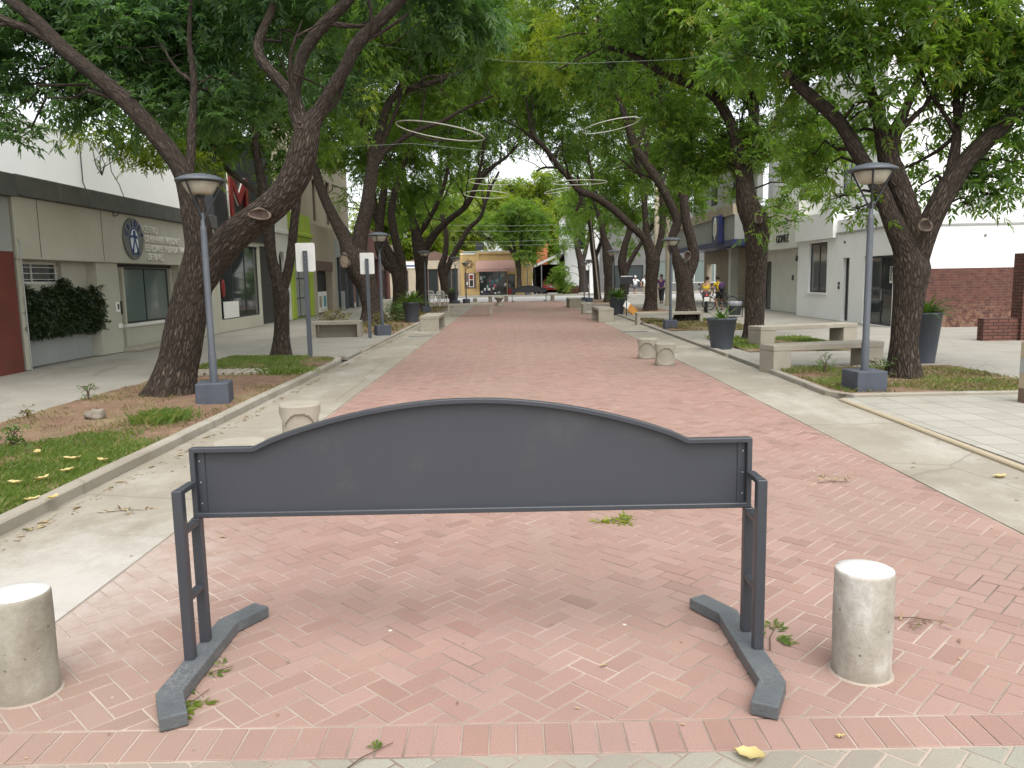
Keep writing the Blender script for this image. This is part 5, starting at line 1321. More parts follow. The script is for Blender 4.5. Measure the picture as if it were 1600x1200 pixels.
wh = thing("white_house", "tall narrow white house to the right of the carport with one dark upper window", "building", (0, YF + .2, .1))
W0, W1 = fx(884.5), fx(935)
mb = MB(); panel(mb, 'F', 0, W0, W1, 0, 7.4, [(W0 + 1.3, W0 + 2.0, 4.2, 6.0), (W0 + 1.6, W0 + 2.3, .8, 2.2)], .3); mb.box(W0, W0 + .3, .31, 8, 0, 7.4); mb.build("wall", M['white_wall'], wh)
window(wh, 'F', 0, W0 + 1.3, W0 + 2.0, 4.2, 6.0, M['dark_metal'], M['glass_dark'], 1, 2); window(wh, 'F', 0, W0 + 1.6, W0 + 2.3, .8, 2.2, M['dark_metal'], M['glass_dark'], 1, 2)
bp = thing("brick_planter", "long low brick planter in front of the white house across the street", "planter", (0, YF - .9, .1))
mb = MB(); mb.box(fx(881), fx(904), 0, .5, 0, .7); mb.build("wall", M['red_brick'], bp); mb = MB(); mb.box(fx(881) + .06, fx(904) - .06, .06, .44, .705, .73); mb.build("soil", M['soil_dark'], bp)
fr = thing("grey_building", "dim grey building with a greenish window band across the street on the right", "building", (0, YF + 1, .1))
mb = MB(); panel(mb, 'F', 0, W1 + .3, 30, 0, 8, [(14, 22, .8, 3), (10, 13, .4, 2.6)], .3); mb.build("wall", M['dim_grey'], fr)
window(fr, 'F', 0, 14, 22, .8, 3, M['offwhite'], M['glass_green'], 4); window(fr, 'F', 0, 10, 13, .4, 2.6, M['dark_metal'], M['glass_dark'], 2)

# ================================================================ FOREGROUND BARRIER
def barrier(name, label, loc, rz, group):
    t = thing(name, label, "barrier", loc, rz, group)
    HW = 1.225; zb_, zs_, zm_ = .632, .945, 1.14           # bottom, shoulder, crown of the panel frame
    yo = .085                                            # the panel stands over the rear posts
    def outline(g):
        pts = [(-HW + g, zb_ + g), (HW - g, zb_ + g), (HW - g, zs_ - g), (HW - .275 - g * .3, zs_ - g)]
        n = 26; a = HW - .275 - g * .3
        for i in range(1, n):
            x_ = a - 2 * a * i / n
            pts.append((x_, zs_ - g + (zm_ - zs_) * math.cos(x_ / a * math.pi / 2) ** .82))
        pts += [(-a, zs_ - g), (-HW + g, zs_ - g)]
        return pts
    out, inn = outline(0), outline(.022)
    n = len(out); mb = MB()
    vs = [(x_, yo + y_, z_) for y_ in (-.02, .02) for (x_, z_) in out] + [(x_, yo + y_, z_) for y_ in (-.02, .02) for (x_, z_) in inn]
    fs = []
    for i in range(n):
        j = (i + 1) % n
        fs += [(i, j, 2 * n + j, 2 * n + i), (n + i, 3 * n + i, 3 * n + j, n + j), (i, n + i, n + j, j), (2 * n + i, 2 * n + j, 3 * n + j, 3 * n + i)]
    mb.add(vs, fs); mb.build("frame", M['barrier'], t, bevel=.003)
    pin = outline(.019)
    MB().prism(pin, yo + .012, yo + .015, lambda a, b_, h_: (a, h_, b_)).build("panel", M['barrier_panel'], t)
    for s in (-1, 1):
        mb = MB(); mb.box(s * (HW - .040) - .0165, s * (HW - .040) + .0165, yo + .006, yo + .0115, zb_ + .0225, zs_ - .0225)
        fl = mb.build("fixing_strip", M['barrier'], t)
        for q in range(3):
            mb = MB(); mb.ball((s * (HW - .034), yo + .005, zb_ + .06 + q * .095), .0035, .002, .0035, 8, 6); mb.build("rivet", M['rivet'], fl)
    for s in (-1, 1):
        X_ = s * 1.2175
        # foot: flat bar lying on the paving, both ends bent inwards
        xo = lambda y_, k: s * (1.165 - k)
        P = [(s * 1.103, -.535), (s * 1.192, -.36), (s * 1.192, .29), (s * 1.09, .475)]
        w = .05; L = []; R = []
        for i, p_ in enumerate(P):
            a = Vector((*P[max(i - 1, 0)], 0)); b_ = Vector((*P[min(i + 1, 3)], 0)); q_ = Vector((*p_, 0))
            d1 = (q_ - a).normalized() if i else (b_ - q_).normalized(); d2 = (b_ - q_).normalized() if i < 3 else d1
            t_ = (d1 + d2).normalized(); n_ = Vector((-t_.y, t_.x, 0)); k_ = w / max(.5, n_.dot(Vector((-d1.y, d1.x, 0))))
            L.append(q_ + n_ * k_); R.append(q_ - n_ * k_)
        poly = [(p_.x, p_.y) for p_ in L] + [(p_.x, p_.y) for p_ in R[::-1]]
        MB().prism(poly, .004, .058, lambda a, b_, h_: (a, b_, h_)).build("foot", M['barrier_worn'], t, bevel=.005, seg=2)
        for y_, zt_ in ((-.085, .80), (.085, .80)):
            xc = X_
            mb = MB(); mb.box(xc - .021, xc + .021, y_ - .021, y_ + .021, .0585, zt_ if y_ < 0 else zb_ - .001)
            mb.build("post", M['barrier'], t, bevel=.003)
        for z_ in (.33, .625, .80):
            mb = MB(); x_a = X_
            mb.box(x_a - .018, x_a + .018, -.0635, .0635, z_ - .022, z_)
            mb.build("crossbar", M['barrier'], t, bevel=.002)
    return t
def worn():
    t = NT("scuffed_charcoal"); c = t.coord()
    col = t.ramp(t.noise(c, 6, 5), [(.3, (.072, .08, .084)), (.7, (.105, .115, .118))])
    vo = t.n("ShaderNodeTexVoronoi", feature='DISTANCE_TO_EDGE'); vo.inputs["Scale"].default_value = 34
    nz = t.n("ShaderNodeTexNoise"); nz.inputs["Scale"].default_value = 18; t.l(c, nz.inputs["Vector"])
    mx = t.n("ShaderNodeMix", data_type='RGBA'); mx.inputs[0].default_value = .06; t.l(c, mx.inputs[6]); t.l(nz.outputs["Color"], mx.inputs[7]); t.l(mx.outputs[2], vo.inputs["Vector"])
    k = t.ramp(vo.outputs["Distance"], [(.03, 1.0), (.09, 0.0)])
    m = t.ramp(t.noise(c, 4, 4), [(.45, 0.0), (.6, .7)])
    col = t.mix(t.math('MULTIPLY', k, m), col, (.16, .16, .16)); t.col(col)
    t.bump(t.math('ADD', t.noise(c, 70, 4), t.math('MULTIPLY', k, -.6)), .35, .004); t.set(Roughness=.5); return t.mat
M['barrier_worn'] = worn()
BG = "barriers closing the ends of the walk"
bar = barrier("barrier", "dark grey barrier panel with an arched top on bent bar feet, in the foreground", (-.185, 3.285, 0), 0, BG)
bar2 = copy_tree(bar); place(bar2, (1.35, 57.0, -.01), 0, "dark grey barrier panel with an arched top at the far end of the walk")

# ---------------------------------------------------------------- bollards and stone seats
def bollard(label, x, y, r, h, m, seed):
    rr = random.Random(seed)
    t = MB(); prof = [(r * .985, -.02)]
    for k in range(15):
        z = h * k / 14
        prof.append((r * (1 + .008 * math.sin(z * 19 + seed) + rr.uniform(-.004, .004)), z))
    prof[-1] = (r * .995, h - .012); prof += [(r * .965, h), (r * .5, h + .002), (0, h + .003)]
    t.lathe(prof, n=40)
    o = t.build("bollard", m); o.location = (x, y, 0); o.rotation_euler.z = rr.uniform(0, 6)
    mb = MB(); mb.lathe([(r * 1.13, -.008), (r * 1.1, .002), (r * .9, .005)], n=26, sx=1)
    k = mb.build("mortar_collar", M['joint'], o)
    return tag(o, label, "bollard", "concrete bollards")
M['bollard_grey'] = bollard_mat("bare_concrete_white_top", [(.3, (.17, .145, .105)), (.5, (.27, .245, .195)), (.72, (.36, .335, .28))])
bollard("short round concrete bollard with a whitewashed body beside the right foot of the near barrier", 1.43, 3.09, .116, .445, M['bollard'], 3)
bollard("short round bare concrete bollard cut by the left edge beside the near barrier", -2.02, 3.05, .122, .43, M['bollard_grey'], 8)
for i, (px, py, lab) in enumerate([(766, 473, "small far bollard left of the hourglass stone stool"), (791, 472, "small far bollard between the hourglass stool and the far barrier"), (864, 471, "small far bollard right of the far barrier"), (742, 470, "squat far bollard behind the long bench on the left")]):
    p_ = at(px, py, 56)
    bollard(lab, p_.x, 56.6, .14, .42 if i < 3 else .3, M['bollard_bare'], 20 + i)

def stool(label, x, y, rz, s=.40, h=.42):
    """short squared drum with rounded corners and a shallow round scoop in each of its four sides"""
    mb = MB(); n = 96; m = 26; cz = h * .44; R = s * .37; p = 2.5
    vs = []
    for j in range(m + 1):
        z = h * j / m
        for k in range(n):
            a = 2 * math.pi * k / n; c_, s_ = math.cos(a), math.sin(a)
            r = s / 2 / (abs(c_) ** p + abs(s_) ** p) ** (1 / p) * (.95 + .05 * min(1, j / 2))
            u = r * min(abs(c_), abs(s_))
            d = math.hypot(u, (z - cz) * .98)
            dep = 0 if d > R else min(.024, (R - d) * 5)
            edge = .012 * max(0, (j - m + 1)) 
            q = (r - edge) * (1 + .012 * noise.noise(Vector((c_ * 2 + x, s_ * 2, z * 6))))
            X_, Y_ = q * c_, q * s_
            if abs(c_) > abs(s_): X_ -= math.copysign(dep, c_)
            else: Y_ -= math.copysign(dep, s_)
            vs.append((X_, Y_, z))
    fs = [(j * n + k, j * n + (k + 1) % n, (j + 1) * n + (k + 1) % n, (j + 1) * n + k) for j in range(m) for k in range(n)]
    mb.add(vs, fs, 0, False); mb.add(vs[-n:], [tuple(range(n))])
    o = mb.build("stone_stool", M['concrete']); o.location = (x, y, .0); o.rotation_euler.z = rz
    return tag(o, label, "stool", "stone stools with round hollows")
stool("squat stone stool with round hollow, front one of the pair at the right path edge", 2.95, 15.05, -.12)
stool("squat stone stool with a round hollow, half hidden behind another at the right path edge", 2.82, 16.3, -.2)
stool("squat stone stool with round hollow, sticking up above the near barrier's left half", -2.12, 7.75, .22)
stool("squat stone stool with only its pale top showing above the near barrier's left shoulder", g_(374, 692)[0] * .7576 / (1 / (1 + .01164 * g_(374, 692)[0] * .7576)), g_(374, 692)[1] * .7576 * (1 + .01164 * g_(374, 692)[0] * .7576), .25, h=.40)
hg = MB(); hp = [(.27, 0), (.27, .06), (.15, .2), (.13, .26), (.17, .34), (.3, .46), (.3, .52), (0, .522)]
hg.lathe(hp, n=28); o = hg.build("stone_stool", M['concrete']); o.location = (at(780, 478, 48).x, 48, 0)
tag(o, "small hourglass shaped stone stool standing on the bricks near the far end", "stool")

# ---------------------------------------------------------------- benches
def bench(label, x, y, rz, L=2.1, W=.46, H=.46, th=.1, leg=.3, z=.03):
    t = thing("bench", label, "bench", (x, y, z), rz, "concrete benches")
    mb = MB(); mb.box(-L / 2, L / 2, -W / 2, W / 2, H - th, H); mb.build("seat", M['concrete'], t, bevel=.012, seg=2)
    for s in (-1, 1):
        mb = MB(); a = s * (L / 2 - .004); b_ = s * (L / 2 - leg)
        mb.box(min(a, b_), max(a, b_), -W / 2 + .004, W / 2 - .004, -.03, H - th - .001); mb.build("leg", M['concrete'], t, bevel=.01)
    return t
A = math.radians
bench("front concrete bench of the two on the right, beside the near right lamp", 5.62, 14.2, A(12), 2.2, .5, .47, .1, .34)
bench("rear concrete bench of the two on the right, beside the tall bulging trunk", 7.2, 19.4, A(16), 2.75, .55, .5, .1, .4)
bench("low concrete bench with a closed back slab behind the two left post signs", -4.83, 21.95, A(2), 1.34, .42, .45, .1, .1)
bench("box-ended concrete bench seen end on at the left path edge", -2.55, 25.9, A(90), 2.4, .60, .45, .1, .1)
bench("long thin concrete bench standing across the path edge on the left, before the white chairs", -1.78, 34.9, A(2), 1.95, .5, .52, .1, .12)
bench("box-ended concrete bench seen end on at the right path edge before the round planter", 3.62, 31.2, A(90), 2.6, .58, .5, .1, .1)
bench("low concrete bench behind the second lamp block on the right", 5.75, 28.7, A(1), 2.4, .5, .42, .1, .12)
bench("farthest box-ended concrete bench on the right, seen end on near the lamps", 3.68, 46, A(90), 2.4, .7, .5, .1, .1)
bench("small concrete bench tucked against the round planter on the right", 4.0, 37.2, A(4), 1.3, .5, .45, .1, .12)
mb = MB(); mb.box(-.55, .55, -.01, .01, -.02, .36); o = mb.build("back_slab", M['concrete'], bpy.data.objects["bench.002"]); o.location = (0, .15, 0)

# ---------------------------------------------------------------- street lamps
def lamp(label, x, y, z=.05, rz=0, s=1.0):
    t = thing("street_lamp", label, "street lamp", (x, y, z), rz, "street lamps along the walk", s)
    mb = MB(); mb.box(-.205, .205, -.205, .205, -.04, .27); mb.build("base_block", M['base_paint'], t, bevel=.02, seg=3)
    mb = MB(); mb.lathe([(.050, .27), (.050, .62), (.048, .64), (.043, .66), (.040, 2.2), (.037, 2.24), (.026, 2.26), (.024, 2.42)], n=20); mb.build("pole", M['lamp_paint'], t)
    for k in range(3):
        a = math.pi / 2 + k * 2 * math.pi / 3 + .55
        mb = MB(); d_ = Vector((math.cos(a), math.sin(a), 0))
        mb.tube([d_ * .02 + Vector((0, 0, 2.34)), d_ * .05 + Vector((0, 0, 2.40)), d_ * .272 + Vector((0, 0, 2.805))], .0125, 6); mb.build("arm", M['dark_metal'], t)
    mb = MB(); mb.lathe([(.0, 2.64), (.12, 2.645), (.15, 2.66), (.225, 2.79), (.215, 2.80), (.0, 2.80)], n=28); mb.build("lamp_bowl", M['lamp_bowl'], t)
    mb = MB(); mb.lathe([(.26, 2.805), (.295, 2.80), (.305, 2.815), (.29, 2.835), (.20, 2.875), (.08, 2.9), (0, 2.905)], n=32); mb.build("cap", M['lamp_paint'], t)
    mb = MB(); mb.lathe([(0.03, 2.6), (.05, 2.62), (.05, 2.643), (.0, 2.644)], n=14); mb.build("lamp_socket", M['dark_metal'], t)
    return t
lm = lamp("street lamp with grey block base in front of the big leaning tree", -3.87, 10.15, .05, .2)
for lab, x, y, rz, s in [
    ("street lamp with grey block base beside the stout tree with the round hollow", 5.08, 11.25, .1, 1.1),
    ("street lamp with grey block base just right of the second post sign", -3.70, 22.7, .4, 1.0),
    ("street lamp in front of the rough trunk with the round hole, second on the right", 5.16, 25.5, .0, 1.0),
    ("street lamp standing against the thick dark trunk behind the left planter", -4.02, 37.6, .3, 1.0),
    ("far left street lamp rising behind the long thin bench, left one of a pair", -3.3, 48.2, .2, 1.0),
    ("far left street lamp with a white-edged base, right one of a pair", -2.95, 53.0, .5, .92),
    ("street lamp between the dark twin trunks above the round planter on the right", 4.75, 36.6, .2, 1.0),
    ("far right street lamp with its base by a small heap of dry leaves", 5.47, 55.0, .3, 1.0),
    ("farthest right street lamp, left of another and behind the end-on bench", 5.3, 63 - 6.2, .3, .95),
    ("street lamp on the far sidewalk in front of the tan shop's right end", 1.62, 73.6, .3, 1.0)]:
    c_ = copy_tree(lm); place(c_, (x, y, .05), rz, lab, s)

# ---------------------------------------------------------------- post signs seen from behind
def sign(label, x, y, z=.05, rz=0, h=2.15):
    t = thing("post_sign", label, "sign", (x, y, z), rz, "post signs seen from behind")
    mb = MB(); mb.box(-.045, .045, -.03, .03, -.05, h); mb.build("post", M['lamp_paint'], t, bevel=.006)
    mb = MB(); w, hh, r = .19, .285, .03; pts = []
    for cx, cz_, a0 in ((w - r, hh - r, 0), (-w + r, hh - r, 90), (-w + r, -hh + r, 180), (w - r, -hh + r, 270)):
        for k in range(5): pts.append((cx + r * math.cos(A(a0 + k * 22.5)), cz_ + r * math.sin(A(a0 + k * 22.5))))
    mb.prism(pts, .034, .05, lambda a, b_, q: (a, q, b_ + h - .13)); o_ = mb.build("plate", M['white_plastic'], t, bevel=.003)
    for q in (-.1, .05): mb = MB(); mb.ball((0, -.031, h + q - .13), .008, .005, .008, 8, 6); mb.build("bolt", M['steel'], o_)
    return t
sg1 = sign("white plate on a grey post seen from behind, in front of the slim forked tree", -4.1, 16.0, .05, A(6))
sg2 = copy_tree(sg1); place(sg2, (-3.86, 21.55, .03), A(6), "white plate on a grey post seen from behind, beside the second left lamp")

# ---------------------------------------------------------------- planters
def planter(name, label, x, y, r, h, z=.03, seed=0, leaves=26, ll=.45, m='pot'):
    t = thing(name, label, "planter", (x, y, z), 0, "tapered grey planters")
    mb = MB(); mb.lathe([(r * .66, 0), (r * .67, .015), (r * .97, h - .05), (r, h - .045), (r, h), (r * .93, h), (r * .9, h - .07)], n=36); mb.build("pot", M[m], t)
    mb = MB(); mb.lathe([(r * .9, h - .08), (0, h - .06)], n=24); mb.build("soil", M['soil_dark'], t)
    rg = np.random.default_rng(seed); co = []; q = []
    for k in range(leaves):
        a = rg.uniform(0, 6.28); e = rg.uniform(.35, 1.35); L = ll * rg.uniform(.6, 1.15); W = .035 * rg.uniform(.8, 1.3) * (ll / .45)
        d_ = np.array([math.cos(a), math.sin(a), 0]); s_ = np.array([-math.sin(a), math.cos(a), 0]); b_ = np.array([math.cos(a), math.sin(a), 0]) * r * .25 * rg.uniform(0, 1) + np.array([0, 0, h - .06])
        o = len(co); n = 6
        for i in range(n + 1):
            u_ = i / n; ang = e - 1.5 * u_ * u_
            ctr = b_ + d_ * L * u_ * math.cos(e) * (1 + .4 * u_) + np.array([0, 0, 1]) * L * (u_ * math.sin(e) - .55 * u_ ** 2.2 * (1.5 - e) * .8)
            wd = W * (1 - u_) ** .6 * (.5 + u_)
            co += [ctr - s_ * wd + np.array([0, 0, wd * .4]), ctr, ctr + s_ * wd + np.array([0, 0, wd * .4])]
        for i in range(n):
            for j in (0, 1): q.append((o + i * 3 + j, o + i * 3 + j + 1, o + i * 3 + j + 4, o + i * 3 + j + 3))
    npmesh("leaves", np.array(co), np.array(q), M['plant_leaf'], t)
    return t
planter("planter", "round tapered grey planter with spiky leaves in front of the tall bulging trunk", 4.87, 18.2, .345, .72, .03, 1, 22, .42)
planter("planter", "tall tapered grey planter half hidden behind the stout tree on the right", 7.92, 15.1, .33, .98, .03, 2, 70, .5)
planter("planter", "grey planter with bushy green leaves at the foot of the twin-stemmed left tree", -3.66, 29.2, .33, .74, .04, 3, 90, .6)
planter("planter", "round grey planter at the foot of the paired dark trunks on the right", 4.85, 35.9, .40, .78, .03, 4, 70, .6)
planter("planter", "far left grey planter just before the pair of lamps", -3.72, 51.6, .36, .75, .03, 5, 40, .45)
t = thing("tub", "pale cream tapered tub standing behind the second left lamp", "planter", (-5.0, 31.6, .05))
mb = MB(); v_ = []
for z_, a in ((0, .17), (.62, .23)): v_ += [(-a, -a, z_), (a, -a, z_), (a, a, z_), (-a, a, z_)]
mb.add(v_, [(3, 2, 1, 0), (4, 5, 6, 7), (0, 1, 5, 4), (1, 2, 6, 5), (2, 3, 7, 6), (3, 0, 4, 7)]); mb.build("pot", M['cream'], t, bevel=.015); t.location.z = .2
for sx in (-1, 1):
    for sy in (-1, 1): mb = MB(); mb.box(sx * .14 - .02, sx * .14 + .02, sy * .14 - .02, sy * .14 + .02, -.18, .001); mb.build("leg", M['cream'], t)

# ---------------------------------------------------------------- bin, boards, posts
t = thing("litter_bin", "black litter bin in a thin frame with a pale bag folded over its rim", "bin", (9.42, 33.2, .035), .15)
mb = MB(); mb.lathe([(.25, .1), (.28, .62), (.28, .64), (.26, .64), (.24, .12)], n=24); mb.build("bucket", M['dark_metal'], t)
mb = MB(); mb.lathe([(.275, .48), (.3, .55), (.295, .66), (.25, .67), (.22, .5)], n=24); mb.build("bag", M['bag'], t)
for s in (-1, 1): mb = MB(); mb.tube([(s * .34, 0, 0), (s * .34, 0, .9)], .02, 8); mb.build("post", M['dark_metal'], t)
for z_ in (.3, .9): mb = MB(); mb.tube([(-.34, 0, z_), (.34, 0, z_)], .016, 8); mb.build("frame_bar", M['dark_metal'], t)
t = thing("leaning_board", "orange and white board leaning beside the round planter on the right", "board", (5.4, 35.6, .04), .3)
Mx = Matrix.Translation((0, 0, .28)) @ Matrix.Rotation(.7, 4, 'Y') @ Matrix.Rotation(-.35, 4, 'X')
mb = MB(); mb.box(-.36, .36, -.02, .02, -.17, .17, 0, Mx); mb.build("panel", M['orange'], t)
mb = MB(); mb.box(-.37, -.12, -.024, .024, -.175, .175, 0, Mx); mb.build("end_panel", M['white_plastic'], t)
mb = MB(); mb.tube([(.1, .1, 0), (.1, .1, .3)], .03, 8); mb.build("leg", M['dark_metal'], t)
t = thing("box_sign", "thin dark post carrying a dark box with a white strip, right of the round planter", "sign", (5.02, 34.2, .04))
mb = MB(); mb.tube([(0, 0, 0), (0, 0, 1.75)], .022, 8); mb.build("post", M['dark_metal'], t)
mb = MB(); mb.box(-.27, .27, -.05, .05, 1.36, 1.74); o_ = mb.build("box", M['dark_metal'], t, bevel=.01); mb = MB(); mb.box(-.25, .25, -.055, -.049, 1.68, 1.72); mb.build("strip", M['white_plastic'], o_)
def pole(name, label, x, y, h, r, m, cat="pole"):
    mb = MB(); mb.lathe([(r * 1.1, 0), (r, h * .5), (r * .85, h), (0, h + .01)], n=14); o_ = mb.build(name, M[m]); o_.location = (x, y, .03); return tag(o_, label, cat)
pole("utility_pole", "thick pale concrete pole rising behind the low bench by the bank", at(998, 450, 62).x, 54.5, 8.2, .17, 'beige', "pole")
pole("utility_pole", "pale concrete pole just left of the second lamp on the right", at(1043, 450, 47).x, 47, 7.6, .13, 'beige', "pole")
pole("thin_pole", "thin pale leaning pole among the far right trunks", at(937, 450, 57).x, 57.2, 6.5, .055, 'concrete').rotation_euler = (0, -.1, 0)
t = thing("notice_post", "thin steel post with a small white notice on the far right sidewalk", "sign", (at(927, 460, 66).x, 57.8, 0))
mb = MB(); mb.tube([(0, 0, 0), (0, 0, 2.3)], .04, 8); mb.build("post", M['steel'], t); mb = MB(); mb.box(-.1, .1, -.06, -.041, 1.7, 2.2); mb.build("plate", M['white_plastic'], t)
t = thing("low_wall", "low pale planter wall at the foot of the concrete pole by the bank", "wall", (at(997, 470, 50).x, 50.5, .03))
mb = MB(); mb.box(-.6, .6, -.2, .2, -.03, .62); mb.build("wall", M['offwhite'], t, bevel=.02)
# painted guard post at the right edge
t = thing("guard_post", "yellow and grey painted wooden guard post cut by the right edge of the view", "post", (6.78, 10.2, .0), .2)
for (z0, z1, m) in ((-.03, .22, 'brown'), (.2205, .42, 'yellow_paint'), (.4205, .62, 'grey_render'), (.6205, .84, 'yellow_paint')):
    mb = MB(); mb.box(-.09, .09, -.09, .09, z0, z1); mb.build("band", M[m], t, bevel=.006)

# ---------------------------------------------------------------- white plastic chairs
def chair(label, x, y, rz):
    t = thing("plastic_chair", label, "chair", (x, y, .05), rz, "white plastic chairs")
    mb = MB(); mb.box(-.22, .22, -.22, .22, .42, .45); mb.build("seat", M['white_plastic'], t, bevel=.012)
    mb = MB(); n = 10
    pr = [(-.24, .46), (-.25, .75), (-.2, .87), (-.1, .92), (.1, .92), (.2, .87), (.25, .75), (.24, .46), (.19, .46), (.2, .74), (.15, .83), (.08, .86), (-.08, .86), (-.15, .83), (-.2, .74), (-.19, .46)]
    mb.prism(pr, .2, .235, lambda a, b_, h_: (a, h_ + (b_ - .46) * .18, b_))
    for k in range(-2, 3): mb.box(k * .075 - .018, k * .075 + .018, .235, .25, .455, .85, 0)
    mb.build("backrest", M['white_plastic'], t)
    for sx in (-1, 1):
        for sy in (-1, 1): mb = MB(); mb.tube([(sx * .2, sy * .2, .42), (sx * .235, sy * .235, 0)], [.025, .018], 8); mb.build("leg", M['white_plastic'], t)
        mb = MB(); mb.tube([(sx * .24, -.2, .42), (sx * .26, -.2, .64), (sx * .26, .2, .66)], .02, 6); mb.build("armrest", M['white_plastic'], t)
    return t
c1 = chair("white plastic chair at the left of a pair under the thick dark trunk", -4.6, 45.4, math.pi + .1)
c2 = copy_tree(c1); place(c2, (-3.9, 45.2, .05), math.pi - .2, "white plastic chair at the right of a pair behind the long bench")
c3 = copy_tree(c1); place(c3, (-5.45, 44.0, .05), .4, "white plastic chair set apart between the two left dark trunks")
t = thing("cafe_table", "small white plastic table between the pair of white chairs", "table", (-4.25, 44.4, .05))
mb = MB(); mb.box(-.36, .36, -.36, .36, .68, .71); mb.build("tabletop", M['white_plastic'], t, bevel=.01)
for sx in (-1, 1):
    for sy in (-1, 1): mb = MB(); mb.tube([(sx * .28, sy * .28, .68), (sx * .31, sy * .31, 0)], .025, 8); mb.build("leg", M['white_plastic'], t)

# ---------------------------------------------------------------- hoops and cables overhead
def hoop(label, c, r, nx, ny):
    n = Vector((nx, ny, 1)).normalized(); u_ = n.cross(Vector((0, 1, 0))).normalized(); w_ = n.cross(u_)
    t = thing("hoop_light", label, "hoop light", c, 0, "white hoop lights hung over the walk")
    mb = MB(); mb.tube([(u_ * math.cos(a) + w_ * math.sin(a)) * r for a in np.linspace(0, 2 * math.pi, 57)], .0095, 8, False); mb.build("ring", M['hoop'], t)
    for k in range(3):
        a = 2 * math.pi * k / 3 + .4; p_ = (u_ * math.cos(a) + w_ * math.sin(a)) * r
        mb = MB(); mb.tube([p_, Vector((p_.x * .1, p_.y * .1, 1.5))], .0025, 4); mb.build("hanger_wire", M['cable_dark'], t)
    return t
hoop("large white hoop light tilted to the right, nearest over the left half of the walk", at(688, 205, 13.6), .74, .17, -.01)
hoop("white hoop light tilted to the left over the right half of the walk", at(955, 196, 18.5), .66, -.17, .02)
hoop("level white hoop light in front of the long limb on the right", at(905, 285, 21), .73, .0, -.03)
hoop("small white hoop light tilted to the left, below the level one on the right", at(871, 298, 28), .47, -.16, .02)
hoop("thin level white hoop light above another on the left", at(766, 284, 22.5), .62, .06, .02)
hoop("white hoop light in front of the arching left limb, below a thin level one", at(760, 304, 21.5), .60, .05, .06)

def cable(label, pts, r, m='cable', name="cable", sag=0):
    mb = MB(); P = [Vector(p_) for p_ in pts]; out = []
    for i in range(len(P) - 1):
        for k in range(12):
            q_ = k / 12; p_ = P[i].lerp(P[i + 1], q_); p_.z -= sag * 4 * q_ * (1 - q_); out.append(p_)
    out.append(P[-1]); mb.tube(out, r, 5); return tag(mb.build(name, M[m]), label, "cable", "cables strung over the walk")
cable("thin pale cable sagging across the top of the view before the nearest trees", [at(60, -40, 13.5), at(220, 0, 13.5), at(400, 38, 13.5), at(620, 75, 13.5), at(800, 96, 13.5), at(900, 99, 13.5), at(1060, 93, 13.5), at(1290, 62, 13.5), at(1420, 30, 13.5)], .0026)
cable("thin cable hanging between the left trees just below the large hoop", [at(500, 232, 19), at(640, 224, 19), at(760, 236, 19)], .005)
for lab, y0, y1, yy in (("upper wire of the cross street in front of the far trees", 352, 350, 70), ("second wire of the cross street in front of the far trees", 361, 358, 70), ("third wire of the cross street just over the tan shop", 378, 373, 70), ("lowest wire of the cross street over the tan shop roof", 383, 380, 70)):
    cable(lab, [at(700, y0, yy), at(800, (y0 + y1) / 2 + 2, yy), at(905, y1, yy)], .012, 'cable')
def fasc(px, py, X=-9.36):
    x, dy, dz = ray(px, py); t_ = X / x
    return Vector((X, dy * t_, EYE + dz * t_))
cable("dark cable hanging in a loop over the clinic's cream fascia left of the emblem", [fasc(170, 240), fasc(174, 268), fasc(186, 288), fasc(193, 306), fasc(191, 322), fasc(184, 336), fasc(178, 338), fasc(175, 330)], .010, 'cable_dark')

# ================================================================ VEHICLES
t = thing("red_car", "red car parked nose-in under the dark carport, seen from behind", "car", (at(861, 455, 78.5).x, 79.2, .1))
prof = [(-2.1, .35), (-2.15, .6), (-2.05, .92), (-1.5, .98), (-.95, 1.42), (.5, 1.45), (1.2, 1.0), (2.0, .86), (2.15, .6), (2.1, .35)]
mb = MB(); N = len(prof); V = []
for sx, k in ((-.86, 0), (-.8, 1), (.8, 1), (.86, 0)):
    for (y_, z_) in prof:
        inn = .1 if z_ > 1.2 else 0
        V.append((sx * (1 - inn * 1.3), y_, z_ * (1 if k else .97)))
F_ = []
for j in range(3):
    for i in range(N):
        F_.append((j * N + i, j * N + (i + 1) % N, (j + 1) * N + (i + 1) % N, (j + 1) * N + i))
F_ += [tuple(range(N))[::-1], tuple(range(3 * N, 4 * N))]
mb.add(V, F_, 0, False); mb.build("body", M['car_red'], t, bevel=.03, seg=2)
mb = MB(); mb.add([(-.68, -1.52, 1.0), (.68, -1.52, 1.0), (.6, -1.02, 1.37), (-.6, -1.02, 1.37)], [(0, 1, 2, 3)]); o_ = mb.build("rear_window", M['glass_dark'], t); o_.location = (0, -.03, .03)
for s in (-1, 1):
    mb = MB(); mb.box(s * .66 - .16, s * .66 + .16, -2.17, -2.1, .68, .86); mb.build("tail_light", M['tail_red'], t, bevel=.02)
    for y_ in (-1.3, 1.35):
        mb = MB(); mb.lathe([(.2, -.1), (.31, -.1), (.33, -.06), (.33, .06), (.31, .1), (.2, .1)], n=22); w_ = mb.build("wheel", M['rubber'], t); w_.location = (s * .8, y_, .32); w_.rotation_euler = (0, math.pi / 2, 0)
        mb = MB(); mb.lathe([(0, .08), (.2, .085), (.2, -.085), (0, -.08)], n=16); mb.build("rim", M['steel'], w_)
mb = MB(); mb.box(-.26, .26, -2.19, -2.13, .62, .73); mb.build("number_plate", M['white_plastic'], t)
mb = MB(); mb.box(-.85, .85, -2.2, -2.08, .36, .52); mb.build("bumper", M['car_red'], t, bevel=.03)

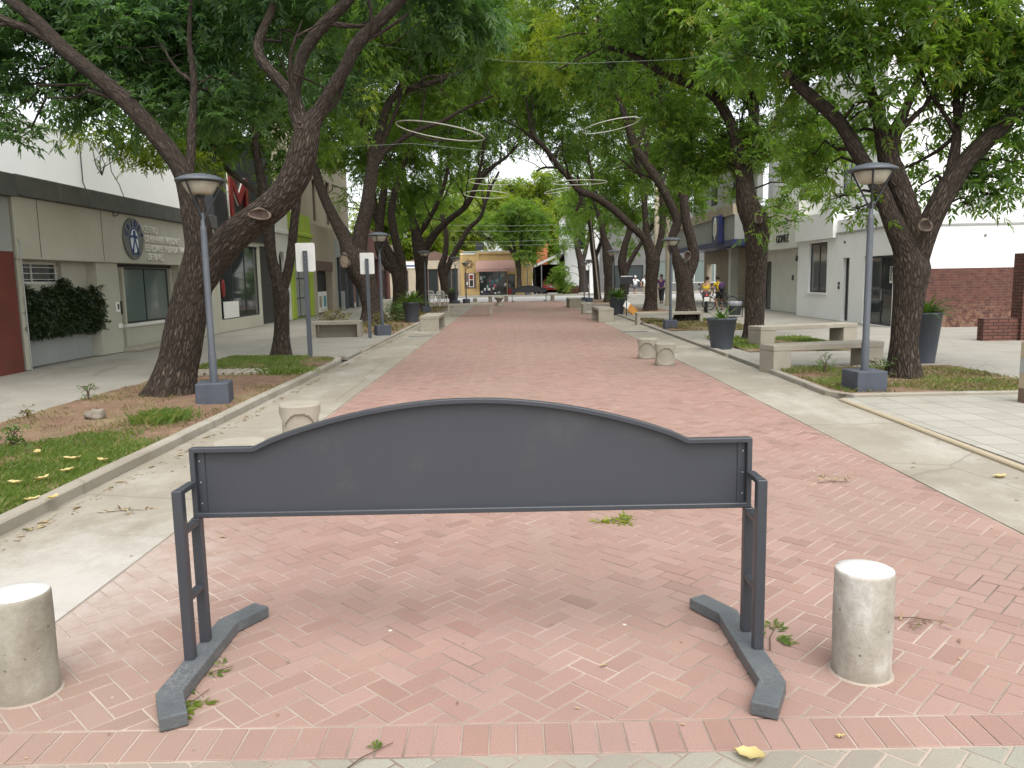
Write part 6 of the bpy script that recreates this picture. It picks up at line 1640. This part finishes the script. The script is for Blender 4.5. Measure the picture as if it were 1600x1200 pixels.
def wheel(parent, name, c, r, w, spokes=0, n=26):
    mb = MB(); mb.tube([(c[0], c[1] + math.cos(a) * r, c[2] + math.sin(a) * r) for a in np.linspace(0, 2 * math.pi, n + 1)], w, 8, False); o_ = mb.build(name, M['rubber'], parent)
    mb = MB(); mb.tube([(c[0], c[1] + math.cos(a) * (r - w), c[2] + math.sin(a) * (r - w)) for a in np.linspace(0, 2 * math.pi, n + 1)], w * .35, 6, False)
    for k in range(spokes):
        a = 2 * math.pi * k / spokes; mb.tube([(c[0], c[1], c[2]), (c[0], c[1] + math.cos(a) * (r - w), c[2] + math.sin(a) * (r - w))], .004 if w < .03 else .012, 4)
    mb.tube([(c[0] - .05, c[1], c[2]), (c[0] + .05, c[1], c[2])], .03 if w < .03 else .06, 10); mb.build("rim", M['chrome'], o_); return o_
# motorcycle, tail towards the camera
t = thing("motorcycle", "small dark motorcycle with a white number plate, half hidden by the rough trunk", "motorcycle", (9.44, 38.2, .035), A(-12), None)
wheel(t, "wheel", (0, -.62, .3), .25, .055, 6); wheel(t, "wheel", (0, .66, .3), .25, .05, 6)
mb = MB(); mb.tube([(0, -.3, .32), (0, -.1, .5), (0, .35, .8)], .06, 8); mb.tube([(0, -.62, .3), (0, -.1, .4)], .03, 8); mb.build("frame", M['dark_metal'], t)
mb = MB(); mb.ball((0, .0, .38), .14, .24, .17, 12, 8); mb.build("engine", M['steel'], t)
mb = MB(); mb.ball((0, -.38, .78), .13, .42, .07, 14, 8); mb.build("seat", M['dark_metal'], t)
mb = MB(); mb.ball((0, .18, .82), .15, .28, .15, 14, 8); mb.build("fuel_tank", M['maroon'], t)
mb = MB(); mb.tube([(0, -.55, .68), (0, -.86, .62), (0, -.98, .46)], [.06, .07, .04], 8); mb.build("rear_fender", M['dark_metal'], t)
mb = MB(); mb.box(-.1, .1, -.99, -.975, .5, .68); mb.build("number_plate", M['white_plastic'], t)
mb = MB(); mb.ball((0, -.9, .74), .08, .05, .05, 10, 6); mb.build("tail_light", M['tail_red'], t)
mb = MB(); mb.tube([(0, .66, .3), (0, .5, .75), (0, .42, .98)], .035, 8); mb.build("fork", M['chrome'], t)
mb = MB(); mb.tube([(-.34, .25, 1.02), (-.15, .38, 1.0), (.15, .38, 1.0), (.34, .25, 1.02)], .015, 6); mb.build("handlebar", M['dark_metal'], t)
for s in (-1, 1): mb = MB(); mb.tube([(s * .2, .36, 1.0), (s * .26, .36, 1.16)], .008, 5); mb.ball((s * .27, .36, 1.2), .07, .015, .05, 10, 6); mb.build("mirror", M['dark_metal'], t)
mb = MB(); mb.tube([(.14, .1, .25), (.15, -.3, .25), (.15, -.8, .34)], [.02, .035, .045], 8); mb.build("exhaust", M['chrome'], t)

def bicycle(label, loc, rz):
    t = thing("bicycle", label, "bicycle", loc, rz)
    wheel(t, "wheel", (0, -.5, .32), .3, .02, 16); wheel(t, "wheel", (0, .5, .32), .3, .02, 16)
    mb = MB(); B, S, H_, T = (0, -.06, .3), (0, -.2, .72), (0, .33, .8), (0, -.5, .32)
    for a, b_ in ((B, S), (S, H_), (B, (0, .36, .7)), (B, T), (S, T), (H_, (0, .36, .66))): mb.tube([a, b_], .018, 8)
    mb.build("frame", M['dark_metal'], t)
    mb = MB(); mb.tube([(0, .37, .66), (0, .5, .32)], .016, 8); mb.build("fork", M['dark_metal'], t)
    mb = MB(); mb.ball((0, -.22, .8), .07, .13, .035, 12, 8); mb.tube([(0, -.2, .7), (0, -.215, .78)], .013, 6); mb.build("saddle", M['dark_metal'], t)
    mb = MB(); mb.tube([(0, .33, .8), (0, .34, .94)], .014, 6); mb.tube([(-.28, .26, 1.0), (-.1, .34, .96), (.1, .34, .96), (.28, .26, 1.0)], .013, 6); mb.build("handlebar", M['dark_metal'], t)
    mb = MB(); mb.lathe([(.0, -.01), (.09, -.01), (.09, .01), (0, .01)], n=20); o_ = mb.build("chainring", M['chrome'], t); o_.location = (.04, -.06, .3); o_.rotation_euler = (0, math.pi / 2, 0)
    for s in (-1, 1): mb = MB(); mb.tube([(s * .04, -.06, .3), (s * .07, -.06 + s * .12, .3 - s * .1)], .01, 5); mb.box(s * .12 - .05, s * .12 + .05, -.06 + s * .12 - .03, -.06 + s * .12 + .03, .29 - s * .1, .31 - s * .1); mb.build("pedal", M['dark_metal'], t)
    return t
bk_loc = (10.72, 40.4, .035)
bicycle("dark bicycle standing side-on under the boy with the purple backpack", bk_loc, A(70))

# ================================================================ PEOPLE
def skin_mesh(name, J, R, E_, m, parent, sub=2, root='pelvis'):
    names = list(J); ix = {n: i for i, n in enumerate(names)}
    me = bpy.data.meshes.new(name + "_skeleton"); me.from_pydata([J[n] for n in names], [(ix[a], ix[b_]) for a, b_ in E_], [])
    o = bpy.data.objects.new(name, me); COL.objects.link(o)
    md = o.modifiers.new("skin", 'SKIN'); sb_ = o.modifiers.new("sub", 'SUBSURF'); sb_.levels = sub; sb_.render_levels = sub
    for i, n in enumerate(names):
        v_ = me.skin_vertices[0].data[i]; r_ = R[n]; v_.radius = r_ if hasattr(r_, '__len__') else (r_, r_); v_.use_root = (n == root)
    bpy.context.view_layer.update()
    dg = bpy.context.evaluated_depsgraph_get()
    new = bpy.data.meshes.new_from_object(o.evaluated_get(dg))
    bpy.data.objects.remove(o); bpy.data.meshes.remove(me)
    new.materials.clear(); new.materials.append(m)
    for p_ in new.polygons: p_.use_smooth = True
    return link(name, new, parent)

def person(label, loc, rz, J, H=1.6, shirt=None, short_m=None, shoe='shoe', sleeves=.5, legs_long=False, cap=None, hairlen=.0, nosleeve=False):
    """J: joints in metres for a 1.6 m figure facing +Y"""
    t = thing("person", label, "person", loc, rz); t.scale = (H / 1.6,) * 3
    Jv = {k: Vector(v) for k, v in J.items()}
    R = dict(pelvis=(.12, .1), belly=(.115, .09), chest=(.14, .095), neck0=(.06, .06), neck=(.045, .048), head0=(.06, .075), head=(.078, .095), crown=(.05, .06))
    E_ = [('pelvis', 'belly'), ('belly', 'chest'), ('chest', 'neck0'), ('neck0', 'neck'), ('neck', 'head0'), ('head0', 'head'), ('head', 'crown')]
    for s in 'LR':
        R.update({'sh' + s: .052, 'el' + s: .037, 'wr' + s: (.026, .02), 'pa' + s: (.036, .016), 'hip' + s: .085, 'kn' + s: .055, 'an' + s: .036, 'he' + s: (.036, .036), 'to' + s: (.036, .02)})
        E_ += [('chest', 'sh' + s), ('sh' + s, 'el' + s), ('el' + s, 'wr' + s), ('wr' + s, 'pa' + s), ('pelvis', 'hip' + s), ('hip' + s, 'kn' + s), ('kn' + s, 'an' + s), ('an' + s, 'he' + s), ('he' + s, 'to' + s)]
    b_ = skin_mesh("body", Jv, R, E_, M['skin'], t)
    # fingers, nose and ears joined into the body mesh
    bm = bmesh.new(); bm.from_mesh(b_.data); mb = MB()
    for s in 'LR':
        w_, p_, e_ = Jv['wr' + s], Jv['pa' + s], Jv['el' + s]
        d_ = (p_ - w_).normalized(); sd_ = d_.cross(Vector((1, .2, .1))).normalized(); pn = d_.cross(sd_)
        for k, L in enumerate((.062, .07, .066, .05)):
            b0 = p_ + sd_ * (.024 - k * .016) - d_ * .005
            mb.tube([b0, b0 + d_ * L * .5 + pn * .006, b0 + d_ * L * .85 + pn * .02], [.0085, .008, .006], 6)
        b0 = w_.lerp(p_, .5) + sd_ * .026
        mb.tube([b0, b0 + d_ * .03 + sd_ * .022, b0 + d_ * .052 + sd_ * .026 + pn * .01], [.01, .009, .007], 6)
    hd = Jv['head']; fw = Vector((0, 1, 0)); up_ = (Jv['crown'] - Jv['head0']).normalized(); rt = fw.cross(up_).normalized(); fw = up_.cross(rt)
    mb.ball(hd + fw * .098 - up_ * .03, .014, .02, .02, 8, 6)
    for s in (-1, 1): mb.ball(hd + rt * s * .08 - up_ * .02, .012, .022, .03, 8, 6)
    me2 = bpy.data.meshes.new("tmp"); me2.from_pydata(mb.v, [], mb.f); bm.from_mesh(me2); bm.to_mesh(b_.data); bm.free(); bpy.data.meshes.remove(me2)
    for p_ in b_.data.polygons: p_.use_smooth = True
    for s in (-1, 1):
        mb = MB(); mb.ball(hd + fw * .086 + rt * s * .032 + up_ * .004, .012, .008, .008, 8, 6); mb.build("eye", M['hair'], t)
    mb = MB(); mb.ball(hd + fw * .085 - up_ * .058, .024, .008, .006, 8, 6); mb.build("mouth", M['maroon'], t)
    mb = MB(); c_ = hd + up_ * .028 - fw * .018; mb.ball(c_, .092, .108, .095, 14, 10, 0, .12)
    mb.build("hair" if not cap else "cap", M[cap or 'hair'], t)
    if hairlen: mb = MB(); mb.ball(hd - fw * .06 - up_ * hairlen * .5, .07, .05, hairlen, 12, 8, 0, .1); mb.build("hair", M['hair'], t)
    if shirt:
        Js = {k: Jv[k] for k in ('pelvis', 'belly', 'chest', 'neck0')}; Rs = dict(pelvis=(.142, .122), belly=(.138, .112), chest=(.158, .118), neck0=(.075, .07)); Es = [('pelvis', 'belly'), ('belly', 'chest'), ('chest', 'neck0')]
        for s in 'LR':
            Js['sh' + s] = Jv['sh' + s]; Rs['sh' + s] = .07
            Es.append(('chest', 'sh' + s))
            if not nosleeve:
                Js['sl' + s] = Jv['sh' + s].lerp(Jv['el' + s], sleeves); Rs['sl' + s] = .06; Es.append(('sh' + s, 'sl' + s))
        skin_mesh("shirt", Js, Rs, Es, M[shirt], t)
    if short_m:
        Js = {'pelvis': Jv['pelvis'] + Vector((0, 0, .01))}; Rs = {'pelvis': (.15, .125)}; Es = []
        for s in 'LR':
            k = 1.0 if legs_long else .82
            Js['hip' + s] = Jv['hip' + s]; Rs['hip' + s] = .1; Js['cu' + s] = Jv['hip' + s].lerp(Jv['kn' + s], k); Rs['cu' + s] = .078
            Es += [('pelvis', 'hip' + s), ('hip' + s, 'cu' + s)]
            if legs_long: Js['sn' + s] = Jv['kn' + s].lerp(Jv['an' + s], .9); Rs['sn' + s] = .06; Es.append(('cu' + s, 'sn' + s))
        skin_mesh("trousers" if legs_long else "shorts", Js, Rs, Es, M[short_m], t)
    for s in 'LR':
        skin_mesh("shoe", {'pelvis': Jv['he' + s] + Vector((0, -.01, .0)), 'b': Jv['he' + s].lerp(Jv['to' + s], .5), 'c': Jv['to' + s]}, {'pelvis': (.048, .048), 'b': (.048, .042), 'c': (.044, .03)}, [('pelvis', 'b'), ('b', 'c')], M[shoe], t)
    return t
def stand(lean=0, la=.1, lf=0, step=.1, ra=.1, rf=0):
    y = lean
    return dict(pelvis=(0, 0, .84), belly=(0, y * .3, .98), chest=(0, y * .8, 1.17), neck0=(0, y * 1.05, 1.30), neck=(0, y * 1.2, 1.36), head0=(0, y * 1.3 + .015, 1.42), head=(0, y * 1.35 + .01, 1.49), crown=(0, y * 1.35, 1.555),
                shL=(-.165, y * .95, 1.26), elL=(-.2 - la, y * .8 + lf * .5, 1.0 + abs(lf) * .1), wrL=(-.2 - la * .8, y * .8 + lf + .06, .80 + abs(lf) * .4), paL=(-.2 - la * .8, y * .8 + lf + .09, .72 + abs(lf) * .5),
                shR=(.165, y * .95, 1.26), elR=(.2 + ra, y * .8 + rf * .5, 1.0 + abs(rf) * .1), wrR=(.2 + ra * .8, y * .8 + rf + .06, .80 + abs(rf) * .4), paR=(.2 + ra * .8, y * .8 + rf + .09, .72 + abs(rf) * .5),
                hipL=(-.09, 0, .79), knL=(-.1, step * .6, .45), anL=(-.1, step, .09), heL=(-.1, step - .03, .045), toL=(-.11, step + .13, .03),
                hipR=(.09, 0, .79), knR=(.1, -step * .4, .45), anR=(.1, -step, .09), heR=(.1, -step - .03, .045), toR=(.11, -step + .13, .03))
person("boy in a yellow sleeveless jersey and grey shorts leaning towards a motorcycle by the bank", (9.72, 39.4, .035), A(-35), stand(.14, .14, .05, .13, .1, .1), 1.55, 'yellow_shirt', 'grey_shorts', nosleeve=True)
J2 = stand(.16, .12, .12, .0, .12, .12)
J2.update(dict(knL=(-.12, .16, .52), anL=(-.12, .02, .16), heL=(-.12, .0, .11), toL=(-.12, .15, .09), knR=(.12, .12, .44), anR=(.12, .0, .09), heR=(.12, -.03, .045), toR=(.12, .13, .03)))
person("boy in a yellow shirt and dark shorts astride a bicycle with a purple backpack", (10.72 - .03, 40.35, .035), A(20), J2, 1.55, 'yellow_shirt', 'dark_shorts')
t = thing("backpack", "purple and black backpack worn by the boy on the bicycle", "backpack", (10.72 - .03, 40.35, .035), A(20), None, 1.55 / 1.6)
mb = MB(); mb.ball((.02, -.09, 1.1), .16, .12, .22, 16, 10, 0, .1); mb.build("bag", M['purple'], t)
mb = MB(); mb.ball((.02, -.19, 1.02), .11, .05, .11, 12, 8); mb.build("pocket", M['dark_metal'], t)
for s in (-1, 1): mb = MB(); mb.tube([(s * .1, -.02, 1.27), (s * .12, .12, 1.28), (s * .12, .24, 1.16), (s * .13, .12, 1.0), (s * .11, -.02, .98)], .016, 6); mb.build("strap", M['dark_metal'], t)
person("person in white shirt and white cap with one arm out, left of the concrete pole", (10.45, 66.2, -.03), A(160), stand(.02, .3, .05, .12, .12, .1), 1.72, 'white_shirt', 'grey_shorts', cap='white_shirt')
person("person in a white shirt and khaki trousers, right of the concrete pole", (11.2, 65.8, -.03), A(175), stand(.0, .08, .05, .08, .1, .05), 1.74, 'white_shirt', 'khaki', legs_long=True)
person("person in dark clothes standing behind the second lamp on the right", (at(1036, 455, 51).x, 51.5, .03), A(150), stand(.03, .1, .05, .14, .1, .1), 1.7, 'purple', 'dark_shorts', legs_long=True, hairlen=.12)

# ================================================================ LOW PLANTS, GRASS, LITTER
RN = np.random.default_rng(77)
def zin(x): return np.full(len(x), .055)
def in_box(x0, x1, y0, y1, fn=None):
    def f(n):
        x = RN.uniform(x0, x1, n); y = RN.uniform(y0, y1, n)
        if fn is not None:
            k = fn(x, y) > RN.uniform(0, 1, n); x, y = x[k], y[k]
        return np.stack([x, y, np.full(len(x), .055)], 1)
    return f
def nz(x, y, s, o=0): return np.array([noise.noise(Vector((a * s + o, b_ * s, o))) for a, b_ in zip(x, y)])
grass("grass", "bright green grass at the near end of the left planting bed", 80000, in_box(-5.7, -3.45, 4.4, 8.2, lambda x, y: np.clip((7.8 - y - .8 * (x + 4.5) * -.6 + nz(x, y, 1.3) * 1.6) * .7, 0, 1) * np.clip(.75 + nz(x, y, 3.5, 3) * 1.2, .3, 1)), .02, .065, M['grass'], .007, .7)
grass("grass", "thin dry grass scattered over the brown soil of the left bed", 15000, in_box(-5.7, -3.45, 7.0, 16, lambda x, y: np.clip(nz(x, y, 1.1, 4) * 1.8 + .32, 0, 1)), .015, .055, M['dry_grass'], .007, .9)
grass("grass", "green grass around the foot of the slim forked tree", 12000, in_box(-5.7, -3.5, 13.2, 16.0, lambda x, y: np.clip((y - 13.4) * .6 * (x < -4.1) + nz(x, y, 1.6, 2), 0, 1)), .03, .08, M['grass'], .009, .8)
grass("grass", "grass tuft beside the left kerb", 900, lambda n: np.stack([RN.normal(-3.95, .13, n), RN.normal(8.75, .15, n), np.full(n, .055)], 1), .05, .15, M['grass'], .009, .9)
grass("grass", "second grass tuft at the far end of the left kerb", 900, lambda n: np.stack([RN.normal(-3.85, .2, n), RN.normal(13.3, .2, n), np.full(n, .055)], 1), .05, .12, M['grass'], .012, .9)
grass("grass", "patchy green and yellow grass in the right planting bed", 16000, in_box(4.65, 8.05, 10.95, 14.05, lambda x, y: np.clip(nz(x, y, 1.5, 8) * 1.5 + .55, 0, 1)), .02, .06, M['dry_grass'], .009, .9)
grass("grass", "green grass in the right planting bed around the stout trunk", 10000, in_box(4.65, 8.05, 10.95, 14.05, lambda x, y: np.clip(nz(x, y, 1.2, 18) * 2 + .2, 0, 1)), .02, .07, M['grass'], .009, .8)
grass("grass", "grass in the second right bed behind the concrete benches", 12000, in_box(5.25, 7.95, 17.6, 21.5, lambda x, y: np.clip(nz(x, y, 1.1, 6) * 1.5 + .6, 0, 1)), .03, .08, M['grass'], .014, .8)
grass("grass", "dry grass in the farther right beds", 12000, in_box(5.0, 7.95, 24.7, 31, lambda x, y: np.clip(nz(x, y, .9, 6) * 1.5 + .5, 0, 1)), .03, .09, M['dry_grass'], .02, .9)
grass("grass", "dry grass in the farther left beds", 14000, in_box(-5.65, -3.5, 23.3, 45, lambda x, y: np.clip(nz(x, y, .7, 6) * 1.5 + .4, 0, 1)), .03, .1, M['dry_grass'], .025, .9)

# climbing hedge on the clinic wall (a plant of its own)
def bush(name, label, cat, c, ext, n, L, W, m, dirfn=None, stems=(), group=None, K=7):
    t = thing(name, label, cat, c, 0, group)
    rg = np.random.default_rng(abs(hash(label)) % 1000 if False else len(label) * 7 + n)
    p = rg.uniform(-1, 1, (n, 3)) * np.array(ext); d_ = rg.normal(0, 1, (n, 3))
    if dirfn is not None: p, d_ = dirfn(p, d_, rg)
    co, q = leaflets(p, d_, L, W, K, L * 2, rng=rg)
    npmesh("foliage", co, q, M[m], t)
    mb = MB()
    for st in stems: mb.tube(st, [.012] + [.006] * (len(st) - 1), 5)
    if stems: mb.build("stem", M['vine_stem'], t)
    return t
hy0, hy1 = yl(33), yl(163)
def hfn(p, d_, rg):
    n = len(p); hw = (hy1 - hy0) / 2
    p[:, 1] = rg.uniform(-hw + .05, hw, n)
    top = 1.42 + .10 * np.sin(p[:, 1] * 4 + 1) + .07 * np.sin(p[:, 1] * 11)
    p[:, 2] = .66 + rg.uniform(0, 1, n) ** .9 * (top - .66); p[:, 0] = np.abs(rg.normal(0, .07, n))
    d_[:, 0] = np.abs(d_[:, 0]) + .3; d_[:, 2] -= .1; return p, d_
bush("climbing_hedge", "dark leafy hedge climbing the clinic wall under the barred window", "hedge", (XL - .2, (hy0 + hy1) / 2, 0), (.12, (hy1 - hy0) / 2 - .1, .5), 9000, .06, .028, 'hedge_leaf', hfn, [[(0.0, y_, .5), (.03, y_ + .1, .9), (.02, y_ - .1, 1.4)] for y_ in (-1, -.4, .3, .9)])
def sm(c, r, n, L, label, m='plant_leaf', h=.3):
    stems = [[(0, 0, 0), (random.uniform(-.4, .4) * r, random.uniform(-.4, .4) * r, h * .6), (random.uniform(-1, 1) * r, random.uniform(-1, 1) * r, h)] for _ in range(5)]
    def fn(p, d_, rg): p[:, 2] = np.abs(p[:, 2]) + .02; d_[:, 2] = np.abs(d_[:, 2]) * .6; return p, d_
    return bush("weed", label, "plant", c, (r, r, h), n, L, L * .4, m, fn, stems, "weeds in the beds", 5)
sm((5.35, 13.35, .05), .1, 26, .05, "spindly weed in front of the front right bench", 'plant_leaf', .3)
sm((6.0, 12.75, .05), .16, 60, .05, "bushy grey-green weed just left of the near right lamp block", 'plant_leaf', .28)
sm((-4.75, 7.35, .05), .08, 22, .05, "small upright weed in front of the loose stone in the left bed", 'plant_leaf', .2)
sm((-5.6, 10.3, .05), .07, 16, .045, "weed with pale leaves at the sidewalk edge left of the leaning trunk", 'plant_leaf', .2)
sm((-5.62, 9.0, .05), .06, 18, .035, "dry brown weed at the sidewalk edge of the left bed", 'dry_grass', .09)
sm((-5.5, 6.2, .05), .05, 12, .035, "small weed beside the white litter in the left bed", 'plant_leaf', .15)
sm((-5.4, 23.9, .05), .4, 130, .1, "straggly yellow-green shrub behind the low left bench", 'dry_grass', .6)
sm((-4.4, 30.2, .05), .4, 160, .1, "dark green shrub beside the left planter", 'plant_leaf', .6)
sm((-4.6, 27.4, .05), .3, 60, .08, "low brown shrub in the soil left of the end-on bench", 'dry_grass', .35)

# row of grey slats and two drain slots
t = thing("slat_slab", "row of pale concrete slats lying flat across the left bed behind the lamp", "slab", (-5.0, 14.05, .05))
for k in range(9): mb = MB(); mb.box(-.72 + k * .165, -.72 + k * .165 + .12, -.28, .28, 0, .06); mb.build("slat", M['concrete'], t, bevel=.006)
for lab, px, py, w in (("long dark drain slot in the right concrete strip beyond the stone stools", 992, 519, .8), ("long dark drain slot in the left concrete strip before the end-on bench", 658, 526, .75)):
    x, y = g_(px, py); t = thing("drain_slot", lab, "drain", (x, y, .004), 0, "drain slots in the path edge")
    mb = MB(); mb.box(-w / 2, w / 2, -.09, .09, 0, .012); mb.build("frame", M['grey_render'], t, bevel=.003)
    mb = MB(); mb.box(-w / 2 + .02, w / 2 - .02, -.07, .07, .013, .016); mb.build("grate", M['dark'], t)
# loose stone, litter, fallen leaves
mb = MB(); mb.ball((0, 0, .045), .12, .085, .075, 16, 10, 0, .5); o = mb.build("stone", M['stone']); o.location = (*[-4.77][:1], 8.9, .05); tag(o, "grey-brown loose stone lying on the soil of the left bed", "stone")
mb = MB(); Mx = Matrix.Rotation(.3, 4, 'X'); mb.box(-.11, .11, -.025, .025, 0, .008, 0, Mx); o = mb.build("paper_litter", M['paper']); o.location = (-5.0, 6.75, .075); o.rotation_euler.z = .5; tag(o, "crumpled white strip of litter in the grass of the left bed", "litter")

def leaf_piece(name, label, x, y, z, L, W, m, rz, curl=.25, cat="leaf", group="fallen leaves"):
    co = []; n = 8
    for i in range(n + 1):
        u_ = i / n; w_ = W * math.sin(math.pi * min(1, u_ * .97 + .03)) ** .8 * (1 - .35 * u_)
        zc_ = curl * L * ((u_ - .5) ** 2) * 1.2
        for s in (-1, -.5, 0, .5, 1): co.append(((u_ - .5) * L, s * w_ * .5, zc_ + abs(s) * w_ * curl * .5 + .004 + .004 * math.sin(u_ * 17 + s * 5)))
    q = [(i * 5 + j, i * 5 + j + 1, (i + 1) * 5 + j + 1, (i + 1) * 5 + j) for i in range(n) for j in range(4)]
    o_ = npmesh(name, np.array(co), np.array(q), M[m], None, True); o_.location = (x, y, z); o_.rotation_euler.z = rz
    return tag(o_, label, cat, group)
leaf_piece("fallen_leaf", "large curled yellow leaf on the grey pavers at the bottom edge", *g_(1170, 1185), .004, .105, .085, 'yellow_leaf', 2.6, .5)
leaf_piece("fallen_leaf", "yellow leaf lying on the right concrete strip near the yellow kerb", *g_(1563, 747), .008, .13, .08, 'yellow_leaf', .3, .4)
leaf_piece("fallen_leaf", "small yellow leaf on the edge course right of centre", *g_(1313, 1152), .003, .035, .02, 'yellow_leaf', .2, .2)
leaf_piece("fallen_leaf", "pale yellow leaf under the inner end of the left barrier foot", *g_(402, 966), .003, .1, .035, 'yellow_leaf', .6, .3)
leaf_piece("fallen_leaf", "curled straw-coloured leaf at the grass edge by the left kerb, nearest the left side", *g_(52, 800), .09, .12, .07, 'yellow_leaf', 1.0, .5)
for i, (px, py, lab) in enumerate([(26, 775, "broad pale dry leaf standing in the grass by the left edge"), (68, 768, "dry yellow leaf in the grass right of a broad pale one"), (162, 738, "pale dry leaf at the kerb beside a blue scrap"), (105, 755, "small pale leaf in the middle of the grass"), (60, 725, "small round pale leaf higher in the grass"), (115, 735, "brownish dry leaf left of the pale kerb leaf"), (85, 800, "long dry leaf lying on the left kerb")]):
    leaf_piece("fallen_leaf", lab, *g_(px, py), .1, .12 + .02 * (i % 3), .075, 'yellow_leaf', i * 1.3, .6)
def sprig(label, px, py, n, L, m, rz, spread=.08, name="leafy_twig", z=.005):
    x, y = g_(px, py); t = thing(name, label, "twig", (x, y, z), rz, "leafy twigs fallen on the paving")
    mb = MB(); mb.tube([(-.12, 0, .004), (0, .008, .008), (.13, -.01, .005)], [.003, .0025, .0015], 5); mb.build("stalk", M['vine_stem'], t)
    rg = np.random.default_rng(int(px + py)); p = np.stack([rg.uniform(-.1, .12, n), rg.normal(0, .01, n), np.full(n, .006)], 1); d_ = rg.normal(0, 1, (n, 3)); d_[:, 2] = np.abs(d_[:, 2]) * .25
    co, q = leaflets(p, d_, L, L * .36, 5, spread, droop=0, rng=rg); co[:, 2] = np.maximum(co[:, 2], .002); npmesh("foliage", co, q, M[m], t); return t
sprig("bright green leafy twig lying on the bricks right of centre behind the barrier", 966, 815, 12, .055, 'leaf_lit', .1)
sprig("green leafy twig tucked against the right barrier foot", 1206, 1000, 6, .06, 'grass', 1.2)
sprig("wilted green twig by the front bend of the left barrier foot", 296, 1106, 5, .05, 'leaf_lit', 1.4)
sprig("small green sprig along the middle of the left barrier foot", 318, 1060, 4, .045, 'grass', .8)
sprig("dark dried sprig on the left concrete strip left of the barrier", 195, 800, 5, .05, 'litter', .2)
sprig("brown dried fern-like sprig right of the whitewashed bollard", 1427, 970, 4, .04, 'litter', -.2)
sprig("green sprig on the grey pavers at the bottom left of centre", 568, 1190, 3, .03, 'leaf', .9, .05)
sprig("dried brown sprig on the bricks right of the barrier panel", 1300, 755, 4, .045, 'litter', .1)
for i, (px, py) in enumerate([(905, 596), (792, 578), (768, 480), (846, 474), (876, 489), (1076, 720), (560, 700)]):
    pass
# fine litter: leaf scraps and straw, too many to count
n = 1900
x = RN.uniform(-5.6, 8, n); y = 2.2 + (RN.uniform(0, 1, n) ** 1.5) * 40
sel = np.abs(x) < 1 + .75 * y; x, y = x[sel], y[sel]
e_ = RN.normal(0, .09, 900); xe = np.concatenate([x, -3.22 + np.abs(e_) * .7, 4.36 - np.abs(RN.normal(0, .1, 300))]); ye = np.concatenate([y, RN.uniform(4, 28, 900), RN.uniform(6, 28, 300)])
keep = ~((xe < -3.3) & (ye > 22)); xe, ye = xe[keep], ye[keep]; n = len(xe)
kf = 1 / (1 + .01164 * xe); xe = xe * kf; ye = ye * kf
L = np.where(RN.uniform(0, 1, n) < .1, RN.uniform(.015, .032, n), RN.uniform(.005, .014, n)) * (1 + (np.abs(xe + 3.3) < .25) * .9); W = L * RN.uniform(.12, .5, n); a = RN.uniform(0, 6.28, n); zz = np.where(xe < -3.45, .075, np.where((xe > 4.3), .06, .007))
co = np.empty((n, 4, 3)); d_ = np.stack([np.cos(a), np.sin(a)], 1); s_ = np.stack([-np.sin(a), np.cos(a)], 1)
for k, (u_, v_, h_) in enumerate(((-1, 0, 0), (0, -1, .25), (1, 0, .1), (0, 1, .3))):
    co[:, k, 0] = xe + d_[:, 0] * u_ * L + s_[:, 0] * v_ * W; co[:, k, 1] = ye + d_[:, 1] * u_ * L + s_[:, 1] * v_ * W; co[:, k, 2] = zz + h_ * L * .5
tag(npmesh("leaf_litter", co.reshape(-1, 3), np.arange(n * 4).reshape(-1, 4), M['litter']), "fine dry leaf scraps and straw scattered over the paving and along the kerbs", "leaf litter", kind="stuff")

# ---------------------------------------------------------------- survey correction: the photo was taken with the camera rolled 1.1 degrees;
# things measured without that roll move along their sight line to the distance it gives
SURVEYED = {"building", "bench", "street lamp", "sign", "planter", "bin", "board", "post", "chair", "table", "wall", "motorcycle", "bicycle", "backpack", "hedge", "plant", "stone", "litter", "stool", "pole", "person"}
for o in list(bpy.data.objects):
    if o.parent is None and o.get("category") in SURVEYED and 0 < o.location.y < 62:
        if o.name.startswith("bollard"): continue
        kf = 1 / (1 + .01164 * o.location.x)
        o.location = o.location * kf
        if o["category"] not in ("person", "motorcycle", "bicycle", "backpack"): o.scale = o.scale * kf
